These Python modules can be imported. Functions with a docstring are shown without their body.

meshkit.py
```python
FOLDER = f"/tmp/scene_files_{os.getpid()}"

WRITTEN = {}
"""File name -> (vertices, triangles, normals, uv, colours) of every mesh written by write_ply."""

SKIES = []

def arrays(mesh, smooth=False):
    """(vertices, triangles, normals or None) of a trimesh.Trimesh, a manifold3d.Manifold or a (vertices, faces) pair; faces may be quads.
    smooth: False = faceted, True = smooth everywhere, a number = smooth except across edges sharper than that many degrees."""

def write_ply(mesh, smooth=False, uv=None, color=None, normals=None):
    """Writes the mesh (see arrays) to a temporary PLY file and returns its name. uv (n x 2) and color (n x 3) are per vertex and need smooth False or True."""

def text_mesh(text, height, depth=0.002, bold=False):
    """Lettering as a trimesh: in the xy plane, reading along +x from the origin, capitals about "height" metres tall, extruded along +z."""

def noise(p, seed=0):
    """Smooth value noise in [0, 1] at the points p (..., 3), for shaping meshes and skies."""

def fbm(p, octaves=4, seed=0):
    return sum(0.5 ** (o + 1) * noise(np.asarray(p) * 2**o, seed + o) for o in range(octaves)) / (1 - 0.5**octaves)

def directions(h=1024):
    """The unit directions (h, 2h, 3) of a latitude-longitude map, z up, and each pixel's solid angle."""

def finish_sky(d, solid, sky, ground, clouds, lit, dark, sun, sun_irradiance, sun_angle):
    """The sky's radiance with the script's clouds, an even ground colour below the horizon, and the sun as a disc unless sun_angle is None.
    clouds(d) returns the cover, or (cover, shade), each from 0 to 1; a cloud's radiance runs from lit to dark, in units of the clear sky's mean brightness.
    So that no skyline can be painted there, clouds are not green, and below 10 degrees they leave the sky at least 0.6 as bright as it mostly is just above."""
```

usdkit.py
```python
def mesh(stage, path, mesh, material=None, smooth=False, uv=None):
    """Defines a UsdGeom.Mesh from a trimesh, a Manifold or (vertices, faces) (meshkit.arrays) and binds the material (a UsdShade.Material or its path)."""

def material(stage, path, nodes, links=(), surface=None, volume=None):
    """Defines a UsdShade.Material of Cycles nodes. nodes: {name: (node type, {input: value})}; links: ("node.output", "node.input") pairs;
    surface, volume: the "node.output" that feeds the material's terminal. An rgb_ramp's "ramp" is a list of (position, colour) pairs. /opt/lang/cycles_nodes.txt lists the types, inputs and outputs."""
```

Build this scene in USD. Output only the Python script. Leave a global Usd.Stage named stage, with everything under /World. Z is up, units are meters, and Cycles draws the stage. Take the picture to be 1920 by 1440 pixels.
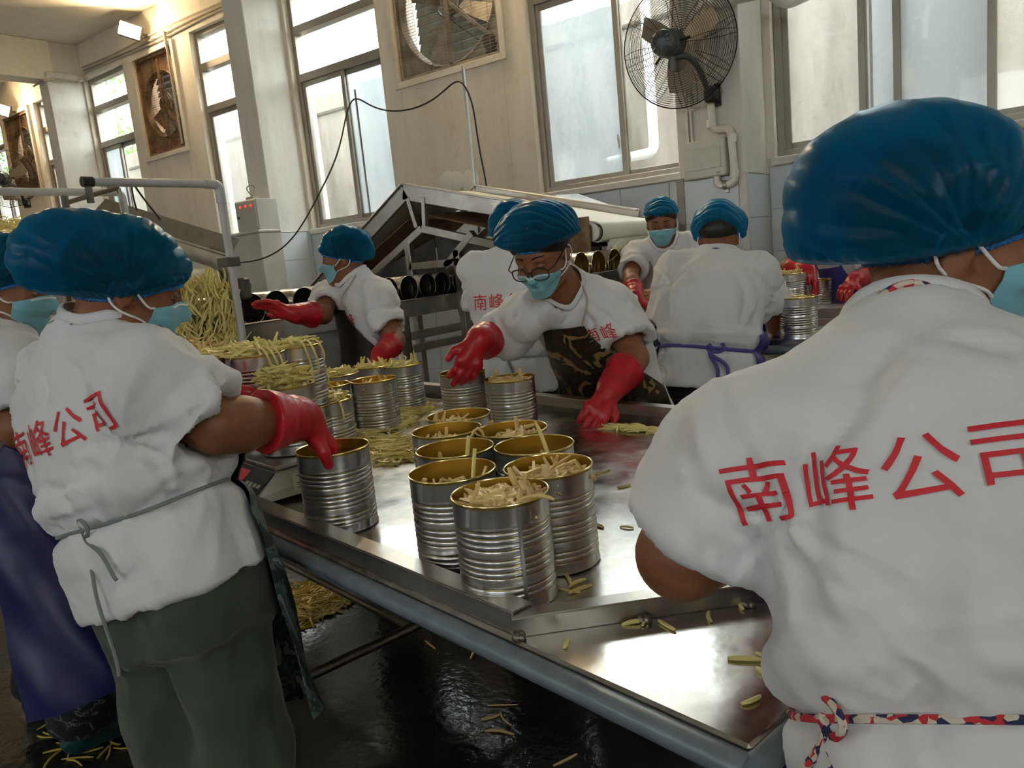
import math, numpy as np, trimesh, manifold3d as m3, usdkit, meshkit
from pxr import Usd, UsdGeom, UsdLux, UsdShade, Sdf, Gf, Vt
stage = Usd.Stage.CreateInMemory()
UsdGeom.SetStageUpAxis(stage, 'Z'); UsdGeom.SetStageMetersPerUnit(stage, 1.0)
UsdGeom.Xform.Define(stage, '/World'); UsdGeom.Scope.Define(stage, '/World/Looks')
A = np.array
# ------------------------------------------------------------------ camera, sky, lights, exposure
FPX = 1450.0
def _axes():
    p, r, y = np.radians([9.31, -5.67, -37.0])
    f = A([math.sin(y) * math.cos(p), math.cos(y) * math.cos(p), -math.sin(p)])
    r0 = A([math.cos(y), -math.sin(y), 0]); u0 = np.cross(r0, f)
    return math.cos(r) * r0 + math.sin(r) * u0, -math.sin(r) * r0 + math.cos(r) * u0, f
CR, CU, CF = _axes(); CAM = A([0, 0, 1.42])
cam = UsdGeom.Camera.Define(stage, '/World/camera')
M4 = np.eye(4); M4[0, :3] = CR; M4[1, :3] = CU; M4[2, :3] = -CF; M4[3, :3] = CAM
cam.AddTransformOp().Set(Gf.Matrix4d(M4.tolist()))
cam.CreateHorizontalApertureAttr(36.0); cam.CreateVerticalApertureAttr(27.0)
cam.CreateFocalLengthAttr(FPX / 1920 * 36.0)
cam.CreateFStopAttr(0.0); cam.CreateFocusDistanceAttr(2.5)
cam.CreateClippingRangeAttr((0.05, 200.0)); cam.CreateExposureAttr(-0.08)
SKY = 4.0
dome = UsdLux.DomeLight.Define(stage, '/World/sky'); dome.CreateIntensityAttr(SKY); dome.CreateColorAttr((0.93, 0.98, 1.0))
def rays(px, py): return CF + CR * (px - 960) / FPX + CU * (720 - py) / FPX
def at(px, py, d): return CAM + d * rays(px, py)                       # a pixel of the photograph at a distance along the view axis
def onz(px, py, z): r = rays(px, py); return CAM + r * ((z - CAM[2]) / r[2])
def ony(px, py, y): r = rays(px, py); return CAM + r * (y / r[1])
def onx(px, py, x): r = rays(px, py); return CAM + r * (x / r[0])
# ------------------------------------------------------------------ helpers: scene tree
_used = {}
def _name(parent, name):
    k = (parent, name); n = _used.get(k, 0); _used[k] = n + 1
    return f'{parent}/{name}' + (f'_{n:03d}' if n else '')
def tagp(prim, label=None, cat=None, group=None, kind=None):
    for k, v in (('label', label), ('category', cat), ('group', group), ('kind', kind)):
        if v: prim.SetCustomDataByKey(k, v)
    return prim
class Node:
    def __init__(s, path, off): s.path, s.off = path, off
    @property
    def prim(s): return stage.GetPrimAtPath(s.path)
def thing(name, label, cat, group=None, loc=(0, 0, 0), kind=None, rz=0.0):
    p = _name('/World', name); x = UsdGeom.Xform.Define(stage, p); x.AddTranslateOp().Set(Gf.Vec3d(*map(float, loc)))
    if rz: x.AddRotateZOp().Set(float(rz))
    tagp(x.GetPrim(), label, cat, group, kind); return Node(p, A(loc, float))
def struct(name, kind='structure', label=None):
    p = _name('/World', name); x = UsdGeom.Xform.Define(stage, p); tagp(x.GetPrim(), label, None, None, kind); return Node(p, np.zeros(3))
def vf(m):
    if isinstance(m, (tuple, list)): v, f = A(m[0], float), A(m[1], int)
    elif hasattr(m, 'to_mesh'):
        q = m.to_mesh(); v, f = A(q.vert_properties[:, :3], float), A(q.tri_verts, int)
    else: v, f = A(m.vertices), A(m.faces)
    if f.shape[1] == 4: f = np.vstack([f[:, [0, 1, 2]], f[:, [0, 2, 3]]])
    return v, f
def part(parent, name, m, mat, smooth=False, label=None, kind=None, attr=None):
    v, f = vf(m); p = _name(parent.path, name)
    g = usdkit.mesh(stage, p, (v - parent.off, f), MAT[mat], smooth)
    if label or kind: tagp(g.GetPrim(), label, None, None, kind)
    return Node(p, parent.off)
def obj(name, m, mat, label=None, cat=None, group=None, kind=None, smooth=False):
    v, f = vf(m); p = _name('/World', name)
    g = usdkit.mesh(stage, p, (v, f), MAT[mat], smooth); tagp(g.GetPrim(), label, cat, group, kind); return Node(p, np.zeros(3))
def copy_of(node, name, label, cat, group, loc, rz=0.0, tilt=None, scale=None):
    p = _name('/World', name); x = UsdGeom.Xform.Define(stage, p); x.AddTranslateOp().Set(Gf.Vec3d(*map(float, loc)))
    if rz: x.AddRotateZOp().Set(float(rz))
    if tilt is not None: x.AddRotateYOp().Set(float(tilt))
    if scale is not None: x.AddScaleOp().Set(Gf.Vec3f(*map(float, scale)))
    pr = x.GetPrim(); pr.GetReferences().AddInternalReference(node.path); pr.SetInstanceable(True)
    ops = [o.GetOpName() for o in x.GetOrderedXformOps()]
    x.GetXformOpOrderAttr().Set(Vt.TokenArray(['xformOp:translate'] + (['xformOp:rotateZ'] if rz else []) + (['xformOp:rotateY'] if tilt is not None else []) + (['xformOp:scale'] if scale is not None else [])))
    tagp(pr, label, cat, group); return pr
# ------------------------------------------------------------------ helpers: geometry
def cat(ms):
    vs, fs, n = [], [], 0
    for m in ms:
        v, f = vf(m); vs.append(v); fs.append(f + n); n += len(v)
    return np.vstack(vs), np.vstack(fs)
def cbox(c, s, b=0.003, R=None):
    """a box of size s about c with chamfered edges"""
    s = A(s, float) / 2; b = min(b, 0.45 * s.min()); P = []
    for sx in (-1, 1):
        for sy in (-1, 1):
            for sz in (-1, 1):
                for k in range(3):
                    q = A([sx, sy, sz], float) * s; d = A([sx, sy, sz], float) * b; d[k] = 0; P.append(q - d)
    P = A(P)
    if R is not None: P = P @ R
    return vf(m3.Manifold.hull_points(P + A(c)))
def pbox(x0, x1, y0, y1, z0, z1, b=0.003):
    return cbox(((x0 + x1) / 2, (y0 + y1) / 2, (z0 + z1) / 2), (abs(x1 - x0), abs(y1 - y0), abs(z1 - z0)), b)
def bar(p, q, w, h, up=(0, 0, 1), b=0.003):
    """a rectangular bar from p to q, w wide across, h high along up"""
    p, q = A(p, float), A(q, float); x = q - p; L = np.linalg.norm(x); x /= L
    z = A(up, float); z = z - x * (z @ x); z /= np.linalg.norm(z); y = np.cross(z, x)
    return cbox((p + q) / 2, (L, w, h), b, np.vstack([x, y, z]))
def tube(pts, r, n=10, cap=True, closed=False):
    P = A(pts, float); r = np.broadcast_to(A(r, float), (len(P),))
    T = np.gradient(P, axis=0) if not closed else np.roll(P, -1, 0) - np.roll(P, 1, 0)
    T /= np.linalg.norm(T, axis=1, keepdims=True) + 1e-12
    a = np.cross(T[0], [0, 0, 1.0] if abs(T[0][2]) < 0.9 else [1.0, 0, 0]); a /= np.linalg.norm(a); fr = []
    for t in T:
        a = a - t * (a @ t); a /= np.linalg.norm(a) + 1e-12; fr.append((a, np.cross(t, a)))
    ang = np.arange(n) * 2 * np.pi / n; V = np.vstack([p + rr * (np.outer(np.cos(ang), f[0]) + np.outer(np.sin(ang), f[1])) for p, rr, f in zip(P, r, fr)])
    F = []; m = len(P)
    for i in range(m if closed else m - 1):
        j0, j1 = i * n, ((i + 1) % m) * n
        for k in range(n):
            k2 = (k + 1) % n; F += [(j0 + k, j0 + k2, j1 + k2), (j0 + k, j1 + k2, j1 + k)]
    if cap and not closed:
        V = np.vstack([V, P[0], P[-1]]); c0, c1 = len(V) - 2, len(V) - 1
        for k in range(n):
            k2 = (k + 1) % n; F += [(c0, k2, k), (c1, (m - 1) * n + k, (m - 1) * n + k2)]
    return V, A(F)
def rod(p, q, r, n=12): return tube([p, q], r, n)
def bend(pts, rad, n=5):
    """a polyline with its inner corners rounded"""
    P = [A(p, float) for p in pts]; out = [P[0]]
    for a, b, c in zip(P, P[1:], P[2:]):
        u, w = (a - b), (c - b); lu, lw = np.linalg.norm(u), np.linalg.norm(w); r = min(rad, lu * 0.49, lw * 0.49); s, e = b + u / lu * r, b + w / lw * r
        for t in np.linspace(0, 1, n): out.append((1 - t) ** 2 * s + 2 * t * (1 - t) * b + t * t * e)
    out.append(P[-1]); return A(out)
def spline(pts, n=24):
    from scipy.interpolate import CubicSpline
    P = A(pts, float); t = np.r_[0, np.cumsum(np.linalg.norm(np.diff(P, axis=0), axis=1))]; return CubicSpline(t, P)(np.linspace(0, t[-1], n))
def lathe(prof, n=48, c=(0, 0, 0)):
    prof = A(prof, float); ang = np.arange(n) * 2 * np.pi / n
    V = np.stack([np.outer(prof[:, 0], np.cos(ang)), np.outer(prof[:, 0], np.sin(ang)), np.repeat(prof[:, 1:2], n, 1)], -1).reshape(-1, 3) + A(c)
    i, k = np.meshgrid(np.arange(len(prof) - 1), np.arange(n), indexing='ij'); k2 = (k + 1) % n
    return V, np.stack([i * n + k, i * n + k2, (i + 1) * n + k2, (i + 1) * n + k], -1).reshape(-1, 4)
def sheet(P, th, close=False):
    """a grid of points P (a, b, 3) made into a sheet of thickness th (towards its back); normals by the grid"""
    P = A(P, float); a, b = P.shape[:2]
    du, dv = np.gradient(P, axis=0), np.gradient(P, axis=1); N = np.cross(du, dv); N /= np.linalg.norm(N, axis=2, keepdims=True) + 1e-12
    Q = P - N * th; V = np.vstack([P.reshape(-1, 3), Q.reshape(-1, 3)]); o = a * b
    i, j = np.meshgrid(np.arange(a - 1), np.arange(b - 1), indexing='ij'); q = np.stack([i * b + j, (i + 1) * b + j, (i + 1) * b + j + 1, i * b + j + 1], -1).reshape(-1, 4)
    F = [q, q[:, ::-1] + o]; top = [k for k in range(b)]; bot = [(a - 1) * b + k for k in range(b)]; lf = [k * b for k in range(a)]; rt = [k * b + b - 1 for k in range(a)]
    for e, fl in ((top, 0), (bot, 1), (lf, 1), (rt, 0)):
        s = A([(e[k], e[k + 1], e[k + 1] + o, e[k] + o) for k in range(len(e) - 1)]); F.append(s[:, ::-1] if fl else s)
    return V, np.vstack(F)
def place(m, R=None, t=(0, 0, 0)):
    v, f = vf(m); return (v @ A(R).T if R is not None else v) + A(t, float), f
def xy_ramp(v): return v
def frame_from(z, x=(1, 0, 0)):
    z = A(z, float); z /= np.linalg.norm(z); x = A(x, float); x = x - z * (x @ z); x /= np.linalg.norm(x); return np.column_stack([x, np.cross(z, x), z])
# ------------------------------------------------------------------ materials
MAT = {}
def mk(name, nodes, links=(), surf='p.BSDF'): MAT[name] = usdkit.material(stage, '/World/Looks/' + name, nodes, links, surface=surf)
def simple(name, col, rough=0.5, metal=0.0, var=0.0, scale=8.0, bump=0.0, bscale=None, spec=0.5, stretch=(1, 1, 1), coat=0.0, detail=4.0, rvar=0.0, extra=None, dark=None):
    """a surface whose colour wanders by var between col and dark (wear, dirt), with a fine bump"""
    n = {'p': ('principled_bsdf', {'base_color': col, 'roughness': rough, 'metallic': metal, 'specular_ior_level': spec, 'coat_weight': coat, 'coat_roughness': 0.1, **(extra or {})})}; l = []
    if var or bump or rvar:
        n['g'] = ('texture_coordinate', {}); n['m'] = ('mapping', {'scale': stretch}); l.append(('g.object', 'm.vector'))
    if var:
        d = dark or tuple(c * (1 - var) for c in col)
        n['n'] = ('noise_texture', {'scale': scale, 'detail': detail, 'roughness': 0.6}); n['r'] = ('rgb_ramp', {'ramp': [(0.32, d), (0.62, col)]})
        l += [('m.vector', 'n.vector'), ('n.fac', 'r.fac'), ('r.color', 'p.base_color')]
    if rvar:
        n['n3'] = ('noise_texture', {'scale': scale * 1.7, 'detail': 3.0}); n['mr'] = ('map_range', {'from_min': 0.3, 'from_max': 0.7, 'to_min': max(0.02, rough - rvar), 'to_max': rough + rvar, 'clamp': True})
        l += [('m.vector', 'n3.vector'), ('n3.fac', 'mr.value'), ('mr.result', 'p.roughness')]
    if bump:
        n['n2'] = ('noise_texture', {'scale': bscale or scale * 6, 'detail': 4.0}); n['b'] = ('bump', {'strength': 1.0, 'distance': bump})
        l += [('m.vector', 'n2.vector'), ('n2.fac', 'b.height'), ('b.normal', 'p.normal')]
    mk(name, n, l)
def plaster(name, col, dirt, rough=0.8, streak=0.18):
    mk(name, {'g': ('geometry', {}), 'm': ('mapping', {'scale': (2.2, 2.2, 0.35)}), 'n1': ('noise_texture', {'scale': 1.0, 'detail': 6.0, 'roughness': 0.65}),
              'n2': ('noise_texture', {'scale': 5.5, 'detail': 6.0, 'roughness': 0.7}), 'm2': ('mapping', {'scale': (9.0, 9.0, 1.1)}), 'n3': ('noise_texture', {'scale': 1.0, 'detail': 5.0, 'roughness': 0.6}),
              'r1': ('rgb_ramp', {'ramp': [(0.36, dirt), (0.62, col)]}), 'r2': ('rgb_ramp', {'ramp': [(0.30, tuple(0.72 * c for c in dirt)), (0.46, (1, 1, 1))]}), 'r3': ('rgb_ramp', {'ramp': [(0.34, (0.78, 0.75, 0.69)), (0.56, (1, 1, 1))]}),
              'x': ('mix_color', {'blend_type': 'multiply', 'fac': 0.22}), 'x2': ('mix_color', {'blend_type': 'multiply', 'fac': streak}), 'b': ('bump', {'strength': 0.5, 'distance': 0.004}), 'p': ('principled_bsdf', {'roughness': rough, 'specular_ior_level': 0.25})},
       [('g.position', 'm.vector'), ('g.position', 'n2.vector'), ('g.position', 'm2.vector'), ('m.vector', 'n1.vector'), ('m2.vector', 'n3.vector'), ('n1.fac', 'r1.fac'), ('n2.fac', 'r2.fac'), ('n3.fac', 'r3.fac'), ('r1.color', 'x.a'), ('r2.color', 'x.b'),
        ('x.result', 'x2.a'), ('r3.color', 'x2.b'), ('x2.result', 'p.base_color'), ('n2.fac', 'b.height'), ('b.normal', 'p.normal')])
plaster('wall_paint', (0.76, 0.71, 0.61), (0.66, 0.61, 0.51))
plaster('pillar_paint', (0.78, 0.77, 0.72), (0.66, 0.64, 0.58))
plaster('ceiling_paint', (0.86, 0.81, 0.69), (0.80, 0.75, 0.63), streak=0.1)
plaster('outdoor_concrete', (0.31, 0.27, 0.23), (0.13, 0.11, 0.09), rough=0.95, streak=0.6)
simple('grout', (0.50, 0.52, 0.52), 0.85)
simple('tile_glaze', (0.66, 0.71, 0.74), 0.22, var=0.06, scale=2.5, spec=0.5)
simple('floor_wet', (0.030, 0.029, 0.028), 0.10, var=0.5, scale=1.6, bump=0.0016, bscale=30.0, rvar=0.08)
simple('aluminium_brown', (0.36, 0.33, 0.28), 0.42, 0.55, var=0.12, scale=5)
simple('aluminium_white', (0.62, 0.60, 0.55), 0.45, 0.15, var=0.12, scale=5)
simple('steel', (0.52, 0.505, 0.47), 0.34, 1.0, var=0.10, scale=4, bump=0.0002, bscale=22, rvar=0.05)
simple('steel_dark', (0.27, 0.25, 0.22), 0.42, 1.0, var=0.2, scale=9, rvar=0.12, bump=0.0008, bscale=30)
simple('steel_sheet', (0.40, 0.40, 0.40), 0.5, 0.7, var=0.25, scale=3)
simple('table_steel', (0.56, 0.54, 0.50), 0.23, 1.0, var=0.07, scale=5, bump=0.0009, bscale=9, rvar=0.09)
simple('tube_paint', (0.20, 0.25, 0.29), 0.35, 0.2, var=0.3, scale=14, bump=0.0006, bscale=40)
simple('tin', (0.60, 0.615, 0.63), 0.27, 1.0, var=0.05, scale=9)
simple('tin_inside_shade', (0.10, 0.095, 0.085), 0.45, 0.7, var=0.2, scale=9)  # bare tin darkened: shade inside the lying tins is in the colour
simple('tin_seam', (0.42, 0.42, 0.43), 0.35, 1.0)
simple('gold_lacquer', (0.62, 0.44, 0.085), 0.24, 0.85, var=0.12, scale=10)
simple('gold_rim', (0.74, 0.62, 0.28), 0.2, 1.0)
simple('belt', (0.78, 0.77, 0.66), 0.5, var=0.06, scale=4)
simple('belt_hole', (0.16, 0.14, 0.10), 0.7)
simple('pvc_white', (0.78, 0.75, 0.67), 0.35, var=0.10, scale=7)
simple('pvc_grey', (0.50, 0.51, 0.51), 0.4, var=0.15, scale=8)
simple('pvc_outdoor', (0.86, 0.87, 0.93), 0.35)
simple('cable_black', (0.02, 0.02, 0.02), 0.5)
simple('cable_grey', (0.42, 0.38, 0.31), 0.6)
simple('fan_metal', (0.10, 0.12, 0.11), 0.4, 0.5, var=0.3, scale=12)
simple('fan_wire', (0.035, 0.03, 0.028), 0.45, 0.4)
simple('fan_blade', (0.34, 0.29, 0.23), 0.45, 0.1)
simple('rust', (0.30, 0.19, 0.10), 0.75, 0.2, var=0.5, scale=9, dark=(0.12, 0.065, 0.03))
simple('shutter', (0.24, 0.24, 0.20), 0.6, 0.3, var=0.4, scale=6)
simple('fan_ring', (0.36, 0.33, 0.27), 0.55, 0.3, var=0.4, scale=7, dark=(0.20, 0.16, 0.11))
simple('cabinet_grey', (0.56, 0.56, 0.51), 0.45, 0.1, var=0.08, scale=5)
simple('plastic_black', (0.02, 0.02, 0.022), 0.35)
simple('plastic_cream', (0.62, 0.60, 0.52), 0.4, var=0.1)
simple('concrete_dark', (0.16, 0.15, 0.135), 0.85, var=0.4, scale=5)
simple('lamp_body', (0.10, 0.09, 0.08), 0.5, 0.4)
mk('led_red', {'e': ('emission', {'color': (1.0, 0.05, 0.03), 'strength': 2.2})}, surf='e.emission')
mk('led_panel', {'e': ('emission', {'color': (1.0, 0.16, 0.14), 'strength': 0.16})}, surf='e.emission')
mk('led_digit', {'e': ('emission', {'color': (1.0, 0.10, 0.08), 'strength': 0.9})}, surf='e.emission')
mk('lamp_glow', {'e': ('emission', {'color': (1.0, 0.74, 0.44), 'strength': 560.0})}, surf='e.emission')
simple('paper_white', (0.75, 0.76, 0.72), 0.6)
simple('ink_green', (0.02, 0.30, 0.12), 0.6)
def pane_mat(name, haze, col, seed, lo=0.35, hi=0.7):
    """window glass: clear, with a film of dirt (haze) that scatters"""
    mk(name, {'g': ('geometry', {}), 'm': ('mapping', {'scale': (3.5, 3.5, 0.9), 'location': (seed, 0, 0)}), 'n': ('noise_texture', {'scale': 1.3, 'detail': 6.0, 'roughness': 0.65}), 'n2': ('noise_texture', {'scale': 28.0, 'detail': 3.0}), 'a': ('math', {'math_type': 'multiply_add', 'value2': 0.25}),
              'mr': ('map_range', {'from_min': lo, 'from_max': hi, 'to_min': haze * 0.55, 'to_max': min(0.98, haze * 1.35), 'clamp': True}), 't': ('transparent_bsdf', {'color': (0.93, 0.96, 0.95)}), 'gl': ('glossy_bsdf', {'color': (1, 1, 1), 'roughness': 0.03}), 'lw': ('layer_weight', {'blend': 0.5}), 'pw': ('math', {'math_type': 'power', 'value2': 4.0}), 'fr': ('math', {'math_type': 'multiply_add', 'value2': 0.55, 'value3': 0.025}),
              'd': ('diffuse_bsdf', {'color': col}), 'tr': ('translucent_bsdf', {'color': col}), 'dm': ('mix_closure', {'fac': 0.72}), 'x1': ('mix_closure', {}), 'x2': ('mix_closure', {})},
       [('g.position', 'm.vector'), ('m.vector', 'n.vector'), ('g.position', 'n2.vector'), ('n2.fac', 'a.value1'), ('n.fac', 'a.value3'), ('a.value', 'mr.value'), ('t.BSDF', 'x1.closure1'), ('gl.BSDF', 'x1.closure2'), ('lw.facing', 'pw.value1'), ('pw.value', 'fr.value1'), ('fr.value', 'x1.fac'), ('d.BSDF', 'dm.closure1'), ('tr.BSDF', 'dm.closure2'),
        ('x1.closure', 'x2.closure1'), ('dm.closure', 'x2.closure2'), ('mr.result', 'x2.fac')], surf='x2.closure')
pane_mat('glass_clear', 0.04, (0.80, 0.80, 0.76), 0.0)
pane_mat('glass_dusty', 0.26, (0.66, 0.64, 0.60), 3.3, 0.42, 0.68)
pane_mat('glass_frosted', 0.56, (0.50, 0.545, 0.56), 7.1, 0.40, 0.66)
mk('leaf', {'o': ('geometry', {}), 'r': ('rgb_ramp', {'ramp': [(0, (0.10, 0.20, 0.04)), (1, (0.22, 0.34, 0.09))]}), 'd': ('diffuse_bsdf', {}), 't': ('translucent_bsdf', {}), 'm': ('mix_closure', {'fac': 0.5})}, [('o.random_per_island', 'r.fac'), ('r.color', 'd.color'), ('r.color', 't.color'), ('d.BSDF', 'm.closure1'), ('t.BSDF', 'm.closure2')], surf='m.closure')
simple('bark', (0.16, 0.12, 0.08), 0.9, var=0.4)
# ================================================================== the setting
WY = 5.45                 # inner face of the window wall
PY = 5.0                  # front faces of the pillars
XL, XR, YB, ZC = -17.0, 4.0, -6.5, 4.68
def slab(parent, name, x0, x1, y0, y1, z0, z1, mat, b=0.002): return part(parent, name, pbox(x0, x1, y0, y1, z0, z1, b), mat)
obj('floor', pbox(XL, XR, YB, 9.6, -0.12, 0.0), 'floor_wet', kind='structure')
obj('ceiling', pbox(XL, XR, YB, WY + 0.3, ZC, ZC + 0.15), 'ceiling_paint', kind='structure')
# window openings (x0, x1) in the window wall, all from the sill to the lintel
SILL, LINT = 1.90, 4.24
OPEN = [(-15.6, -14.6), (-14.2, -13.25), (-12.15, -11.45), (-10.62, -9.62), (-8.14, -7.02), (-6.50, -5.25), (-3.62, -2.26), (-1.70, 0.55), (1.2, 3.2)]
wb = struct('wall_back')
T = 0.26
ops = [(-6.50, -5.25)]
m = [pbox(XL, XR, WY, WY + T, 0, SILL), pbox(XL, XR, WY, WY + T, LINT, ZC)]
xs = [XL] + [x for o in OPEN for x in o] + [XR]
FANX = [(-13.22, -12.36), (-9.36, -8.52), (-5.03, -3.88)]          # square holes of the exhaust fans
for a, b in zip(xs[0::2], xs[1::2]):
    cut = [f for f in FANX if a <= f[0] and f[1] <= b]
    if cut:
        f0, f1 = cut[0]; m += [pbox(a, f0, WY, WY + T, SILL, LINT), pbox(f1, b, WY, WY + T, SILL, LINT), pbox(f0, f1, WY, WY + T, SILL, 3.06), pbox(f0, f1, WY, WY + T, 4.20, LINT)]
    else: m.append(pbox(a, b, WY, WY + T, SILL, LINT))
part(wb, 'masonry', cat(m), 'wall_paint')
for o in OPEN[3:8]:                                                # white plastered sills
    part(wb, 'window_sill', pbox(o[0] - 0.02, o[1] + 0.02, WY - 0.035, WY + 0.16, SILL - 0.05, SILL + 0.004, 0.006), 'pillar_paint', label='white plastered window sill')
# pillars: a shaft each, the lower part clad in tiles
PIL = [(-15.2, -14.9), (-10.88, -10.65), (-6.86, -6.545), (-2.20, -1.755), (2.6, 3.0)]
TH, TW = 0.283, 0.405     # wall tile height and width
ZT = SILL - 0.055         # top of the tiles on the wall
rng = np.random.default_rng(5)
def tiles(parent, u0, u1, z0, z1, fix, axis, sign, off=0.0):
    """wall tiles as single pieces between u0 and u1 (along x or y) on the plane at fix"""
    z = z1
    while z > z0 + 0.02:
        zb = max(z0, z - TH); u = u0
        first = off
        while u < u1 - 0.015:
            ue = min(u1, u + (first or TW)); first = 0
            pr = 0.010 + rng.uniform(-0.0012, 0.0012); g = 0.0022
            if axis == 'x': b = pbox(u + g, ue - g, min(fix, fix + sign * pr), max(fix, fix + sign * pr), zb + g, z - g, 0.0018)
            else: b = pbox(min(fix, fix + sign * pr), max(fix, fix + sign * pr), u + g, ue - g, zb + g, z - g, 0.0018)
            part(parent, 'tile', b, 'tile_glaze'); u = ue
        z = zb
for i, (a, b) in enumerate(PIL):
    p = struct('pillar'); part(p, 'shaft', pbox(a, b, PY, WY + 0.02, 0, ZC, 0.008), 'pillar_paint')
    if i in (2, 3):
        zt = 1.80 if i == 3 else 1.885
        tiles(p, a, b, 0.60 if i == 3 else 0.9, zt, PY, 'x', -1)
        tiles(p, PY, WY, 0.60 if i == 3 else 0.9, zt, b, 'y', 1)
        part(p, 'tile_ledge', pbox(a - 0.01, b + 0.014, PY - 0.014, WY, zt, zt + 0.012, 0.004), 'pillar_paint')
        if i == 3:
            part(p, 'corner_trim', cat([pbox(b - 0.035, b + 0.013, PY - 0.016, PY - 0.009, 0.2, zt), pbox(b + 0.009, b + 0.016, PY - 0.016, PY + 0.03, 0.2, zt)]), 'aluminium_white', label='pale metal corner strip')
            part(p, 'corner_trim', cat([pbox(a - 0.014, a + 0.035, PY - 0.018, PY - 0.009, 0.2, zt + 0.02), pbox(a - 0.018, a - 0.009, PY - 0.018, PY + 0.3, 0.2, zt + 0.02)]), 'steel_dark', label='dark metal corner strip')
# the tiled dado between the pillars, where the photograph shows it
tiles(wb, -6.53, -2.21, 0.14, ZT, WY, 'x', -1); tiles(wb, -1.74, 0.55, 0.75, ZT, WY, 'x', -1)
# cross beams and the ledge along the top of the wall
for i, (a, b) in enumerate(PIL[1:4]):
    bm = struct('beam'); part(bm, 'soffit', pbox(a - 0.05, b + 0.02, YB, PY + 0.10, 4.20, ZC, 0.01), 'ceiling_paint'); part(bm, 'capital', pbox(a - 0.03, b + 0.06, PY - 0.02, WY, 4.22, 4.29, 0.006), 'pillar_paint')
wf = struct('wall_front')                                           # behind the camera: a wall with windows that let the daylight in
m = [pbox(XL, XR, YB - 0.25, YB, 0, 2.9), pbox(XL, XR, YB - 0.25, YB, 3.9, ZC)]
for a, b in ((XL, -11.2), (-9.8, -6.6), (-5.2, -2.0), (-0.6, 0.8), (2.2, XR)): m.append(pbox(a, b, YB - 0.25, YB, 2.9, 3.9))
part(wf, 'masonry', cat(m), 'wall_paint')
wl = struct('wall_left'); part(wl, 'masonry', pbox(XL - 0.2, XL, YB, 6.5, 0, ZC), 'wall_paint')
wr = struct('wall_right'); part(wr, 'masonry', cat([pbox(XR, XR + 0.2, YB, WY, 0, 2.9), pbox(XR, XR + 0.2, YB, WY, 3.9, ZC), pbox(XR, XR + 0.2, YB, -2.0, 2.9, 3.9), pbox(XR, XR + 0.2, -0.6, WY, 2.9, 3.9)]), 'wall_paint')
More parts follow.
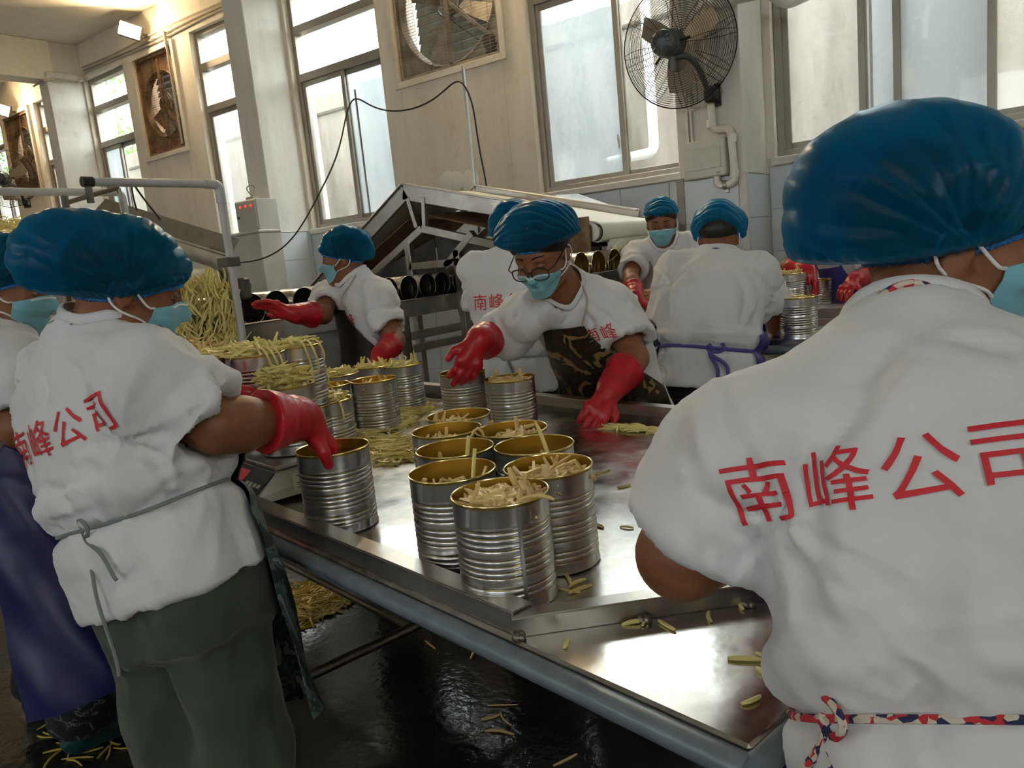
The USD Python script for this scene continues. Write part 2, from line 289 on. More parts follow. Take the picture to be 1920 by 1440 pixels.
# ------------------------------------------------------------------ windows
wn = [0]
def frame_rect(x0, x1, z0, z1, y, w, d):
    return cat([pbox(x0, x0 + w, y - d / 2, y + d / 2, z0, z1), pbox(x1 - w, x1, y - d / 2, y + d / 2, z0, z1), pbox(x0 + w, x1 - w, y - d / 2, y + d / 2, z0, z0 + w), pbox(x0 + w, x1 - w, y - d / 2, y + d / 2, z1 - w, z1)])
def sash(win, x0, x1, z0, z1, y, glass, fm='aluminium_brown', w=0.045):
    s = part(win, 'sash', frame_rect(x0, x1, z0, z1, y, w, 0.028), fm)
    part(s, 'pane', pbox(x0 + w - 0.004, x1 - w + 0.004, y - 0.0025, y + 0.0025, z0 + w - 0.004, z1 - w + 0.004, 0.0008), glass)
def window(x0, x1, mull, g, transoms=(3.41, 3.87), fm='aluminium_brown', top=LINT, z0=SILL):
    wn[0] += 1; win = struct(f'window_{wn[0]}'); y = WY + 0.11
    part(win, 'frame', frame_rect(x0, x1, z0, top, y, 0.05, 0.10), fm)
    zz = [z for z in transoms]
    if zz:
        for z in zz: part(win, 'transom_bar', pbox(x0 + 0.04, x1 - 0.04, y - 0.055, y + 0.05, z - 0.045, z + 0.03), fm)
        for a, b in zip(zz, zz[1:] + [top - 0.05]):
            part(win, 'pane', pbox(x0 + 0.04, x1 - 0.04, y - 0.003, y + 0.003, a + 0.02, b, 0.0008), 'glass_clear')
        lo = zz[0] - 0.045
    else: lo = top - 0.05
    xs = [x0 + 0.045] + list(mull) + [x1 - 0.045]
    for k, (a, b) in enumerate(zip(xs, xs[1:])):
        sash(win, a - (0.022 if k else 0), b + (0.022 if k < len(xs) - 2 else 0), z0 + 0.045, lo, y + (0.018 if k % 2 else -0.018), g[k], fm)
    return win
window(-15.6, -14.6, [-15.1], ['glass_clear', 'glass_dusty']); window(-14.2, -13.25, [-13.7], ['glass_clear', 'glass_dusty']); window(-12.15, -11.45, [-11.8], ['glass_dusty', 'glass_clear'])
window(-10.62, -9.62, [-10.16], ['glass_frosted', 'glass_clear'])
window(-8.14, -7.02, [-7.5], ['glass_dusty', 'glass_clear'])
window(-6.50, -5.25, [-5.86], ['glass_clear', 'glass_frosted'])
w7 = window(-3.62, -2.26, [-2.87], ['glass_frosted', 'glass_clear'], transoms=(3.41, 3.87))
part(w7, 'latch', tube(spline([(-2.905, WY + 0.075, 2.16), (-2.897, WY + 0.06, 2.20), (-2.905, WY + 0.06, 2.26), (-2.913, WY + 0.075, 2.21), (-2.905, WY + 0.075, 2.16)], 20), 0.005, 6), 'aluminium_white')
w8 = window(-1.70, 0.55, [-1.16, -0.96, -0.46], ['glass_dusty', 'glass_frosted', 'glass_frosted', 'glass_dusty'], transoms=(3.41, 3.87))
part(w8, 'track_strip', pbox(-1.115, -1.10, WY + 0.08, WY + 0.1, SILL + 0.05, 3.35), 'pvc_white')
window(1.2, 3.2, [2.2], ['glass_dusty', 'glass_dusty'])
# ------------------------------------------------------------------ outside: a retaining wall, a drain pipe, trees
YO = 8.0
oc = struct('exterior_wall'); part(oc, 'concrete', pbox(-24, 6.0, YO, YO + 0.35, 0, 3.72, 0.02), 'outdoor_concrete')
part(oc, 'coping', pbox(-24, -1.4, YO - 0.06, YO + 0.4, 3.72, 3.98, 0.02), 'outdoor_concrete')
part(oc, 'upper_wall', pbox(-1.6, 6.0, YO + 0.02, YO + 0.33, 3.70, 7.5, 0.02), 'outdoor_concrete')
part(oc, 'yard_paving', pbox(-24, 6, WY + T + 0.02, YO, -0.02, 0.02), 'outdoor_concrete')
x = onx(1213, 0, ony(1213, 0, 7.6)[0])
P0, P1 = ony(1205, -60, 7.6), ony(1227, 285, 7.6); P2 = ony(1175, 302, 7.6); P1[0] = P0[0] = (P0[0] + P1[0]) / 2
P0[2] = 5.2; P2 = A([P1[0] - 0.55, 7.6, P1[2] - 0.02])
obj('drain_pipe', tube(bend([P0, P1, P2], 0.09), 0.052, 14), 'pvc_outdoor', 'white plastic drain pipe with an elbow outside the window behind the wall fan', 'pipe', smooth=40)

def tree(label, base, h, r, n, seed):
    g_ = np.random.default_rng(seed); t = thing('tree', label, 'tree', 'trees outside the far windows', base); b = A(base, float)
    part(t, 'trunk', tube([b, b + [0.1, 0, h * 0.35], b + [0.0, 0.1, h * 0.75]], [0.16, 0.12, 0.05], 8), 'bark', 40)
    c = []
    for k in range(14):
        a = g_.uniform(0, 2 * np.pi); e = b + A([math.cos(a) * r * 0.75, math.sin(a) * r * 0.75, h * g_.uniform(0.5, 0.98)]); part(t, 'branch', tube([b + [0, 0.05, h * g_.uniform(0.35, 0.6)], (b + e) / 2 + [0, 0, h * 0.28], e], [0.05, 0.03, 0.012], 5), 'bark'); c.append(e)
    c = A(c); P = c[g_.integers(0, len(c), n)] + g_.normal(0, r * 0.22, (n, 3)); d1 = g_.normal(size=(n, 3)); d1 /= np.linalg.norm(d1, axis=1, keepdims=True); d2 = np.cross(d1, g_.normal(size=(n, 3))); d2 /= np.linalg.norm(d2, axis=1, keepdims=True); L = g_.uniform(0.06, 0.12, (n, 1))
    V = np.stack([P - d1 * L, P + d2 * L * 0.45, P + d1 * L, P - d2 * L * 0.45], 1).reshape(-1, 3); F = np.arange(4 * n).reshape(-1, 4); part(t, 'foliage', (V, F), 'leaf', kind='stuff')
tree('leafy tree seen faintly through the far window beside the rust brown exhaust fan', (-19.5, 10.6, 0.0), 7.6, 1.9, 3500, 81)
tree('leafy tree seen through the window at the left edge of the picture', (-25.5, 10.4, 0.0), 7.0, 2.0, 3500, 82)
# ================================================================== fixtures on the wall
def local(n): return Node(n.path, np.zeros(3))
def exhaust_fan(x0, x1, z0, z1, label, blade_rot, body, detail=True):
    t = thing('exhaust_fan', label, 'exhaust fan', 'square exhaust fans in the window wall', ((x0 + x1) / 2, WY, z0)); w = x1 - x0; cx, cz = (x0 + x1) / 2, (z0 + z1) / 2; R = min(w, z1 - z0) / 2 - 0.05
    part(t, 'housing', frame_rect(x0 + 0.005, x1 - 0.005, z0 + 0.005, z1 - 0.005, WY + 0.13, 0.03, 0.24), body)
    part(t, 'frame', frame_rect(x0 - 0.055, x1 + 0.055, z0 - 0.05, z1 + 0.05, WY - 0.008, 0.055, 0.03), 'wall_paint', label='painted surround of the fan')
    from shapely.geometry import box, Point
    pl = trimesh.creation.extrude_polygon(box(x0 + 0.03, z0 + 0.03, x1 - 0.03, z1 - 0.03).difference(Point(cx, cz).buffer(R, 24)), 0.006, engine='earcut')
    part(t, 'orifice_plate', place(pl, A([[1, 0, 0], [0, 0, -1], [0, 1, 0]]), (0, WY + 0.06, 0)), body)
    part(t, 'ring', place(lathe([(R + 0.02, 0.0), (R, 0.012), (R - 0.004, 0.06), (R - 0.012, 0.06), (R - 0.008, 0.012), (R + 0.01, -0.008), (R + 0.02, 0)], 40), A([[1, 0, 0], [0, 0, 1], [0, 1, 0]]), (cx, WY + 0.045, cz)), body, 40)
    n = 14
    for i in range(n):
        z = z0 + 0.05 + (z1 - z0 - 0.1) * (i + 0.5) / n
        part(t, 'slat', cbox((cx + 0.035, WY + 0.20, z), (w - 0.15, 0.006, (z1 - z0) / n * 1.30), 0.002, trimesh.transformations.rotation_matrix(0.30, [1, 0, 0])[:3, :3]), 'shutter')
    for k in range(4):
        a = blade_rot + k * math.pi / 2; d = A([math.cos(a), 0, math.sin(a)]); e = A([-math.sin(a), 0, math.cos(a)]); g = []
        for s in np.linspace(0.10, R * 0.95, 6):
            hw = 0.035 + 0.05 * (s / R)
            g.append([A([cx, WY + 0.135, cz]) + d * s + e * c * hw + A([0, 1, 0]) * c * 0.035 for c in np.linspace(-1, 1, 4)])
        part(t, 'blade', sheet(g, 0.004), body, 30)
    part(t, 'hub', place(lathe([(0.0, 0.0), (0.07, 0.0), (0.075, 0.02), (0.075, 0.05), (0.0, 0.055)], 24), A([[1, 0, 0], [0, 0, 1], [0, 1, 0]]), (cx, WY + 0.10, cz)), body, 40)
    part(t, 'drive_wheel', place(lathe([(0.12, 0.0), (0.135, 0.008), (0.135, 0.02), (0.12, 0.026), (0.115, 0.013), (0.12, 0)], 28), A([[1, 0, 0], [0, 0, 1], [0, 1, 0]]), (cx, WY + 0.07, cz)), 'steel_dark', 40)
    part(t, 'strut', cat([bar((cx + 0.01, WY + 0.045, z0 + 0.02), (cx + 0.01, WY + 0.045, z1 - 0.02), 0.045, 0.02, (0, 1, 0)), bar((cx + 0.01, WY + 0.045, cz), (x1 - 0.06, WY + 0.045, z0 + 0.12), 0.03, 0.012, (0, 1, 0))]), body)
    part(t, 'motor', cat([place(lathe([(0, 0), (0.06, 0), (0.07, 0.02), (0.07, 0.12), (0.05, 0.14), (0, 0.14)], 20), A([[1, 0, 0], [0, 0, 1], [0, 1, 0]]), (x1 - 0.14, WY + 0.03, z0 + 0.13)), pbox(x1 - 0.2, x1 - 0.08, WY + 0.05, WY + 0.15, z0 + 0.03, z0 + 0.07)]), 'lamp_body', 40)
    part(t, 'drive_belt', tube([(cx + 0.1, WY + 0.10, cz - 0.07), (x1 - 0.13, WY + 0.08, z0 + 0.17), (x1 - 0.17, WY + 0.08, z0 + 0.10), (cx - 0.03, WY + 0.10, cz - 0.12)], 0.005, 6), 'cable_black')
    ws = [rod((x0 + 0.02, WY + 0.012, z), (x1 - 0.02, WY + 0.012, z), 0.0016, 4) for z in np.arange(z0 + 0.03, z1 - 0.02, 0.026 if detail else 0.04)] + [rod((x, WY + 0.010, z0 + 0.02), (x, WY + 0.010, z1 - 0.02), 0.0022, 4) for x in np.arange(x0 + 0.08, x1 - 0.03, 0.16)]
    part(t, 'wire_guard', cat(ws), 'rust' if body == 'rust' else 'shutter')
    return t
exhaust_fan(-5.03, -3.88, 3.06, 4.20, 'grey square exhaust fan with wire guard between the two wide windows', 1.15, 'fan_ring')
exhaust_fan(-9.36, -8.52, 3.06, 4.20, 'rust brown exhaust fan under the glowing floodlight', 0.5, 'rust')
exhaust_fan(-13.22, -12.36, 3.06, 4.20, 'far exhaust fan at the end of the window wall, half hidden by a wall fan', 0.3, 'rust', False)
def wall_fan(label, loc, rz, tilt):
    """built in its own frame: axis along y, motor towards -y, about the origin"""
    t = thing('wall_fan', label, 'fan', 'big caged wall fans', loc, rz=rz); L = local(t); R = 0.375
    Rt = trimesh.transformations.rotation_matrix(tilt, [1, 0, 0])[:3, :3]; pl = lambda m: place(m, Rt)
    Q = A([[1, 0, 0], [0, 0, 1], [0, 1, 0]])
    rings = []
    for side, dep in ((-1, 0.085), (1, 0.085)):
        for s in np.linspace(0.20, 1.0, 24):
            a = np.linspace(0, 2 * np.pi, 49)[:-1]; r = R * s; y = side * dep * (1 - s ** 3)
            rings.append(tube(np.stack([r * np.cos(a), 0 * a + y, r * np.sin(a)], 1), 0.0013 if s < 0.99 else 0.004, 4, closed=True))
    part(L, 'cage', pl(cat(rings)), 'fan_wire', 40)
    sp = []
    for side, dep in ((-1, 0.088), (1, 0.088)):
        for k in range(8):
            for o in (-0.10, 0.10):
                a = k * math.pi / 4 + o * 0.9 + (0.2 if side > 0 else 0); b = k * math.pi / 4 + (0.2 if side > 0 else 0) + o * 0.25
                pts = [(R * s * math.cos(b + (a - b) * min(1, 1.2 * (1 - abs(2 * s - 1.1)))), side * dep * (1 - s ** 3) - 0.001 * side, R * s * math.sin(b + (a - b) * min(1, 1.2 * (1 - abs(2 * s - 1.1))))) for s in np.linspace(0.22, 1.0, 9)]
                sp.append(tube(pts, 0.0019, 5))
    part(L, 'spokes', pl(cat(sp)), 'fan_wire', 40)
    for k in range(3):
        a = 0.45 + k * 2 * math.pi / 3; g = []
        for s in np.linspace(0.06, 0.28, 7):
            hw = 0.035 + 0.10 * (s / 0.28) * (1.15 - s / 0.31)
            g.append([(s * math.cos(a) - c * hw * math.sin(a), 0.012 + c * 0.035, s * math.sin(a) + c * hw * math.cos(a)) for c in np.linspace(-1, 1, 5)])
        part(L, 'blade', pl(sheet(g, 0.0025)), 'fan_blade', 30)
    part(L, 'motor', pl(cat([place(lathe([(0, -0.26), (0.05, -0.26), (0.072, -0.245), (0.078, -0.22), (0.078, -0.19), (0.084, -0.185), (0.088, -0.12), (0.084, -0.075), (0.05, -0.06), (0, -0.06)], 32), Q)])), 'fan_metal', 40)
    part(L, 'motor_vents', pl(cat([cbox((0.05 * math.cos(a), -0.262, 0.05 * math.sin(a)), (0.034, 0.006, 0.008), 0.002, trimesh.transformations.rotation_matrix(a, [0, 1, 0])[:3, :3]) for a in np.arange(10) * 0.628])), 'plastic_black')
    [part(L, 'knob', pl(q_), 'plastic_black', 40) for q_ in (rod((0.06, -0.16, 0.0), (0.15, -0.17, 0.005), 0.009, 8), rod((-0.05, -0.16, -0.06), (-0.085, -0.18, -0.105), 0.009, 8))]
    part(L, 'switch_box', pl(cbox((0.03, -0.16, -0.125), (0.04, 0.05, 0.10), 0.008)), 'fan_metal')
    part(L, 'bracket_arm', tube(bend([(0.045, -0.15, -0.11), (0.10, -0.12, -0.10), (0.13, -0.02, -0.16), (0.14, 0.10, -0.30)], 0.06), 0.019, 10), 'fan_metal', 40)
    part(L, 'bracket_foot', cat([cbox((0.145, 0.13, -0.315), (0.075, 0.10, 0.10), 0.02), cbox((0.145, 0.172, -0.315), (0.09, 0.014, 0.14), 0.006)]), 'plastic_black')
    return t
fc = ony(1272, 84, PY - 0.186)
wall_fan('large round black caged wall fan mounted on the pillar above the white switch box', fc, 0, 0.10)
fc2 = A([-11.75, PY - 0.25, 3.12])
copy_of(Node('/World/wall_fan', 0), 'wall_fan', 'small looking brown wall fan far away at the left edge, turned sideways', 'fan', 'big caged wall fans', fc2, rz=52)
# switch box and its conduits on the pillar
t = thing('switch_box', 'cream plastic switch box with a flap on the pillar under the wall fan', 'switch box', loc=(-1.99, PY, 1.80))
part(t, 'body', pbox(-2.135, -1.848, PY - 0.075, PY, 1.80, 2.035, 0.008), 'plastic_cream'); part(t, 'door', pbox(-2.112, -1.880, PY - 0.081, PY - 0.075, 1.852, 1.985, 0.003), 'plastic_cream'); part(t, 'name_plate', pbox(-1.915, -1.888, PY - 0.078, PY - 0.075, 1.818, 1.826, 0.001), 'steel_dark')
y = PY - 0.035; c = thing('conduit', 'cream plastic conduit looping around the switch box below the wall fan', 'pipe', loc=(-1.88, PY, 1.7))
part(c, 'pipe', tube(bend([(-1.955, y, 2.9), (-1.935, y, 2.085), (-1.82, y - 0.01, 2.09), (-1.80, y - 0.01, 1.745), (-1.92, y - 0.01, 1.735), (-1.925, y - 0.01, 1.81)], 0.05, 7), 0.024, 14), 'pvc_white', 40)
for q, r_, h in (((-1.945, y, 2.13), 0.029, 0.05), ((-1.806, y - 0.01, 1.80), 0.029, 0.05), ((-1.812, y - 0.01, 2.02), 0.029, 0.05)): part(c, 'collar', rod(A(q) - [0, 0, h / 2], A(q) + [0, 0, h / 2], r_, 14), 'pvc_white', 40)
part(c, 'clip', cat([rod((-1.94, y - 0.002, 2.31), (-1.94, y - 0.002, 2.34), 0.029, 14), pbox(-1.97, -1.87, PY - 0.02, PY, 2.312, 2.338)]), 'steel', 40)
part(c, 'clip', cat([rod((-1.88, y - 0.012, 1.737), (-1.855, y - 0.012, 1.739), 0.029, 14), pbox(-1.885, -1.855, PY - 0.02, PY, 1.69, 1.715)]), 'steel', 40)
c = thing('conduit', 'pair of thin cream conduits running down the pillar behind the wall fan', 'pipe', loc=(-2.1, PY, 2.0))
for dx in (-2.115, -2.088): part(c, 'pipe', rod((dx, PY - 0.014, 2.03), (dx - 0.02, PY - 0.014, 3.3), 0.009, 10), 'pvc_white', 40)
part(c, 'clip', pbox(-2.14, -2.06, PY - 0.026, PY, 2.235, 2.25), 'pvc_white')
c = thing('conduit', 'thick cream plastic pipe crossing the top of the pillar above the right window', 'pipe', loc=(-1.7, PY, 2.97))
a0, a1, a2 = ony(1425, -8, PY - 0.03), ony(1458, 6, PY + 0.05), ony(1560, -30, WY - 0.05)
part(c, 'pipe', tube(bend([a0 + [-0.3, -0.04, 0.02], a0 + [0.06, -0.04, 0], a1 + [0.05, 0, -0.02], a2, a2 + [1.2, 0, 0.02]], 0.06), 0.033, 14), 'pvc_white', 40)
# red-lamped control box on the second pillar
t = thing('control_box', 'grey control box with three red lamps on the ledge of the pillar', 'control box', loc=(-6.8, PY - 0.16, 1.9))
bx0, bx1 = ony(441, 400, 4.74)[0], ony(481, 400, 4.74)[0]; bz0, bz1 = 1.915, ony(455, 376, 4.74)[2]; by = 4.74
part(t, 'body', pbox(bx0, bx1, by + 0.012, PY - 0.003, bz0, bz1, 0.006), 'cabinet_grey')
part(t, 'door', pbox(bx0 + 0.012, bx1 - 0.012, by, by + 0.012, bz0 + 0.015, bz1 - 0.012, 0.004), 'cabinet_grey')
for k in range(3): part(t, 'indicator_lamp', place(lathe([(0, -0.012), (0.009, -0.010), (0.013, 0.0), (0, 0.0)], 12), A([[1, 0, 0], [0, 0, 1], [0, 1, 0]]), (bx0 + 0.10 + 0.085 * k, by - 0.002, bz1 - 0.06)), 'led_red', label='red indicator lamp')
part(t, 'lock', rod((bx0 + 0.05, by - 0.01, bz0 + 0.14), (bx0 + 0.05, by + 0.002, bz0 + 0.14), 0.014, 10), 'plastic_black')
obj('control_box_plinth', cat([pbox(-7.6, bx1 + 0.02, by - 0.02, PY - 0.02, 0.02, 1.885, 0.006), pbox(-7.62, bx1 + 0.03, by - 0.03, PY - 0.02, 1.885, 1.913, 0.006)]), 'aluminium_white', 'grey sheet metal duct casing under the red lamped control box', 'casing')
obj('cable_coil', cat([tube([(bx0 + 0.12 + 0.05 * math.cos(a) * (1 + 0.1 * math.sin(3 * a)), by + 0.14 + 0.02 * math.sin(2 * a), bz1 + 0.09 + 0.06 * math.sin(a)) for a in np.linspace(0, 12.5, 60)], 0.006, 6), pbox(bx0 + 0.06, bx0 + 0.18, by + 0.1, by + 0.18, bz1 + 0.001, bz1 + 0.04)]), 'cable_grey', 'small coil of grey cable on top of the control box', 'cable', smooth=40)
# floodlights under the lintel
def floodlight(label, p):
    t = thing('floodlight', label, 'lamp', 'warm floodlights along the top of the wall', p)
    d = A([0.72, -0.62, -0.12]); d /= np.linalg.norm(d); Rf = frame_from(d, (0.6, 0.7, -0.35)); f = lambda m: place(m, Rf, p)
    part(t, 'housing', f(cat([cbox((0, 0, -0.04), (0.26, 0.17, 0.07), 0.015), cbox((0, 0, -0.09), (0.14, 0.08, 0.04), 0.015)])), 'lamp_body')
    part(t, 'lens', f(cbox((0, 0, -0.006), (0.23, 0.14, 0.012), 0.004)), 'lamp_glow', label='glowing warm white lens')
    part(t, 'bracket', cat([tube([A(p) + A([0, 0.02, -0.02]), (p[0], WY, p[2] - 0.02)], 0.015, 8)]), 'lamp_body')
L1, L2 = ony(243, 57, WY - 0.22), ony(0, 205, WY - 0.22)
floodlight('glowing floodlight above the rust brown exhaust fan', L1); floodlight('glowing floodlight cut by the left edge of the picture', L2); floodlight('added floodlight out of view above the grey exhaust fan', A([-4.45, WY - 0.22, 4.47]))  # the last one is added, out of view, to warm the wall
# cables along the lintel
c = thing('wiring', 'bundle of old cables running along the top of the window wall', 'cable', loc=(-8.5, WY, 4.3))
for k, z in enumerate((4.30, 4.335, 4.38)):
    part(c, 'cable', tube([(x, WY - 0.014 - 0.006 * k, z + 0.012 * math.sin(x * 2.3 + k)) for x in np.linspace(-10.55, -6.95, 50)], 0.012 - 0.002 * k, 6), 'cable_grey', 40)
part(c, 'cable', tube([(-10.5, WY - 0.03, 4.30), (-10.58, WY - 0.1, 4.19), (-10.62, PY + 0.1, 4.19), (-10.62, PY - 0.05, 4.18), (-10.92, PY - 0.05, 4.17)], 0.012, 6), 'cable_grey')
part(c, 'cable', rod((-8.56, WY - 0.03, 4.35), (-8.56, WY - 0.03, 3.1), 0.014, 8), 'cable_grey')
# three round plates on the wall over the conveyor
for k, (px, lb) in enumerate(((840, 'left'), (855, 'middle'), (882, 'right'))):
    q = ony(px, 338, WY - 0.01); obj('wall_plate', place(lathe([(0, 0), (0.075 + 0.012 * (k == 2), 0), (0.09 + 0.012 * (k == 2), 0.012), (0.08, 0.02), (0, 0.022)], 28), A([[1, 0, 0], [0, 0, -1], [0, 1, 0]]), (q[0], WY, q[2] - 0.01)), 'pvc_white', f'{lb} one of three round white covers on the wall above the middle conveyor', 'wall cover', 'round covers on the wall', smooth=40)
# upright rods and the black cable looped over them
r1, r1b = ony(665, 168, 4.75), ony(679, 440, 4.75)
r2, r2b = ony(868, 128, 4.78), ony(882, 380, 4.78)
obj('upright_rod', rod(r1, (r1[0], 4.75, 0.002), 0.008, 8), 'steel_dark', 'thin upright metal rod in front of the wide window left of the exhaust fan', 'rod')
obj('upright_rod', cat([bar(r2, (r2[0], 4.78, 0.002), 0.022, 0.022, (0, 1, 0)), rod(r2, r2 + [0, 0, 0.02], 0.01)]), 'steel', 'upright metal rod rising behind the middle conveyor below the exhaust fan', 'rod')
cb = [ony(405, 489, 4.2), ony(470, 490, 4.3), ony(540, 455, 4.4), ony(600, 360, 4.55), ony(640, 260, 4.65), ony(664, 186, 4.74), ony(690, 195, 4.72), ony(735, 208, 4.72), ony(790, 198, 4.74), ony(835, 168, 4.75), ony(862, 153, 4.755), ony(876, 170, 4.76), ony(893, 240, 4.8), ony(903, 300, 4.82), ony(911, 342, 4.84), ony(914, 372, 4.84)]
obj('power_cable', tube(spline(cb, 110), 0.0065, 7), 'cable_black', 'long black cable looped over two upright rods and hanging down in front of the pillar', 'cable', smooth=60)
# ================================================================== conveyors, chutes, tables
HOLES = np.random.default_rng(3)
def conveyor(name, label, P, yf, yb, belt_edge=0.04, rail_h=0.11, legs=()):
    """P: the belt's line in the xz plane (points from the feed end to the discharge end); side rails along both edges, belt between, roller at the end"""
    t = thing(name, label, 'conveyor', loc=(P[-1][0], (yf + yb) / 2, 0)); P = A(P, float)
    nrm = []
    for i in range(len(P)):
        d = (P[min(i + 1, len(P) - 1)] - P[max(i - 1, 0)]); d /= np.linalg.norm(d); nrm.append([-d[1] * (1 if d[0] > 0 else -1), abs(d[0])])
    nrm = A(nrm); r = 0.055; e = P[-1]; d = (P[-1] - P[-2]) / np.linalg.norm(P[-1] - P[-2]); n_ = A([-d[1], d[0]])
    wrap = [e - n_ * r + (n_ * math.cos(a) + d * math.sin(a)) * r for a in np.linspace(0, 2.6, 10)]
    pts = list(P) + wrap[1:] + [wrap[-1] - d * 0.25]
    g = [[(p[0], y, p[1]) for y in np.linspace(yb - belt_edge, yf + belt_edge, 3)] for p in pts]
    bl = part(t, 'belt', sheet(g, 0.006), 'belt', 40)
    hs = []
    for row, s in enumerate(np.arange(0.02, 0.34, 0.055)):
        if s < 0.17: a = s / r; c = e - n_ * r + (n_ * math.cos(a) + d * math.sin(a)) * (r + 0.0008); nn = n_ * math.cos(a) + d * math.sin(a)
        else: c = e - d * (s - 0.15) + n_ * 0.0012; nn = n_
        for y in np.arange(yf + 0.09 + 0.04 * (row % 2), yb - 0.06, 0.085):
            hs.append(place(lathe([(0, 0.0006), (0.007, 0.0004), (0.0075, -0.001)], 8), frame_from((nn[0], 0, nn[1]), (0, 1, 0)), (c[0], y, c[1])))
    part(bl, 'belt_holes', cat(hs), 'belt_hole', kind='stuff')
    part(t, 'roller', rod((e - n_ * r)[0] * A([1, 0, 0]) + A([0, yf + 0.01, (e - n_ * r)[1]]), A([(e - n_ * r)[0], yb - 0.01, (e - n_ * r)[1]]), r - 0.008, 20), 'steel', 40)
    return t, bl
# --- left conveyor
yfA, ybA = 1.42, 2.16
a0, a1 = ony(172, 392, ybA), ony(424, 468, ybA)
fa0, fa1 = ony(-60, 386, yfA), ony(92, 460, yfA)
sl = (a1[2] - a0[2]) / (a1[0] - a0[0])
xe = a1[0] + 0.02; zb = lambda x: a1[2] + sl * (x - a1[0]) - 0.10
PA = [(a0[0] - 1.6, zb(a0[0]) - 0.02), (a0[0], zb(a0[0])), (xe - 0.1, zb(xe - 0.1))]
tA, beltA = conveyor('conveyor', 'left conveyor of perforated cream belt carrying shredded bamboo shoots downhill', PA, yfA, ybA)
for y, s in ((yfA, 1), (ybA, -1)):
    hi = 0.12 if y == ybA else 0.02
    part(tA, 'side_rail', cat([bar((a0[0] - (1.7 if y == yfA else 0), y, zb(a0[0]) + (0.0 if y == ybA else 0.0) - 0.02), (xe - 0.02, y, zb(xe) - 0.02), 0.012, 0.20, (-sl, 0, 1)), bar((a0[0] - (1.7 if y == yfA else 0), y - 0.012 * s, zb(a0[0]) + 0.085), (xe - 0.02, y - 0.012 * s, zb(xe) + 0.085), 0.04, 0.012, (-sl, 0, 1))]), 'steel')
part(tA, 'side_guard', sheet([[(a0[0] + 0.0, ybA - 0.01, zb(a0[0]) + 0.07), (xe, ybA - 0.01, zb(xe) + 0.07)], [(a0[0] + 0.05, ybA + 0.06, zb(a0[0]) + 0.15), (xe, ybA + 0.06, zb(xe) + 0.15)]], -0.006), 'steel', label='sloping steel splash guard along the far edge')
for x in (a0[0] + 0.1, xe - 0.72):
    for y in (yfA + 0.02, ybA - 0.02): part(tA, 'leg', bar((x, y, 0.02), (x, y, zb(x) - 0.1), 0.05, 0.05, (1, 0, 0)), 'steel_dark')
part(tA, 'brace', cat([bar((a0[0] + 0.1, yfA + 0.02, 0.75), (xe - 0.35, yfA + 0.02, 1.25), 0.04, 0.04), bar((a0[0] - 0.5, yfA + 0.02, 0.9), (xe - 0.1, yfA + 0.02, 0.95), 0.04, 0.05)]), 'steel_dark')
part(tA, 'gear_box', cat([pbox(xe - 0.62, xe - 0.42, yfA - 0.06, yfA + 0.0, zb(xe - 0.5) - 0.28, zb(xe - 0.5) - 0.10, 0.02), rod((xe - 0.52, yfA - 0.09, zb(xe - 0.5) - 0.2), (xe - 0.52, yfA, zb(xe - 0.5) - 0.2), 0.05, 16)]), 'lamp_body')
part(tA, 'drip_tray', cat([sheet([[(a0[0] - 0.6, yfA + 0.05, 1.22), (-3.72, yfA + 0.05, 1.16)], [(a0[0] - 0.6, ybA - 0.05, 1.26), (-3.72, ybA - 0.05, 1.18)]], -0.006)]), 'steel', label='wet steel drip tray under the belt')
part(tA, 'end_bearing', cat([pbox(xe - 0.08, xe + 0.06, ybA - 0.005, ybA + 0.05, zb(xe) - 0.13, zb(xe) - 0.03, 0.01), rod((xe - 0.02, ybA, zb(xe) - 0.07), (xe - 0.02, ybA + 0.09, zb(xe) - 0.07), 0.022, 12)]), 'lamp_body', 40)
# discharge chute: a steel flap on the far side of the falling strips
c0, c1 = ony(397, 492, ybA - 0.02), ony(437, 565, ybA - 0.02)
part(tA, 'discharge_flap', sheet([[(xe - 0.06, yfA + 0.08, zb(xe) - 0.12), (xe - 0.06, ybA - 0.02, zb(xe) - 0.12)], [(xe + 0.10, yfA + 0.10, zb(xe) - 0.42), (xe + 0.10, ybA - 0.02, zb(xe) - 0.42)]], 0.005), 'steel_dark', label='steel flap that guides the falling strips')
part(tA, 'discharge_cheek', sheet([[(xe - 0.06, ybA - 0.015, zb(xe) - 0.08), (xe + 0.02, ybA - 0.015, zb(xe) - 0.05)], [(c1[0] - 0.05, ybA - 0.015, c1[2] - 0.02), (c1[0] + 0.05, ybA - 0.015, c1[2] - 0.01)]], 0.006), 'steel')
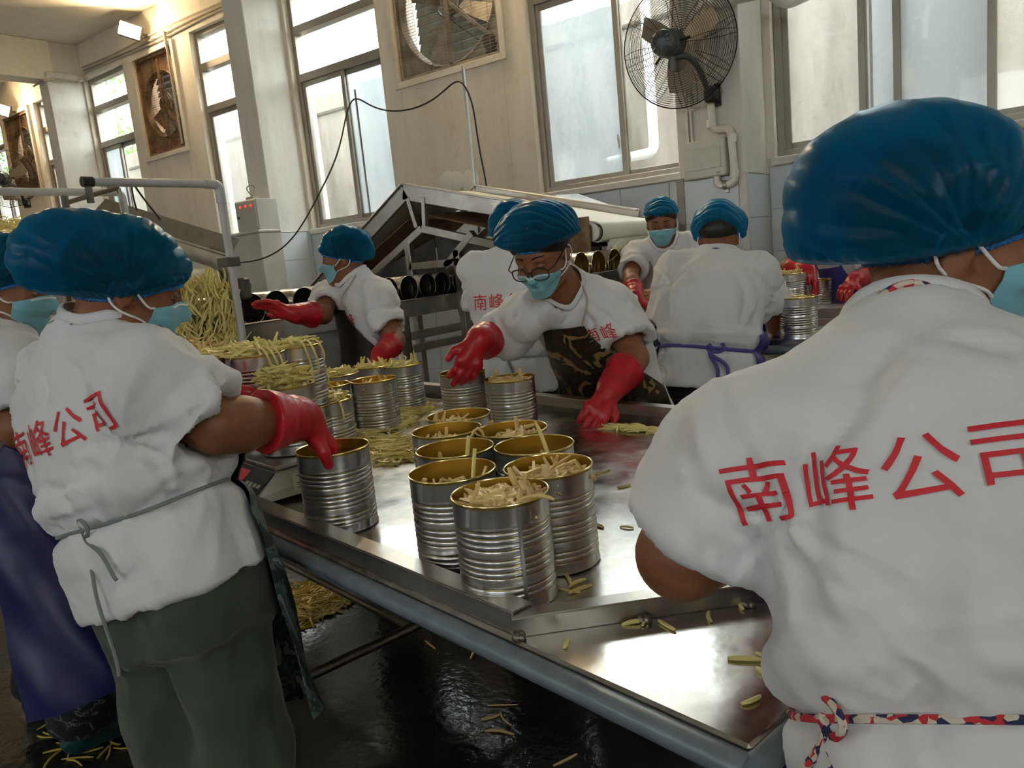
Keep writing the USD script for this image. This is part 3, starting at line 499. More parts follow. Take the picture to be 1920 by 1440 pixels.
# --- middle conveyor
yfB, ybB = 3.9, 4.68
pk, re = ony(757, 344, yfB), ony(1118, 436, yfB)
xk = pk[0]; xB = ony(1112, 430, yfB)[0]; zk = pk[2] - 0.05; zB = ony(1112, 418, yfB)[2]; sB = (zB - zk) / (xB - xk)
f0 = ony(600, 520, yfB); slF = (pk[2] - f0[2]) / (pk[0] - f0[0]); xl = xk - 1.15; zl = zk - slF * 1.15
PB = [(xl, zl), (xk - 0.05, zk - 0.04), (xk, zk), (xk + 0.05, zk + 0.05 * sB), (xB, zB)]
tB, beltB = conveyor('conveyor', 'middle conveyor with a cream belt rising to a peak and sloping down to the right', PB, yfB, ybB)
for y in (yfB, ybB):
    xend = ony(957, 405, yfB)[0] if y == yfB else xB - 0.1
    part(tB, 'side_rail', cat([bar((xk - 0.01, y, zk - 0.0), (xend, y, zk + sB * (xend - xk)), 0.02, 0.11, (-sB, 0, 1)), bar((xk - 0.01, y, zk + 0.05), (xend, y, zk + sB * (xend - xk) + 0.05), 0.05, 0.012, (-sB, 0, 1))]), 'steel')
    part(tB, 'side_rail', cat([bar((xk + 0.01, y, zk + 0.0), (xl, y, zl), 0.02, 0.11, (-slF, 0, 1)), bar((xk, y, zk + 0.05), (xl, y, zl + 0.05), 0.05, 0.012, (-slF, 0, 1))]), 'steel')
    part(tB, 'lower_rail', cat([bar((xk + 0.13, y, zk - 0.26), (xB - 0.15, y, zB - 0.21), 0.045, 0.05, (-sB, 0, 1)), bar((xk + 0.13, y, zk - 0.26), (xl + 0.25, y, zl - 0.12), 0.045, 0.05, (-slF, 0, 1)), bar((xk + 0.03, y, zk - 0.05), (xk + 0.08, y, zk - 0.25), 0.04, 0.03, (1, 0, 0)), bar((xk + 0.17, y, zk - 0.06), (xk + 0.15, y, zk - 0.25), 0.04, 0.03, (1, 0, 0))]), 'steel')
part(tB, 'return_belt', sheet([[(xk + 0.05, yfB + 0.05, zk - 0.15), (xk + 0.05, ybB - 0.05, zk - 0.15)], [(xB - 0.1, yfB + 0.05, zB - 0.13), (xB - 0.1, ybB - 0.05, zB - 0.13)]], 0.006), 'rust', label='brown underside of the returning belt')
part(tB, 'return_belt', sheet([[(xk - 0.05, yfB + 0.05, zk - 0.19), (xk - 0.05, ybB - 0.05, zk - 0.19)], [(xl, yfB + 0.05, zl - 0.06), (xl, ybB - 0.05, zl - 0.06)]], 0.006), 'rust')
part(tB, 'end_plate', cat([pbox(xB - 0.52, xB - 0.02, yfB - 0.012, yfB + 0.002, zB - 0.16, zB + 0.04, 0.004), rod((xB - 0.44, yfB - 0.03, zB - 0.04), (xB - 0.44, yfB, zB - 0.04), 0.012, 10)]), 'rust')
for x, zt in ((xk - 0.02, zk - 0.32), (-3.27, zk - 0.42)):
    for y in (yfB, ybB): part(tB, 'leg', bar((x, y, 0.02), (x, y, zt), 0.05, 0.05, (1, 0, 0)), 'steel')
xd0, xd1 = ony(838, 500, yfB), ony(888, 437, yfB)
part(tB, 'brace', bar(xd0, xd1, 0.05, 0.05), 'steel'); [part(tB, 'cross_rail', q_, 'steel') for q_ in ([bar((xk - 0.02, yfB, ony(800, 497, yfB)[2]), (xB - 0.2, yfB, ony(800, 497, yfB)[2]), 0.05, 0.05), bar((xk - 0.02, ybB, ony(800, 497, yfB)[2]), (xB - 0.2, ybB, ony(800, 497, yfB)[2]), 0.05, 0.05)])]
part(tB, 'side_panel', sheet([[(xk - 1.0, yfB + 0.3, zk - 0.05 - slF), (xk - 0.05, yfB + 0.3, zk - 0.32)], [(xk - 1.0, yfB + 0.3, 1.15), (xk - 0.05, yfB + 0.3, 1.28)]], -0.008), 'concrete_dark', label='dark grey sheet panel under the rising belt')
part(tB, 'side_panel', sheet([[(xk - 0.05, yfB + 0.32, zk - 0.30), (xk + 0.62, yfB + 0.32, zk - 0.42)], [(xk - 0.05, yfB + 0.32, 1.30), (xk + 0.12, yfB + 0.32, 1.30)]], -0.008), 'concrete_dark', label='dark grey sheet panel under the peak')
q0, q1 = ony(880, 480, yfB + 0.35), ony(985, 440, yfB + 0.35)
part(tB, 'drip_tray', cat([sheet([[(xk + 0.72, yfB + 0.05, zk - 0.55), (xB - 0.25, yfB + 0.05, zB - 0.30)], [(xk + 0.72, ybB - 0.05, zk - 0.55), (xB - 0.25, ybB - 0.05, zB - 0.30)]], 0.006), bar((xk + 0.68, yfB, zk - 0.72), (xB - 0.25, yfB, zk - 0.66), 0.04, 0.03)]), 'steel_sheet')
part(tB, 'discharge_flap', sheet([[(xB + 0.05, yfB + 0.10, zB - 0.10), (xB + 0.05, ybB - 0.1, zB - 0.10)], [(xB + 0.0, yfB + 0.10, zB - 0.22), (xB + 0.0, ybB - 0.1, zB - 0.22)]], 0.005), 'belt')
mh = thing('motor_housing', 'bare steel motor housing with a slanted end at the right end of the middle conveyor', 'motor housing', loc=(xB, ybB, zB - 0.2))
H0 = [ony(x, y, ybB - 0.10) for x, y in ((1045, 362), (1136, 399), (1118, 432))]; d = 0.30
V = [ony(1038, 366, ybB + 0.02), ony(1134, 400, ybB + 0.02), ony(1166, 456, ybB + 0.02), ony(1120, 436, ybB + 0.02), ony(1030, 392, ybB + 0.02)]
W_ = [v + A([0.02, d, 0.01]) for v in V]; part(mh, 'cover', m3.Manifold.hull_points(A(V + W_)), 'steel'); part(mh, 'motor', cat([rod(A(V[3]) + [-0.05, 0.05, -0.02], A(V[3]) + [-0.05, 0.25, -0.02], 0.05, 16), pbox(V[3][0] - 0.16, V[3][0] + 0.05, V[3][1] - 0.06, V[3][1] + 0.1, V[3][2] - 0.13, V[3][2] - 0.02, 0.01)]), 'lamp_body', 40)
# --- spray pipe gantries over the left conveyor
xg = -3.05
g0, g1, g2 = onx(160, 348, xg), onx(409, 339, xg), onx(437, 545, xg)
g2[1] = g1[1]; g0[2] = g1[2] = (g0[2] + g1[2]) / 2
t = thing('spray_pipe', 'grey plastic pipe gantry standing over the lower end of the left conveyor', 'pipe', loc=(xg, g1[1], 0))
part(t, 'pipe', tube(bend([g0, g1, A([xg, g1[1], 0.05])], 0.03, 5), 0.017, 12), 'pvc_grey', 40)
part(t, 'elbow', tube(bend([g1 - [0, 0.07, 0], g1, g1 - [0, 0, 0.08]], 0.03, 5), 0.021, 12), 'pvc_grey', 40)
part(t, 'pipe_mouth_shade', rod(g0 - [0, 0.01, 0], g0 + [0, 0.03, 0], 0.020, 12), 'plastic_black', label='black plug painted as the shade in the open pipe end'); part(t, 'clamp', pbox(xg - 0.06, xg + 0.03, g1[1] - 0.03, g1[1] + 0.03, ony(440, 490, g1[1])[2] - 0.02, ony(440, 490, g1[1])[2] + 0.02), 'lamp_body')  # black plug stands in for the shade inside the open pipe
xh = -3.9; h0, h1 = onx(-30, 369, xh), onx(228, 361, xh); h0[2] = h1[2]
t2 = thing('spray_pipe', 'second pale pipe gantry behind the first, reaching past the left edge', 'pipe', loc=(xh, h1[1], 0))
part(t2, 'pipe', tube(bend([h0, h1, A([xh, h1[1], 0.05])], 0.03, 5), 0.018, 12), 'pvc_grey', 40)
b0, b1 = onx(122, 381, xh + 0.35), onx(222, 352, xh + 0.35)
t3 = thing('spray_bar', 'thin dark slanted spray bar with hanging valves between the two pipe gantries', 'pipe', loc=b0)
part(t3, 'bar', rod(b0, b1, 0.010, 8), 'steel_dark'); part(t3, 'bar', tube([b1, b1 + [0, 0.0, -0.02], (b1[0], b1[1], zb(b1[0]) + 0.05)], 0.010, 8), 'steel_dark'); [part(t3, 'valve', q_, 'lamp_body') for q_ in (rod(b0 + [0, 0.0, 0.03], b0 - [0, 0, 0.09], 0.014, 8), rod(b0 + (b1 - b0) * 0.45 + [0, 0, 0.05], b0 + (b1 - b0) * 0.45 - [0, 0, 0.03], 0.016, 8))]
for (s, lab), pts in zip((('left', 'left thin black hose hanging from the front pipe gantry'), ('right', 'right thin black hose slanting from the front pipe gantry to the splash guard')), ([(246, 341), (250, 370), (257, 395)], [(248, 341), (262, 362), (285, 392), (301, 412)])):
    obj('spray_hose', tube(spline([onx(*q, xg - 0.02) for q in pts], 14), 0.004, 6), 'cable_black', lab, 'hose', smooth=60)
# --- can chute under the conveyors
XC = -3.4; yc0, yc1 = 1.6, 4.75
t = thing('can_chute', 'long steel chute rail that holds a row of empty tins lying on their sides', 'chute', loc=(XC, 3, 0))
part(t, 'front_rail', bar((XC + 0.05, yc0, 1.165), (XC + 0.05, yc1, 1.165), 0.012, 0.10, (0, 0, 1)), 'steel'); part(t, 'front_lip', bar((XC + 0.06, yc0, 1.218), (XC + 0.06, yc1, 1.218), 0.035, 0.010), 'steel')
part(t, 'bed', pbox(XC - 0.21, XC + 0.05, yc0, yc1, 1.195, 1.205), 'steel_dark'); part(t, 'back_rail', pbox(XC - 0.225, XC - 0.21, yc0, yc1, 1.195, 1.30), 'steel_dark')
for y in (yc0 + 0.1, onx(757, 600, XC + 0.04)[1], yc1 - 0.1):
    part(t, 'leg', bar((XC + 0.03, y, 0.01), (XC + 0.03, y, 1.12), 0.06, 0.06, (1, 0, 0)), 'steel_dark'); part(t, 'leg', bar((XC - 0.19, y, 0.01), (XC - 0.19, y, 1.19), 0.04, 0.05, (1, 0, 0)), 'steel_dark')
zr = onx(840, 625, XC + 0.04)[2]
for z in (zr + 0.03, zr - 0.05): part(t, 'cross_rail', bar((XC + 0.04, onx(757, 600, XC)[1], z), (XC + 0.04, yc1 - 0.1, z), 0.03, 0.05), 'steel')
part(t, 'kick_panel', pbox(XC - 0.02, XC - 0.012, yc0, onx(757, 600, XC)[1] - 0.05, 0.55, 1.11, 0.002), 'steel', label='wet steel panel under the rail')
part(t, 'strut', cat([bar(onx(870, 570, XC - 0.1), onx(872, 640, XC - 0.1), 0.04, 0.03, (1, 0, 0)), bar(onx(860, 572, XC - 0.12), onx(880, 640, XC - 0.12), 0.03, 0.02, (1, 0, 0)), bar(onx(905, 570, XC - 0.1), onx(910, 700, XC - 0.1), 0.06, 0.05, (1, 0, 0))]), 'steel_dark')
XD = -2.15; q = onx(1150, 508, XD)
t = thing('can_chute', 'short steel chute rail behind the far table with tins lying on it', 'chute', loc=(XD, q[1], 0))
yd0, yd1 = 3.5, 4.35
zd = q[2]
part(t, 'front_rail', bar((XD, yd0, zd - 0.04), (XD, yd1, zd - 0.04), 0.012, 0.09), 'steel'); part(t, 'bed', pbox(XD - 0.22, XD, yd0, yd1, zd - 0.05, zd - 0.04), 'steel_dark')
for y in (yd0 + 0.06, yd1 - 0.06): part(t, 'leg', bar((XD - 0.1, y, 0.01), (XD - 0.1, y, zd - 0.05), 0.05, 0.05, (1, 0, 0)), 'steel_dark')
# --- the main packing table
TZ = 0.87; TU = A([0.9788, -0.2048, 0]); TV = A([0.2048, 0.9788, 0]); T0 = A([-0.285, 0.742, 0])    # its near right corner
tp = lambda u, v, z=0.0: T0 - TU * u + TV * v + A([0, 0, z])        # u metres to the left, v metres back
LT, WT = 2.62, 1.27
t = thing('packing_table', 'wet stainless steel packing table with a raised rail and grey painted tube frame', 'table', loc=T0)
RT = np.vstack([TU, TV, [0, 0, 1]])
part(t, 'tabletop', cbox(tp(LT / 2, WT / 2, TZ - 0.012), (LT, WT, 0.024), 0.004, RT), 'table_steel')
part(t, 'front_tube', rod(tp(-0.005, -0.012, TZ - 0.020), tp(LT, -0.012, TZ - 0.020), 0.0175, 16), 'tube_paint', 40, label='grey painted tube along the front edge')
part(t, 'end_tube', rod(tp(-0.008, -0.012, TZ - 0.020), tp(-0.008, WT, TZ - 0.020), 0.0175, 16), 'tube_paint', 40); part(t, 'back_tube', rod(tp(0, WT + 0.012, TZ - 0.020), tp(LT, WT + 0.012, TZ - 0.020), 0.0175, 16), 'tube_paint', 40)
uR = 0.395
def channel(p, q, h, w, side):
    """an open steel channel: web, top flange, lip"""
    d = (q - p) / np.linalg.norm(q - p); n = np.cross([0, 0, 1.0], d) * side
    return cat([bar(p + A([0, 0, h / 2]), q + A([0, 0, h / 2]), 0.004, h), bar(p + n * w / 2 + A([0, 0, h]), q + n * w / 2 + A([0, 0, h]), w, 0.004), bar(p + n * w + A([0, 0, h - 0.008]), q + n * w + A([0, 0, h - 0.008]), 0.004, 0.018)])
part(t, 'front_rail', channel(tp(uR, 0.012, TZ), tp(LT, 0.012, TZ), 0.034, 0.040, -1), 'steel', label='steel channel rail along the front edge')
part(t, 'back_rail', channel(tp(0.02, WT - 0.012, TZ), tp(LT, WT - 0.012, TZ), 0.045, 0.042, 1), 'steel')
part(t, 'left_rail', channel(tp(LT - 0.012, 0.01, TZ), tp(LT - 0.012, WT, TZ), 0.045, 0.042, -1), 'steel')
dv0, dv1 = onz(962, 1196, TZ), onz(1447, 1126, TZ); dd = (dv1 - dv0) / np.linalg.norm(dv1 - dv0)
part(t, 'divider', channel(dv0, dv0 + dd * 0.86, 0.029, 0.032, 1), 'steel', label='loose steel divider bar lying slantwise across the table')
for s_q in (0.012, 0.20, 0.36): part(t, 'weld_bead', cat([place(trimesh.creation.icosphere(1, 0.007), None, dv0 + dd * s_q + A([0.004, -0.008, 0.004]) + A([0.004 * math.sin(k * 2.1), 0.004 * math.cos(k * 1.7), 0.0])) for k in range(4)]), 'steel_dark', 40)
for k, (u, v) in enumerate(((0.03, 0.02), (0.03, WT - 0.02), (1.55, 0.02), (1.55, WT - 0.02), (LT - 0.05, 0.02), (LT - 0.05, WT - 0.02))):
    part(t, 'leg', rod(tp(u, v, 0.0), tp(u, v, TZ - 0.03), 0.021, 14), 'steel_dark', 40)
for q_ in (rod(tp(1.55, 0.02, 0.30), tp(1.55, WT - 0.02, 0.30), 0.016, 10), rod(tp(1.55, 0.55, 0.30), tp(LT - 0.05, 0.55, 0.30), 0.016, 10), rod(tp(0.03, 0.02, 0.30), tp(0.03, WT - 0.02, 0.30), 0.016, 10)): part(t, 'stretcher', q_, 'steel_dark', 40)
# --- the far table
FZ = 0.95
fe = onz(1200, 652, FZ - 0.03)
t = thing('packing_table', 'far steel packing table with a dark tube rail behind the man in glasses', 'table', loc=(-1, fe[1] + 0.3, 0))
fx0, fx1, fy0, fy1 = -2.0, 0.35, fe[1], fe[1] + 0.50
part(t, 'tabletop', pbox(fx0, fx1, fy0, fy1, FZ - 0.03, FZ), 'table_steel'); part(t, 'front_tube', rod((fx0, fy0 - 0.012, FZ - 0.045), (fx1, fy0 - 0.012, FZ - 0.045), 0.02, 14), 'tube_paint', 40)
part(t, 'back_tube', rod((fx0, fy1 + 0.012, FZ - 0.045), (fx1, fy1 + 0.012, FZ - 0.045), 0.02, 14), 'tube_paint', 40)
for x in (fx0 + 0.16, fx0 + 0.30, fx1 - 0.1):
    for y in (fy0 + 0.03, fy1 - 0.03): part(t, 'leg', bar((x, y, 0), (x, y, FZ - 0.03), 0.035, 0.035, (1, 0, 0)), 'aluminium_white')
part(t, 'stretcher', rod((fx0 + 0.1, fy0 + 0.02, 0.42), (fx0 + 1.2, fy0 + 0.06, 0.52), 0.02, 10), 'pvc_grey', 40)
t = thing('steel_tray', 'steel tray of cut strips beside the purple apron on the far table', 'tray', loc=(-0.9, fy0 + 0.3, FZ))
part(t, 'tray', cat([pbox(-1.12, -0.82, fy0 + 0.08, fy0 + 0.4, FZ + 0.001, FZ + 0.006), pbox(-1.12, -0.82, fy0 + 0.08, fy0 + 0.09, FZ + 0.001, FZ + 0.04), pbox(-1.12, -0.82, fy0 + 0.39, fy0 + 0.4, FZ + 0.001, FZ + 0.04), pbox(-1.12, -1.11, fy0 + 0.08, fy0 + 0.4, FZ + 0.001, FZ + 0.04), pbox(-0.83, -0.82, fy0 + 0.08, fy0 + 0.4, FZ + 0.001, FZ + 0.04)]), 'steel')
# ================================================================== tins and bamboo shoots
def shoot_mat(name, cols, rough=0.4):
    mk(name, {'g': ('geometry', {}), 'r': ('rgb_ramp', {'ramp': [(i / (len(cols) - 1), c) for i, c in enumerate(cols)]}), 'p': ('principled_bsdf', {'roughness': rough, 'subsurface_weight': 0.0})},
       [('g.random_per_island', 'r.fac'), ('r.color', 'p.base_color')])
shoot_mat('shoot_pale', [(0.74, 0.56, 0.26), (0.82, 0.67, 0.36), (0.78, 0.65, 0.30), (0.86, 0.74, 0.46), (0.76, 0.66, 0.24)])
shoot_mat('shoot_yellow', [(0.78, 0.68, 0.26), (0.86, 0.77, 0.38), (0.80, 0.74, 0.28), (0.88, 0.80, 0.46), (0.76, 0.70, 0.30)])
shoot_mat('shoot_floor', [(0.50, 0.38, 0.08), (0.42, 0.36, 0.08), (0.56, 0.44, 0.12)], 0.3)
def strips(c, d, L, w=0.0045, bend_=0.25, seed=0, seg=4):
    """many strips at once: centres c, directions d, lengths L; each a tapered, bent bar"""
    rg = np.random.default_rng(seed); n = len(c); d = d / np.linalg.norm(d, axis=1, keepdims=True)
    r = rg.normal(size=(n, 3)); s = np.cross(d, r); s /= np.linalg.norm(s, axis=1, keepdims=True) + 1e-9; k = np.cross(d, s)
    t = np.linspace(-0.5, 0.5, seg + 1); B = rg.uniform(-bend_, bend_, n)[:, None]; W = w * rg.uniform(0.7, 1.25, n)
    ctr = c[:, None] + d[:, None] * (t[None, :, None] * L[:, None, None]) + s[:, None] * ((B * (4 * t[None] ** 2 - 0.5)) * L[:, None] * 0.5)[..., None]
    tap = 1 - 0.35 * np.abs(2 * t) ** 5; cor = [(-1, -1), (1, -1), (1, 1), (-1, 1)]
    V = np.stack([ctr + (a * s[:, None] + b * 0.75 * k[:, None]) * (W[:, None] * 0.5 * tap[None])[..., None] * 1.1 for a, b in cor], 2)
    V = V.reshape(-1, 3); F = []
    for i in range(seg):
        for q in range(4): F += [(i * 4 + q, i * 4 + (q + 1) % 4, (i + 1) * 4 + (q + 1) % 4), (i * 4 + q, (i + 1) * 4 + (q + 1) % 4, (i + 1) * 4 + q)]
    e = seg * 4; F += [(0, 2, 1), (0, 3, 2), (e, e + 1, e + 2), (e, e + 2, e + 3)]
    F = (A(F)[None] + (np.arange(n) * (seg + 1) * 4)[:, None, None]).reshape(-1, 3)
    return V, F
def dirs(n, rg, flat=0.25, az=None, spread=math.pi):
    a = rg.uniform(0, 2 * np.pi, n) if az is None else az + rg.normal(0, spread, n); return np.stack([np.cos(a), np.sin(a), rg.normal(0, flat, n)], 1)
CD, CH = 0.0785, 0.178
def can_profile():
    p = [(0.0, 0.002), (CD - 0.006, 0.002), (CD - 0.001, 0.0), (CD + 0.0015, 0.003), (CD, 0.008)]
    z = 0.020
    for grp in ((0.020, 3), (0.058, 4), (0.103, 4)):
        for k in range(grp[1]):
            z = grp[0] + k * 0.0098
            p += [(CD - 0.0003, z), (CD - 0.0018, z + 0.0018), (CD - 0.0003, z + 0.0042), (CD + 0.0006, z + 0.0062), (CD, z + 0.0086)]
        p.append((CD, z + 0.0100))
    p += [(CD, CH - 0.006)]
    return p
def make_can(loc, label, group, rz=0.0, inside='gold_lacquer', rim='gold_rim', il='gold lacquered inside', rl='rolled brassy rim'):
    t = thing('tin_can', label, 'tin can', group, loc, rz=rz); L = local(t)
    part(L, 'body', lathe(can_profile(), 48), 'tin', 40)
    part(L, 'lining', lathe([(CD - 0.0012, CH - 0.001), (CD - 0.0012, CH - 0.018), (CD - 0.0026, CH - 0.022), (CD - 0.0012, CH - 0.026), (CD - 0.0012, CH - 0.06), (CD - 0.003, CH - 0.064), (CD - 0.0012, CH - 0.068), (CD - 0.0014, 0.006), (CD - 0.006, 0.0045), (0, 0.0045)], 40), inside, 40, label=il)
    part(L, 'rim', tube([((CD + 0.0005) * math.cos(a), (CD + 0.0005) * math.sin(a), CH - 0.001) for a in np.arange(48) * 2 * math.pi / 48], 0.0019, 8, closed=True), rim, 40, label=rl)
    part(L, 'seam', pbox(CD - 0.001, CD + 0.0012, -0.0028, 0.0028, 0.008, CH - 0.006, 0.0005), 'tin_seam', label='soldered side seam')
    return t
G1 = 'open tins on the packing table'
Z0 = TZ + 0.001
# (x, y, base z, seam turn, fill, label)
def cz(px0, px1, cy, zt=None):
    """centre of a tin from the two ends of its mouth and the mouth's height in the picture"""
    q = at((px0 + px1) / 2, cy, FPX * 0.157 / (px1 - px0)); return q
def on_table(a, b, cy, k=0.5):
    q = cz(a, b, cy); p = onz((a + b) / 2, cy, TZ + CH); m = q * (1 - k) + p * k; return (m[0], m[1], Z0)
s17 = cz(477, 588, 722); SCZ = 0.098
s24 = on_table(553, 691, 831)
CANS = [
 (on_table(848, 1027, 926, 0.6), -33, 0.74, 'nearest tin of the front cluster, one strip poking out to the right'),
 (on_table(767, 928, 883), 200, 0.62, 'tin just left of the nearest tin, two strips standing up in it'),
 (on_table(944, 1110, 871), 140, 0.74, 'tin right behind the nearest tin, reflecting red, strips at its foot'),
 (on_table(780, 925, 838), 250, 0.60, 'left tin in the third row of the front cluster, one fat strip upright'),
 (on_table(927, 1075, 833), 60, 0.55, 'right tin in the third row of the front cluster, a strip leaning out'),
 (on_table(773, 902, 806), 222, 0.66, 'left tin in the fourth row of the front cluster beside loose strips'),
 (on_table(893, 1025, 808), 300, 0.72, 'right tin in the fourth row of the front cluster, strip over its rim'),
 (on_table(800, 919, 778), 20, 0.70, 'rearmost tin of the front cluster, before the two tins by the man'),
 (on_table(823, 909, 697), 90, 0.35, 'nearly empty tin under the right glove of the man in glasses'),
 (on_table(907, 1002, 706), 250, 0.86, 'full tin right in front of the camouflage apron of the man in glasses'),
 (on_table(655, 743, 704), 10, 0.72, 'broad brownish tin of the left hand group, loose strips round its foot'),
 (on_table(712, 791, 675), 265, 0.93, 'full tin with dark seam at the back right of the left hand group'),
 (on_table(656, 736, 674), 120, 0.93, 'full tin at the back under the glove of the black aproned person'),
 (on_table(589, 671, 693), 30, 0.92, 'tin overflowing with spiky strips in the middle of the left hand group'),
 (on_table(570, 655, 727, 0.2), 30, 0.80, 'tin with strips hooked over both edges just right of the scale'),
 (on_table(562, 658, 752), 77, 0.99, 'low full tin behind the red glove that reaches into the near left tin'),
 (on_table(545, 625, 702), 10, 0.85, 'tin mostly hidden behind the tin on the scale, gold inside showing'),
 ((s17[0], s17[1], TZ + SCZ), 100, 1.0, 'tin on the weighing scale, heaped with yellow strips'),
 ((s24[0], s24[1], Z0), 215, 0.18, 'near left tin with a red glove reaching into it'),
]
q20, q21, q22, q23 = (cz(422, 530, 655), cz(382, 490, 650), cz(474, 576, 640), cz(462, 557, 633))
CT = None
for i, (loc, rz, fill, lab) in enumerate(CANS):
    if CT is None: CT = make_can(loc, lab, G1, rz)
    else: copy_of(CT, 'tin_can', lab, 'tin can', G1, loc, rz=rz)
ST = [(q20, 'front'), (q21, 'left'), (q22, 'right rear'), (q23, 'rear middle')]
zt = TZ + CH + 0.003
stk = []
for q, w in ST:
    x, y = q[0], q[1]; stk.append((x, y))
qa = stk[0]
stk[1] = (qa[0] - 0.16 * 0.45 - 0.05, qa[1] - 0.155 * 0.35 - 0.05)      # keep the four clear of one another
stk[1] = (qa[0] - 0.138, qa[1] - 0.078); stk[2] = (qa[0] - 0.028, qa[1] + 0.158); stk[3] = (qa[0] - 0.172, qa[1] + 0.094)
for (x, y), (q, w) in zip(stk, ST):
    copy_of(CT, 'tin_can', f'{w} tin in the lower layer of the double stack left of the scale', 'tin can', G1, (x, y, Z0), rz=40)
    copy_of(CT, 'tin_can', f'{w} tin in the top layer of the double stack left of the scale', 'tin can', G1, (x, y, zt), rz=140)
def fill_can(loc, level, label, seed, mat='shoot_pale', n=70, mound=0.012, spikes=5, top=True):
    rg = np.random.default_rng(seed); R = CD - 0.010; zb_ = level * CH
    a = rg.uniform(0, 2 * np.pi, n); r = R * np.sqrt(rg.uniform(0, 1, n)) * 0.80; L = rg.uniform(0.045, 0.10, n)
    L = np.minimum(L, 2 * np.sqrt(np.maximum(R ** 2 - r ** 2, 0.0006)) * 0.95)
    n_ = n; h = mound * (1 - (r / R) ** 2) * (1 if mound < 0.03 else rg.uniform(0.35, 1.0, n)); c = np.stack([r * np.cos(a), r * np.sin(a), zb_ + h + rg.uniform(-0.004, 0.007, n)], 1)
    d = dirs(n, rg, 0.16); tn = a + math.pi / 2 + rg.normal(0, 0.5, n); far = r > 0.45 * R; d[far, 0] = np.cos(tn[far]); d[far, 1] = np.sin(tn[far])
    ms = [strips(c, d, L, 0.0062, 0.22, seed)]
    if spikes:
        b = rg.uniform(0, 2 * np.pi, spikes); rr = R * rg.uniform(0.72, 0.92, spikes); cc = np.stack([rr * np.cos(b), rr * np.sin(b), zb_ + rg.uniform(0.004, 0.02, spikes)], 1)
        dd_ = np.stack([-np.cos(b) * 0.35 + rg.normal(0, 0.2, spikes), -np.sin(b) * 0.35 + rg.normal(0, 0.2, spikes), np.full(spikes, 1.0)], 1); ms.append(strips(cc, dd_, rg.uniform(0.04, 0.075, spikes), 0.008, 0.15, seed + 1))
    g = [[(rr * math.cos(t), rr * math.sin(t), zb_ - (0.006 if mound < 0.03 else 0.014) + mound * (0.6 if mound >= 0.03 else 1) * (1 - (rr / R) ** 2) + 0.004 * math.sin(7 * t + rr * 300)) for t in np.linspace(0, 2 * math.pi, 25)] for rr in np.linspace(0.001, R + 0.006, 6)]
    v, f = sheet(g, 0.01); ms.append((v, f[:, ::-1] if False else f))
    v, f = cat(ms); o = obj('bamboo_strips', (v + A(loc), f), mat, label, 'bamboo shoots', 'bamboo strips filling the tins', 'stuff'); return o
sd = 100
FL = ['in the nearest tin of the front cluster', 'in the tin left of the nearest tin', 'in the tin right behind the nearest tin', 'in the third row left tin of the front cluster', 'in the third row right tin of the front cluster', 'in the leftmost tin of the fourth row', 'in the right tin of the fourth row', 'in the rearmost tin of the front cluster', 'low in the tin under the glove of the man in glasses', 'in the tin before the camouflage apron', 'in the brownish tin on the left', 'in the back right tin of the left hand tins', 'in the tin under the glove of the black aproned woman', 'spilling spikily from the middle tin on the left', 'in the tin right of the scale', 'in the low tin behind the reaching glove', 'in the tin hidden behind the scale tin', 'heaped in the tin on the scale', 'low in the near left tin under the reaching glove']
for i, (loc, rz, fill, lab) in enumerate(CANS):
    sd += 7; yl = i in (17, 15, 14, 13, 12, 11)
    fill_can(loc, min(1.0, fill + (0.10 if fill < 0.8 else 0.02)) if i not in (8, 18) else fill, ('yellow' if yl else 'pale') + ' bamboo shoot strips ' + FL[i], sd, 'shoot_yellow' if yl else 'shoot_pale', n=120 if i < 3 else 240 if i == 17 else 70, mound={17: 0.045, 0: 0.02, 13: 0.025, 15: 0.012}.get(i, 0.010), spikes={0: 9, 1: 5, 13: 12, 12: 8, 11: 6, 15: 2, 17: 2}.get(i, 4))
for (x, y), (q, w) in zip(stk, ST): sd += 5; fill_can((x, y, zt), 0.97, f'yellow strips brimming over in the {w} tin of the double stack', sd, 'shoot_yellow', 80, 0.018, 4)
# a few strips with a place of their own in the tins: hanging over a rim, standing up, poking out
def lone(pts, w, label, mat='shoot_pale', group=None):
    P = spline(pts, 8) if len(pts) > 2 else A(pts, float); v, f = tube(P, np.r_[w * 0.7, np.full(len(P) - 2, w), w * 0.6], 5); return obj('bamboo_strip', (v, f), mat, label, 'bamboo shoot strip', group, smooth=40)
GL = 'single bamboo strips set in the tins'
def cr(i, ang, r=CD, z=CH): l = A(CANS[i][0]); return l + A([r * math.cos(ang), r * math.sin(ang), z])
lone([cr(0, -0.35, 0.045, 0.168), cr(0, -0.15, CD, CH + 0.004), cr(0, -0.1, CD + 0.035, CH + 0.002)], 0.0035, 'strip poking out over the right rim of the nearest tin', 'shoot_pale', GL)
lone([cr(0, 0.1, 0.035, 0.135), cr(0, 0.9, 0.045, 0.20)], 0.006, 'fat strip standing upright in the nearest tin', 'shoot_pale', GL)
lone([cr(1, 0.6, 0.03, 0.12), cr(1, 1.3, 0.055, 0.205)], 0.006, 'green yellow strip standing upright in the tin left of the nearest', 'shoot_yellow', GL)
lone([cr(1, -0.2, 0.05, 0.12), cr(1, 0.3, 0.068, 0.185)], 0.005, 'strip leaning on the right rim of the tin left of the nearest', 'shoot_pale', GL)
lone([cr(3, 0.5, 0.015, 0.115), cr(3, 1.2, 0.035, 0.195)], 0.007, 'fat yellow strip upright in the third row left tin', 'shoot_yellow', GL)
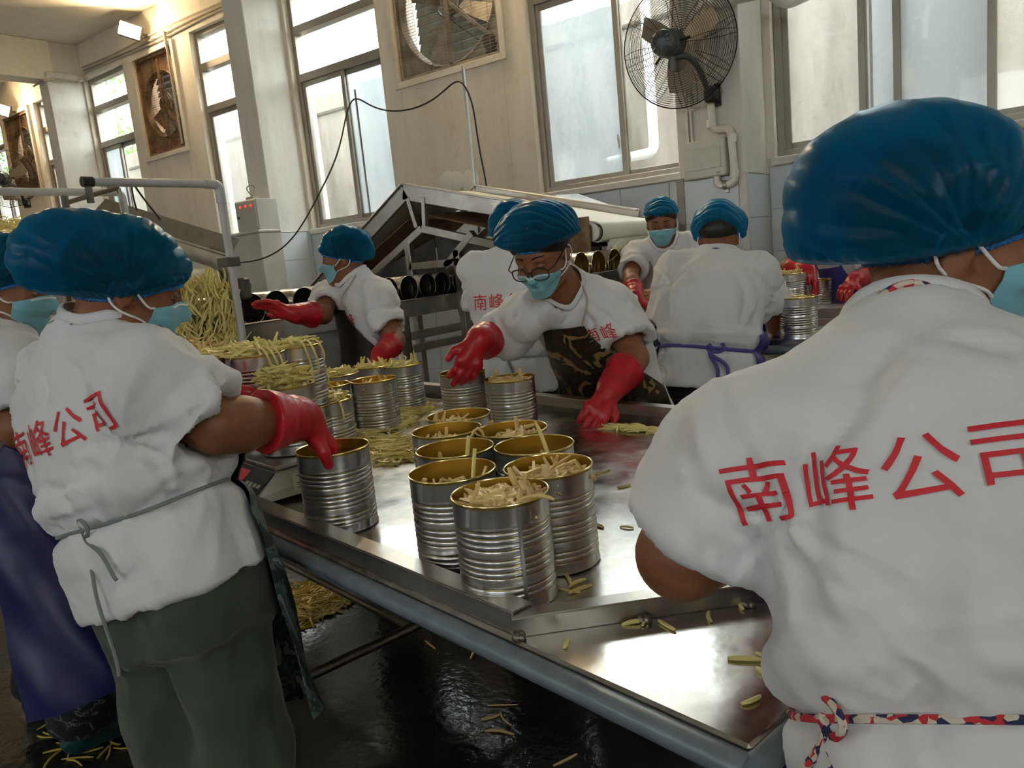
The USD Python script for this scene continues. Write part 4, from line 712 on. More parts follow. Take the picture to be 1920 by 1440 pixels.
lone([cr(4, 0.2, 0.04, 0.11), cr(4, 1.9, 0.055, 0.185), cr(4, 2.1, 0.082, 0.205)], 0.0045, 'thin strip leaning out of the third row right tin', 'shoot_yellow', GL)
lone([cr(6, 3.6, 0.06, 0.15), cr(6, 3.75, CD, CH + 0.006), cr(6, 3.8, CD + 0.014, CH - 0.02), cr(6, 3.85, CD + 0.012, CH - 0.06)], 0.0035, 'strip hanging over the left rim of the fourth row right tin', 'shoot_pale', GL)
lone([cr(2, 0.3, CD + 0.012, CH - 0.08), cr(2, 0.1, CD + 0.03, CH - 0.09)], 0.0001 + 0.003, 'short strip stuck to the side of the tin reflecting red', 'shoot_yellow', GL) if False else None
for (i, a_, lb, mt) in ((14, -0.5, 'strip hooked over the right rim of the tin right of the scale', 'shoot_yellow'), (14, 3.9, 'strip hooked over the left rim of the tin right of the scale', 'shoot_yellow'), (15, -0.2, 'strip dangling from the low tin behind the reaching glove', 'shoot_yellow'), (13, -1.5, 'left of two strips hanging down in front of the spiky tin', 'shoot_yellow'), (13, -1.1, 'right of two strips hanging down in front of the spiky tin', 'shoot_yellow')):
    lone([cr(i, a_, 0.06, CANS[i][2] * CH), cr(i, a_, CD, CH + 0.006), cr(i, a_ + 0.03, CD + 0.009, CH - 0.012), cr(i, a_ + 0.05, CD + 0.007, CH - 0.055)], 0.003, lb, mt, GL)
for k, (j, a_, ln) in enumerate(((2, -0.4, 0.10), (2, -0.15, 0.085), (0, -0.1, 0.07), (0, -0.3, 0.055), (0, 0.1, 0.045), (2, 0.2, 0.05))):
    x, y = stk[j]; c = lambda r, z, da=0.0: A([x + r * math.cos(a_ + da), y + r * math.sin(a_ + da), zt + z])
    lone([c(0.05, CH + 0.008), c(CD, CH + 0.012), c(CD + 0.014, CH - 0.01, 0.05), c(CD + 0.012, CH - ln, 0.1)], 0.0032, f"{['first','second','third','fourth','fifth','sixth'][k]} strip drooping over the edge of the top tins in the double stack", 'shoot_yellow', GL)
# lying tins in the chutes
ys = [1.74 + 0.166 * k for k in range(18)]
s_ = 1.0
for k, y in enumerate(ys):
    lab = f'{["first","second","third","fourth"][k % 4] if k < 20 else "last"} empty tin in the long chute {["at its near end", "behind the falling strips", "behind the black aproned person", "past the rail post", "under the middle conveyor", "by the wall"][k // 4]}'
    lc = (XC - CH * s_ - 0.02 + 0.012 * math.sin(k * 2.3), y, 1.206 + CD * s_ + 0.002)
    if k == 0:
        CE = make_can((0, 0, 0), lab, 'empty tins lying in the long chute', 0.0, 'tin_inside_shade', 'tin', 'bare inside with its shade put into the colour', 'rolled bright rim'); xf = UsdGeom.Xform(CE.prim); xf.ClearXformOpOrder(); xf.AddTranslateOp().Set(Gf.Vec3d(*lc)) if False else xf.GetPrim().GetAttribute('xformOp:translate').Set(Gf.Vec3d(*map(float, lc))); ry = xf.AddRotateYOp(); ry.Set(90.0); sc_ = xf.AddScaleOp(); sc_.Set(Gf.Vec3f(s_, s_, s_)); xf.GetXformOpOrderAttr().Set(Vt.TokenArray(['xformOp:translate', 'xformOp:rotateY', 'xformOp:scale']))
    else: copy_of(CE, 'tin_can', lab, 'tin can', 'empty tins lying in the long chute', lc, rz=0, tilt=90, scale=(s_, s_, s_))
for k, (px, py) in enumerate(((1080, 492), (1112, 492), (1143, 488), (1178, 484))):
    q = onx(px, py, XD - 0.06); copy_of(CT, 'tin_can', f'{["first","second","third","fourth"][k]} shiny tin lying in the short chute behind the man in glasses', 'tin can', 'tins lying in the short chute', (XD - CH * s_ - 0.02, 3.60 + 0.185 * k, zd - 0.04 + CD * s_ + 0.004), rz=0, tilt=90, scale=(s_, s_, s_))
# tins on the far table
FT = [(cz(1453, 1510, 512), 0.0, 'upper tin at the right end of the far table, a red glove behind it', 0.99), (cz(1462, 1530, 563), None, 'large looking tin on the far table by the bare forearm', 0.9), (cz(1507, 1560, 540), None, 'tin on the far table mostly hidden behind its neighbours', 0.5), (at(1218, 580, 4.05), None, 'tin on the far table heaped high with pale strips', 1.0), (at(1258, 570, 4.22), None, 'second heaped tin on the far table touching the first', 1.0), (at(1905, 585, 3.3), None, 'tin at the right edge of the picture beside the face mask', 0.9)]
obj('steel_stand', pbox(FT[0][0][0] - 0.12, FT[0][0][0] + 0.3, FT[0][0][1] - 0.09, FT[0][0][1] + 0.14, FZ + 0.001, FT[0][0][2] - CH - 0.002), 'steel', 'low steel stand on the far table under the upper tin', 'stand')
FP = []
for k, (q, b, lab, fl) in enumerate(FT):
    z = FZ + 0.001 if b is None else q[2] - CH
    FP.append((q[0], q[1], z)); copy_of(CT, 'tin_can', lab, 'tin can', 'tins on the far table', (q[0], q[1], z), rz=30 * k)
    fill_can((q[0], q[1], z), fl * 0.97, 'pale strips in the ' + lab.split(',')[0].replace('large looking ', 'broad '), 700 + k, 'shoot_pale', 220 if k in (3, 4) else 60, 0.06 if k in (3, 4) else 0.012, 2)
# heaps on the table, falling strips, strips on belts and floor
rg = np.random.default_rng(11)
def heap(name, label, n, sampler, L=(0.06, 0.11), w=0.0055, mat='shoot_yellow', flat=0.2, bend_=0.3, seed=0, az=None, spread=math.pi):
    g_ = np.random.default_rng(seed); c = sampler(g_, n); d = dirs(len(c), g_, flat, az, spread); return obj(name, strips(c, d, g_.uniform(*L, len(c)), w, bend_, seed), mat, label, 'bamboo shoots', None, 'stuff')
def patch(pix, z, hz):
    P = A([onz(*q, z)[:2] for q in pix]); lo, hi = P.min(0), P.max(0); from shapely.geometry import Polygon, Point
    pg = Polygon(P)
    def s(g_, n):
        out = []
        while len(out) < n:
            q = g_.uniform(lo, hi)
            dd_ = pg.exterior.distance(Point(q))
            if pg.contains(Point(q)) and g_.random() < min(1, 0.25 + dd_ / 0.03): out.append((q[0], q[1], z + 0.003 + g_.uniform(0, hz) * min(1, dd_ / 0.04)))
        return A(out)
    return s
heap('bamboo_strips', 'flat spread of yellow bamboo strips on the table between the left tins and the front cluster', 420, patch([(690, 830), (760, 800), (800, 768), (770, 760), (700, 790), (665, 800), (672, 830), (695, 868), (735, 875), (790, 858), (770, 835), (740, 815)], TZ + 0.001, 0.014), seed=21, az=0.6, spread=0.7, flat=0.08)
heap('bamboo_strips', 'wisp of yellow bamboo strips on the table near the back rail', 60, patch([(735, 765), (800, 758), (815, 768), (760, 780)], TZ + 0.001, 0.008), seed=22, flat=0.06)
heap('bamboo_strips', 'line of yellow bamboo strips swept against the back rail right of the red glove', 90, patch([(1140, 798), (1200, 800), (1290, 812), (1290, 822), (1200, 812), (1140, 806)], TZ + 0.001, 0.006), seed=23, az=-0.2, spread=0.4, flat=0.05)
hp = onz(335, 700, TZ)
hq = A([-2.30, 1.36, TZ])
heap('bamboo_strips', 'big orange yellow mound of bamboo strips behind the woman on the left', 1500, lambda g_, n: (lambda r, a: np.stack([hq[0] + 0.30 * r * np.cos(a), hq[1] + 0.24 * r * np.sin(a), TZ + 0.02 + 0.36 * (1 - r ** 2) + g_.uniform(-0.02, 0.012, n)], 1))(np.sqrt(g_.uniform(0, 1, n)), g_.uniform(0, 2 * np.pi, n)), seed=24, mat='shoot_pale', flat=0.35)
obj('strip_mound_core', lathe([(0.285, 0.0), (0.26, 0.09), (0.20, 0.21), (0.10, 0.31), (0.0, 0.345)], 32, (0, 0, 0)) if False else place(lathe([(0.29, 0.002), (0.26, 0.08), (0.20, 0.19), (0.10, 0.29), (0.0, 0.33)], 32), np.diag([1, 0.8, 1]), hq), 'shoot_pale', 'packed heart of the big mound of bamboo strips', 'bamboo shoots', None, 'stuff')
# falling from the left conveyor
fx, fy0_, fy1_ = xe + 0.03, yfA + 0.14, ybA - 0.06
def fall(g_, n):
    t_ = g_.uniform(0, 1, n) ** 1.5; y = g_.uniform(0, 1, n); y = fy1_ - (fy1_ - fy0_) * y * (1 - 0.25 * t_)
    return np.stack([fx + 0.05 * np.sqrt(t_) + g_.normal(0, 0.022, n), y, zb(xe) - 0.02 - 0.42 * t_], 1)
g_ = np.random.default_rng(31); c = fall(g_, 620); d = np.stack([g_.normal(0, 0.35, 620), g_.normal(0, 0.55, 620), -np.ones(620)], 1)
obj('falling_strips', strips(c, d, g_.uniform(0.07, 0.13, 620), 0.0072, 0.3, 31), 'shoot_yellow', 'curtain of yellow strips tumbling off the end of the left conveyor', 'bamboo shoots', None, 'stuff')
g_ = np.random.default_rng(32); c = np.stack([fx + g_.uniform(0.02, 0.30, 70), g_.uniform(fy0_ + 0.1, fy1_ + 0.05, 70), zb(xe) - 0.40 - g_.uniform(0, 0.22, 70)], 1); d = np.stack([g_.normal(0, 0.25, 70), g_.normal(0, 0.25, 70), -np.ones(70)], 1)
obj('falling_strips', strips(c, d, g_.uniform(0.08, 0.14, 70), 0.005, 0.3, 32), 'shoot_yellow', 'last loose strips dropping past the chute rail below the conveyor', 'bamboo shoots', None, 'stuff')
def belt_s(P, y0, y1, x0, x1, hz):
    P = A(P); 
    def s(g_, n):
        x = x0 + (x1 - x0) * g_.beta(1.3, 1.3, n); y = g_.uniform(y0, y1, n); z = np.interp(x, np.sort(P[:, 0]), P[np.argsort(P[:, 0]), 1]); return np.stack([x, y, z + 0.006 + hz * g_.uniform(0, 1, n) * np.exp(-((y - (y0 + y1) / 2) / (0.33 * (y1 - y0))) ** 2)], 1)
    return s
heap('bamboo_strips', 'heap of yellow strips riding on the left conveyor belt', 800, belt_s(PA, yfA + 0.12, ybA - 0.20, a0[0] - 1.2, a0[0] + 0.22, 0.07), seed=41, flat=0.2)
heap('bamboo_strips', 'thin scatter of yellow strips lower down the left conveyor belt', 130, belt_s(PA, yfA + 0.1, ybA - 0.1, a0[0] + 0.1, xe - 0.1, 0.006), seed=42, flat=0.06)
heap('bamboo_strips', 'small cluster of orange strips dropping off the end of the middle conveyor', 90, lambda g_, n: np.stack([xB + 0.02 + g_.normal(0, 0.02, n), g_.uniform(yfB + 0.12, yfB + 0.55, n), zB - 0.12 - g_.uniform(0, 0.10, n)], 1), seed=43, flat=2.0)
heap('bamboo_strips', 'swath of yellow strips washed together on the wet floor under the table', 620, patch([(480, 1140), (560, 1095), (640, 1085), (700, 1110), (640, 1140), (560, 1185), (520, 1205), (480, 1200)], 0.0, 0.012), seed=51, mat='shoot_floor', flat=0.06, L=(0.07, 0.13), w=0.008)
heap('bamboo_strips', 'sprinkle of strips on the dark floor behind the green trousers', 90, patch([(120, 1230), (260, 1200), (300, 1440), (200, 1440), (60, 1440)], 0.0, 0.004), seed=52, mat='shoot_floor', flat=0.05)
# single strips lying apart, each a thing
def loose(pts, z, lead, group, seed, L, w, mat):
    g_ = np.random.default_rng(seed)
    for px, py, lab in pts:
        q = onz(px, py, z + w * 0.4); a = g_.uniform(0, 2 * np.pi); d = A([[math.cos(a), math.sin(a), 0.0]]); obj('bamboo_strip', strips(A([q]), d, A([g_.uniform(*L)]), w, 0.22, int(g_.integers(1e6))), mat, lead + ' ' + lab, 'bamboo shoot strip', group)
loose([(1065, 1085, 'nearest the foot of the tin reflecting red'), (1082, 1092, 'in the little knot beside the nearest tin'), (1062, 1106, 'lowest left of the knot beside the nearest tin'), (1088, 1104, 'lowest right of the knot beside the nearest tin'), (1130, 885, 'beside the rim of the tin reflecting red'), (1170, 912, 'farther out on bare steel beyond the tin reflecting red'), (1122, 986, 'at mid height right of the tin reflecting red'), (1175, 988, 'by the elbow of the woman on the right'), (1392, 1050, 'under the sleeve of the woman on the right'), (1410, 1093, 'between the sleeve and the divider bar'), (1215, 1135, 'just behind the divider bar')], TZ + 0.001, 'yellow bamboo strip', 'loose strips right of the front cluster', 61, (0.028, 0.055), 0.0046, 'shoot_yellow')
loose([(1193, 1166, 'leaning left of a pair at the divider foot'), (1211, 1160, 'leaning right of a pair at the divider foot'), (1250, 1172, 'short, a little right of the pair at the divider'), (1330, 1156, 'long, along the divider past its weld spot'), (1390, 1135, 'at the far right foot of the divider'), (1062, 1205, 'pale and flat in front of the divider'), (968, 1170, 'tucked at the joint of rail and divider')], TZ + 0.001, 'yellow bamboo strip', 'loose strips along the divider', 62, (0.025, 0.05), 0.0046, 'shoot_yellow')
loose([(1395, 1235, 'highest on the bare near corner of the table'), (1435, 1230, 'next to the apron tie at the table corner'), (1410, 1312, 'lowest on the bare near corner of the table'), (1438, 1265, 'fat, touching the shirt at the table corner')], TZ + 0.001, 'olive bamboo strip', 'loose strips on the near corner of the table', 63, (0.022, 0.042), 0.005, 'shoot_yellow')
loose([(808, 1210, 'just under the table tube'), (888, 1222, 'in a bent pair under the table tube'), (942, 1322, 'highest of the small group on the black floor'), (920, 1345, 'middle left of the small group on the black floor'), (946, 1348, 'middle right of the small group on the black floor'), (936, 1372, 'lowest of the small group on the black floor'), (1165, 1350, 'alone on the black floor under the table tube'), (1060, 1425, 'alone at the bottom edge of the picture')], 0.0, 'pale bamboo strip', 'loose strips on the wet floor', 64, (0.06, 0.10), 0.007, 'shoot_pale')
# ------------------------------------------------------------------ the weighing scale
sx, sy = s17[0], s17[1]; Rz = RT
def sc(u, v, z): return A([sx, sy, 0]) + TU * u + TV * v + A([0, 0, TZ + z])
t = thing('weighing_scale', 'small electronic weighing scale with red display under a heaped tin', 'scale', loc=sc(0, 0, 0))
hull = [sc(*q) for q in ((-0.125, -0.17, 0.012), (0.125, -0.17, 0.012), (-0.125, 0.13, 0.012), (0.125, 0.13, 0.012), (-0.125, -0.165, 0.03), (0.125, -0.165, 0.03), (-0.11, -0.105, 0.078), (0.11, -0.105, 0.078), (-0.11, 0.12, 0.078), (0.11, 0.12, 0.078), (-0.125, 0.13, 0.05), (0.125, 0.13, 0.05))]
part(t, 'body', m3.Manifold.hull_points(A(hull)), 'cabinet_grey')
part(t, 'plate', cbox(sc(0, 0.0, 0.0905), (0.25, 0.23, 0.011), 0.003, Rz), 'steel'); part(t, 'plate_support', cbox(sc(0, 0, 0.081), (0.09, 0.09, 0.009), 0.002, Rz), 'plastic_black')
e1 = A([0, 0.062, 0.048]); nrm_ = TV * -0.048 + A([0, 0, 0.062]); nrm_ /= np.linalg.norm(nrm_); Rp = np.vstack([TU, np.cross(nrm_, TU), nrm_])
pc = sc(0, -0.137, 0.0545); part(t, 'display_panel', cbox(pc + nrm_ * 0.001, (0.225, 0.068, 0.003), 0.001, Rp), 'plastic_black')
ds = part(t, 'display', cbox(pc + nrm_ * 0.003 - TU * 0.05 + Rp[1] * 0.004, (0.085, 0.036, 0.002), 0.0006, Rp), 'led_panel', label='red lit display')
def seg7(ch):
    S = {'0': 'abcdef', '1': 'bc', '2': 'abged', '3': 'abgcd', '4': 'fgbc', '5': 'afgcd', '6': 'afgedc', '7': 'abc', '8': 'abcdefg'}[ch]; G = dict(a=((0, .5), 1), d=((0, -.5), 1), g=((0, 0), 1), f=((-.25, .25), 0), b=((.25, .25), 0), e=((-.25, -.25), 0), c=((.25, -.25), 0)); return [G[k] for k in S]
for k in range(4): part(t, 'key', cbox(pc + nrm_ * 0.003 + TU * (0.025 + 0.022 * k) - Rp[1] * 0.012, (0.014, 0.012, 0.003), 0.003, Rp), 'cabinet_grey')
stk_ = part(t, 'sticker', cbox(sc(0.1265, -0.02, 0.044) , (0.0012, 0.105, 0.044), 0.0003, Rz), 'paper_white', label='white sticker with a green triangle')
tri = [sc(0.1275, -0.065, 0.062), sc(0.1275, 0.030, 0.062), sc(0.1275, -0.030, 0.046)]; tri += [q + TU * 0.0006 for q in tri]
part(stk_, 'green_triangle', m3.Manifold.hull_points(A(tri)), 'ink_green'); part(stk_, 'printed_lines', cat([cbox(sc(0.1275, -0.02 + o, z), (0.0008, w_, 0.0022), 0.0002, Rz) for z, o, w_ in ((0.042, -0.02, 0.05), (0.037, 0.0, 0.085), (0.032, 0.0, 0.085), (0.028, -0.012, 0.06))]), 'ink_green', kind='stuff')
for u_, v_ in ((-0.1, -0.14), (0.1, -0.14), (-0.1, 0.1), (0.1, 0.1)): part(t, 'foot', rod(sc(u_, v_, 0.0005), sc(u_, v_, 0.013), 0.012, 12), 'plastic_black', 40)
# ================================================================== people: one implicit body each, clothes wrapped around it
def surface_nets(fn, lo, hi, h, s=5):
    lo, hi = A(lo, float), A(hi, float); nb = np.maximum(1, np.ceil((hi - lo) / (h * s)).astype(int)); N = nb * s
    bc = [lo[k] + (np.arange(nb[k]) + 0.5) * h * s for k in range(3)]; C = np.stack(np.meshgrid(*bc, indexing='ij'), -1); dc = fn(C.reshape(-1, 3)).reshape(nb)
    act = np.abs(dc) < h * s * 0.87 * 1.5 + h
    D = np.repeat(np.repeat(np.repeat(np.where(dc < 0, -1.0, 1.0), s, 0), s, 1), s, 2); ij = np.argwhere(act)
    if len(ij) == 0: return np.zeros((0, 3)), np.zeros((0, 4), int)
    o = np.stack(np.meshgrid(*[np.arange(s)] * 3, indexing='ij'), -1).reshape(-1, 3); idx = (ij[:, None] * s + o[None]).reshape(-1, 3)
    D[idx[:, 0], idx[:, 1], idx[:, 2]] = fn(lo + (idx + 0.5) * h)
    S = D < 0; cs = [(slice(a, (a - 1) or None), slice(b, (b - 1) or None), slice(c, (c - 1) or None)) for a in (0, 1) for b in (0, 1) for c in (0, 1)]
    n = sum(S[c].astype(np.int8) for c in cs); mix = (n > 0) & (n < 8); cell = np.argwhere(mix); cid = -np.ones(mix.shape, int); cid[mix] = np.arange(len(cell))
    P = np.zeros((len(cell), 3)); W = np.zeros(len(cell)); cor = A([(a, b, c) for a in (0, 1) for b in (0, 1) for c in (0, 1)])
    v = np.stack([D[cell[:, 0] + a, cell[:, 1] + b, cell[:, 2] + c] for a, b, c in cor], 1)
    for i in range(8):
        for j in range(i + 1, 8):
            if np.abs(cor[i] - cor[j]).sum() == 1:
                x = (v[:, i] < 0) != (v[:, j] < 0); t = v[x, i] / (v[x, i] - v[x, j]); P[x] += cor[i] + t[:, None] * (cor[j] - cor[i]); W[x] += 1
    P = lo + (cell + P / W[:, None] + 0.5) * h; F = []
    for ax in range(3):
        sl0 = [slice(None)] * 3; sl1 = [slice(None)] * 3; sl0[ax] = slice(0, -1); sl1[ax] = slice(1, None); e = np.argwhere(S[tuple(sl0)] != S[tuple(sl1)])
        u, w = (ax + 1) % 3, (ax + 2) % 3; e = e[(e[:, u] > 0) & (e[:, w] > 0) & (e[:, u] < S.shape[u] - 1) & (e[:, w] < S.shape[w] - 1)]
        if len(e) == 0: continue
        q = []
        for du, dw in ((1, 1), (0, 1), (0, 0), (1, 0)):
            k = e.copy(); k[:, u] -= du; k[:, w] -= dw; q.append(cid[k[:, 0], k[:, 1], k[:, 2]])
        q = np.stack(q, 1); ins = S[e[:, 0], e[:, 1], e[:, 2]]; q[~ins] = q[~ins][:, ::-1]; F.append(q[(q >= 0).all(1)])
    return P, np.vstack(F)
def smin(a, b, k): h = np.maximum(k - np.abs(a - b), 0) / k; return np.minimum(a, b) - h * h * k * 0.25
def d_cap(p, a, b, ra, rb):
    ab = b - a; t = np.clip((p - a) @ ab / (ab @ ab + 1e-12), 0, 1); return np.linalg.norm(p - a - t[:, None] * ab, axis=1) - (ra + t * (rb - ra))
def d_ell(p, c, R, r):
    q = (p - c) @ R.T; k0 = np.linalg.norm(q / r, axis=1); k1 = np.linalg.norm(q / (r * r), axis=1); return k0 * (k0 - 1) / (k1 + 1e-9)
def sdf(prims, k=0.02):
    def f(p):
        d = None
        for q in prims:
            kk = k
            if isinstance(q[-1], dict): kk = q[-1].get('k', k)
            if q[0] == 'c': e = d_cap(p, *q[1:5])
            elif q[0] == 'e': e = d_ell(p, *q[1:4])
            elif q[0] == 'f': e = q[1](p)
            elif q[0] == '-': d = -smin(-d, q[1](p), kk); continue
            elif q[0] == '&': d = np.maximum(d, q[1](p)); continue
            d = e if d is None else smin(d, e, kk)
        return d
    return f
def u_(v): v = A(v, float); return v / (np.linalg.norm(v) + 1e-12)
def ray_out(fn, O, Dr, r0, r1, off=0.0, n=26):
    """largest r on each ray O + r D where fn = off, by bisection (inside at r0, outside at r1)"""
    a = np.full(len(Dr), r0); b = np.full(len(Dr), r1)
    for _ in range(n): m = (a + b) / 2; ins = fn(O + m[:, None] * Dr) < off; a = np.where(ins, m, a); b = np.where(ins, b, m)
    return (a + b) / 2
WT_ = A([-0.60, -0.30, -0.12, 0.0, 0.22, 0.45, 0.68, 0.84, 0.94, 1.02])
BA_ = A([0.150, 0.160, 0.168, 0.165, 0.145, 0.148, 0.165, 0.163, 0.115, 0.060])     # half widths of the body along the spine
BB_ = A([0.110, 0.120, 0.120, 0.115, 0.098, 0.105, 0.112, 0.098, 0.075, 0.055])     # half depths
class Person:
    def __init__(s, name_label, az, P, N, H, haz, hpitch=0, hroll=0, sc=1.0, build=1.0, arms=None, bow=0.03, sh=None, group=None, res=0.009, hand_res=0.0045, loose=1.0, base=None):
        s.P, s.N, s.H = A(P, float), A(N, float), A(H, float); s.sc, s.build, s.res, s.hres = sc, build, res, hand_res
        f = A([math.cos(math.radians(az)), math.sin(math.radians(az)), 0]); s.W = u_(s.N - s.P); s.L = np.linalg.norm(s.N - s.P)
        s.U = u_(np.cross([0, 0, 1.0], f)); s.U = u_(s.U - s.W * (s.U @ s.W)); s.V = u_(np.cross(s.U, s.W)); s.bow = bow; s.f = f
        a, p = math.radians(haz), math.radians(hpitch); s.hf = A([math.cos(a) * math.cos(p), math.sin(a) * math.cos(p), -math.sin(p)]); r0 = u_(np.cross(s.hf, [0, 0, 1.0])); u0 = np.cross(r0, s.hf); q = math.radians(hroll)
        s.hr = math.cos(q) * r0 + math.sin(q) * u0; s.hu = np.cross(s.hr, s.hf); s.HR = np.vstack([s.hr, s.hf, s.hu])
        s.arms = arms or {}; sw = 0.165 * sc; s.S = {}
        for k, g in (('l', 1), ('r', -1)): s.S[k] = A(s.arms[k]['S']) if k in s.arms and 'S' in s.arms[k] else s.spine(0.93) + s.U * g * sw * (sh or 1) - s.W * 0.01
        base = A([s.P[0], s.P[1], 0]) if base is None else base
        s.t = thing('person', name_label, 'person', group, base); s.loose = loose
    def spine(s, w): w = np.asarray(w, float); return s.P + s.W * (w[..., None] if w.ndim else w) * s.L + s.V * (-s.bow * 4 * w * (1 - w))[..., None] if w.ndim else s.P + s.W * w * s.L - s.V * (s.bow * 4 * w * (1 - w))
    def h2w(s, r, f, u): return s.H + s.sc * (s.hr * r + s.hf * f + s.hu * u)
    def loft(s, p, addA, addB, wl=-0.62, wt=1.03, ex=2.5):
        q = p - s.P; w = (q @ s.W) / s.L; wc = np.clip(w, 0, 1.05); q = q + s.V * (s.bow * 4 * wc * (1 - wc))[:, None] * (1 if s.bow else 0)
        u, v = q @ s.U, q @ s.V; a = np.interp(w, WT_, BA_) * s.sc * s.build + (addA(w) if callable(addA) else addA); b = np.interp(w, WT_, BB_) * s.sc * s.build + (addB(w) if callable(addB) else addB)
        k = (np.abs(u / a) ** ex + np.abs(v / b) ** ex) ** (1 / ex); d = (k - 1) * np.minimum(a, b) * 0.9
        return np.maximum(d, np.maximum((wl - w) * s.L, (w - wt) * s.L)) if wl is not None else d
    # ---------------------------------------------------------------- skin
    def head_prims(s):
        h, R, z = s.h2w, s.HR, s.sc; e = lambda r, f, u, rr: ('e', h(r, f, u), R, A(rr) * z); c = lambda p, q, ra, rb, k=0.02: ('c', h(*p), h(*q), ra * z, rb * z, {'k': k * z})
        pr = [e(0, -0.005, 0.005, (0.074, 0.093, 0.088)), e(0, 0.028, -0.052, (0.060, 0.066, 0.072)), c((-0.042, 0.012, -0.088), (-0.012, 0.066, -0.116), 0.021, 0.017), c((0.042, 0.012, -0.088), (0.012, 0.066, -0.116), 0.021, 0.017), c((-0.014, 0.068, -0.114), (0.014, 0.068, -0.114), 0.017, 0.017),
              c((-0.034, 0.070, 0.006), (0.034, 0.070, 0.006), 0.016, 0.016), e(0.040, 0.058, -0.046, (0.024, 0.024, 0.022)), e(-0.040, 0.058, -0.046, (0.024, 0.024, 0.022)), c((-0.016, 0.080, -0.086), (0.016, 0.080, -0.086), 0.011, 0.011, 0.012),
              ('-', sdf([e(0.031, 0.097, -0.014, (0.019, 0.016, 0.013)), e(-0.031, 0.097, -0.014, (0.019, 0.016, 0.013))], 0.004), {'k': 0.014}),
              c((0, 0.086, -0.006), (0, 0.106, -0.046), 0.008, 0.0125, 0.012), c((-0.012, 0.094, -0.049), (0.012, 0.094, -0.049), 0.008, 0.008, 0.008)]
        for g in (-1, 1): pr += [('e', h(g * 0.078, -0.008, -0.028), R, A([0.009, 0.020, 0.031]) * z, {'k': 0.008}), ('-', sdf([('e', h(g * 0.088, -0.004, -0.026), R, A([0.007, 0.011, 0.018]) * z)]), {'k': 0.006})]
        s.noears = pr[:-4]; return pr
    def body(s, legs=True, mat='skin'):
        z = s.sc; pr = s.head_prims(); s.headfn = sdf([q for q in pr], 0.022 * z); s.skullfn = sdf(s.noears, 0.022 * z); nb0 = s.N - s.W * 0.03; s.torsofn = sdf([('c', s.h2w(0, -0.018, -0.060), nb0, 0.052 * z, 0.060 * z, {'k': 0.03}), ('f', lambda p: s.loft(p, -0.012, -0.012, -0.12, 1.0, 2.2), {'k': 0.05})] + [('c', s.spine(0.95), s.S[k], 0.050 * z, 0.048 * z, {'k': 0.05}) for k in 'lr'], 0.022)
        nb = s.N - s.W * 0.03; pr += [('c', s.h2w(0, -0.018, -0.060), nb, 0.052 * z, 0.060 * z, {'k': 0.03}), ('f', lambda p: s.loft(p, -0.012, -0.012, -0.12, 1.0, 2.2), {'k': 0.05})]
        for k in 'lr':
            S = s.S[k]; pr.append(('c', s.spine(0.95), S, 0.050 * z, 0.048 * z, {'k': 0.05}))
            if k in s.arms:
                E, Wr = A(s.arms[k]['E'], float), A(s.arms[k]['W'], float); tk = s.arms[k].get('thick', 1.0) * z; m = E * 0.75 + Wr * 0.25
                pr += [('c', S, E, 0.050 * tk, 0.041 * tk, {'k': 0.03}), ('c', E, m, 0.041 * tk, 0.043 * tk, {'k': 0.02}), ('c', m, Wr, 0.043 * tk, 0.026 * tk, {'k': 0.02}), ('c', Wr, Wr + u_(A(s.arms[k].get('tip', Wr + (Wr - E))) - Wr) * 0.035 * z, 0.022 * z, 0.013 * z, {'k': 0.015})]
        s.legs = {}
        if legs:
            for k, g in (('l', 1), ('r', -1)):
                hip = s.P + s.U * g * 0.085 * z - A([0, 0, 0.02]); ft = s.arms.get('feet', {}).get(k); an = A([s.P[0], s.P[1], 0]) + s.U * g * 0.10 * z - s.f * 0.02 + A([0, 0, 0.09]) if ft is None else A(ft, float); an[2] = 0.09
                kn = (hip + an) / 2 + s.f * 0.03; s.legs[k] = (hip, kn, an); pr += [('c', hip, kn, 0.080 * z, 0.053 * z, {'k': 0.03}), ('c', kn, (kn * 0.62 + an * 0.38), 0.052 * z, 0.054 * z), ('c', kn * 0.62 + an * 0.38, an, 0.054 * z, 0.034 * z), ('c', an - [0, 0, 0.04], an - [0, 0, 0.055] + s.f * 0.14, 0.038 * z, 0.030 * z)]
        pts = [q[1] for q in pr if q[0] in 'ce'] + [q[2] for q in pr if q[0] == 'c']; s.lo, s.hi = A(pts).min(0) - 0.2, A(pts).max(0) + 0.2; s.lo[2] = max(s.lo[2], 0.0)
        s.bodyfn = sdf(pr, 0.022 * z); v, f = surface_nets(s.bodyfn, s.lo, s.hi, s.res); s.bodyn = part(s.t, 'body', (v, f), mat, True)
        return s
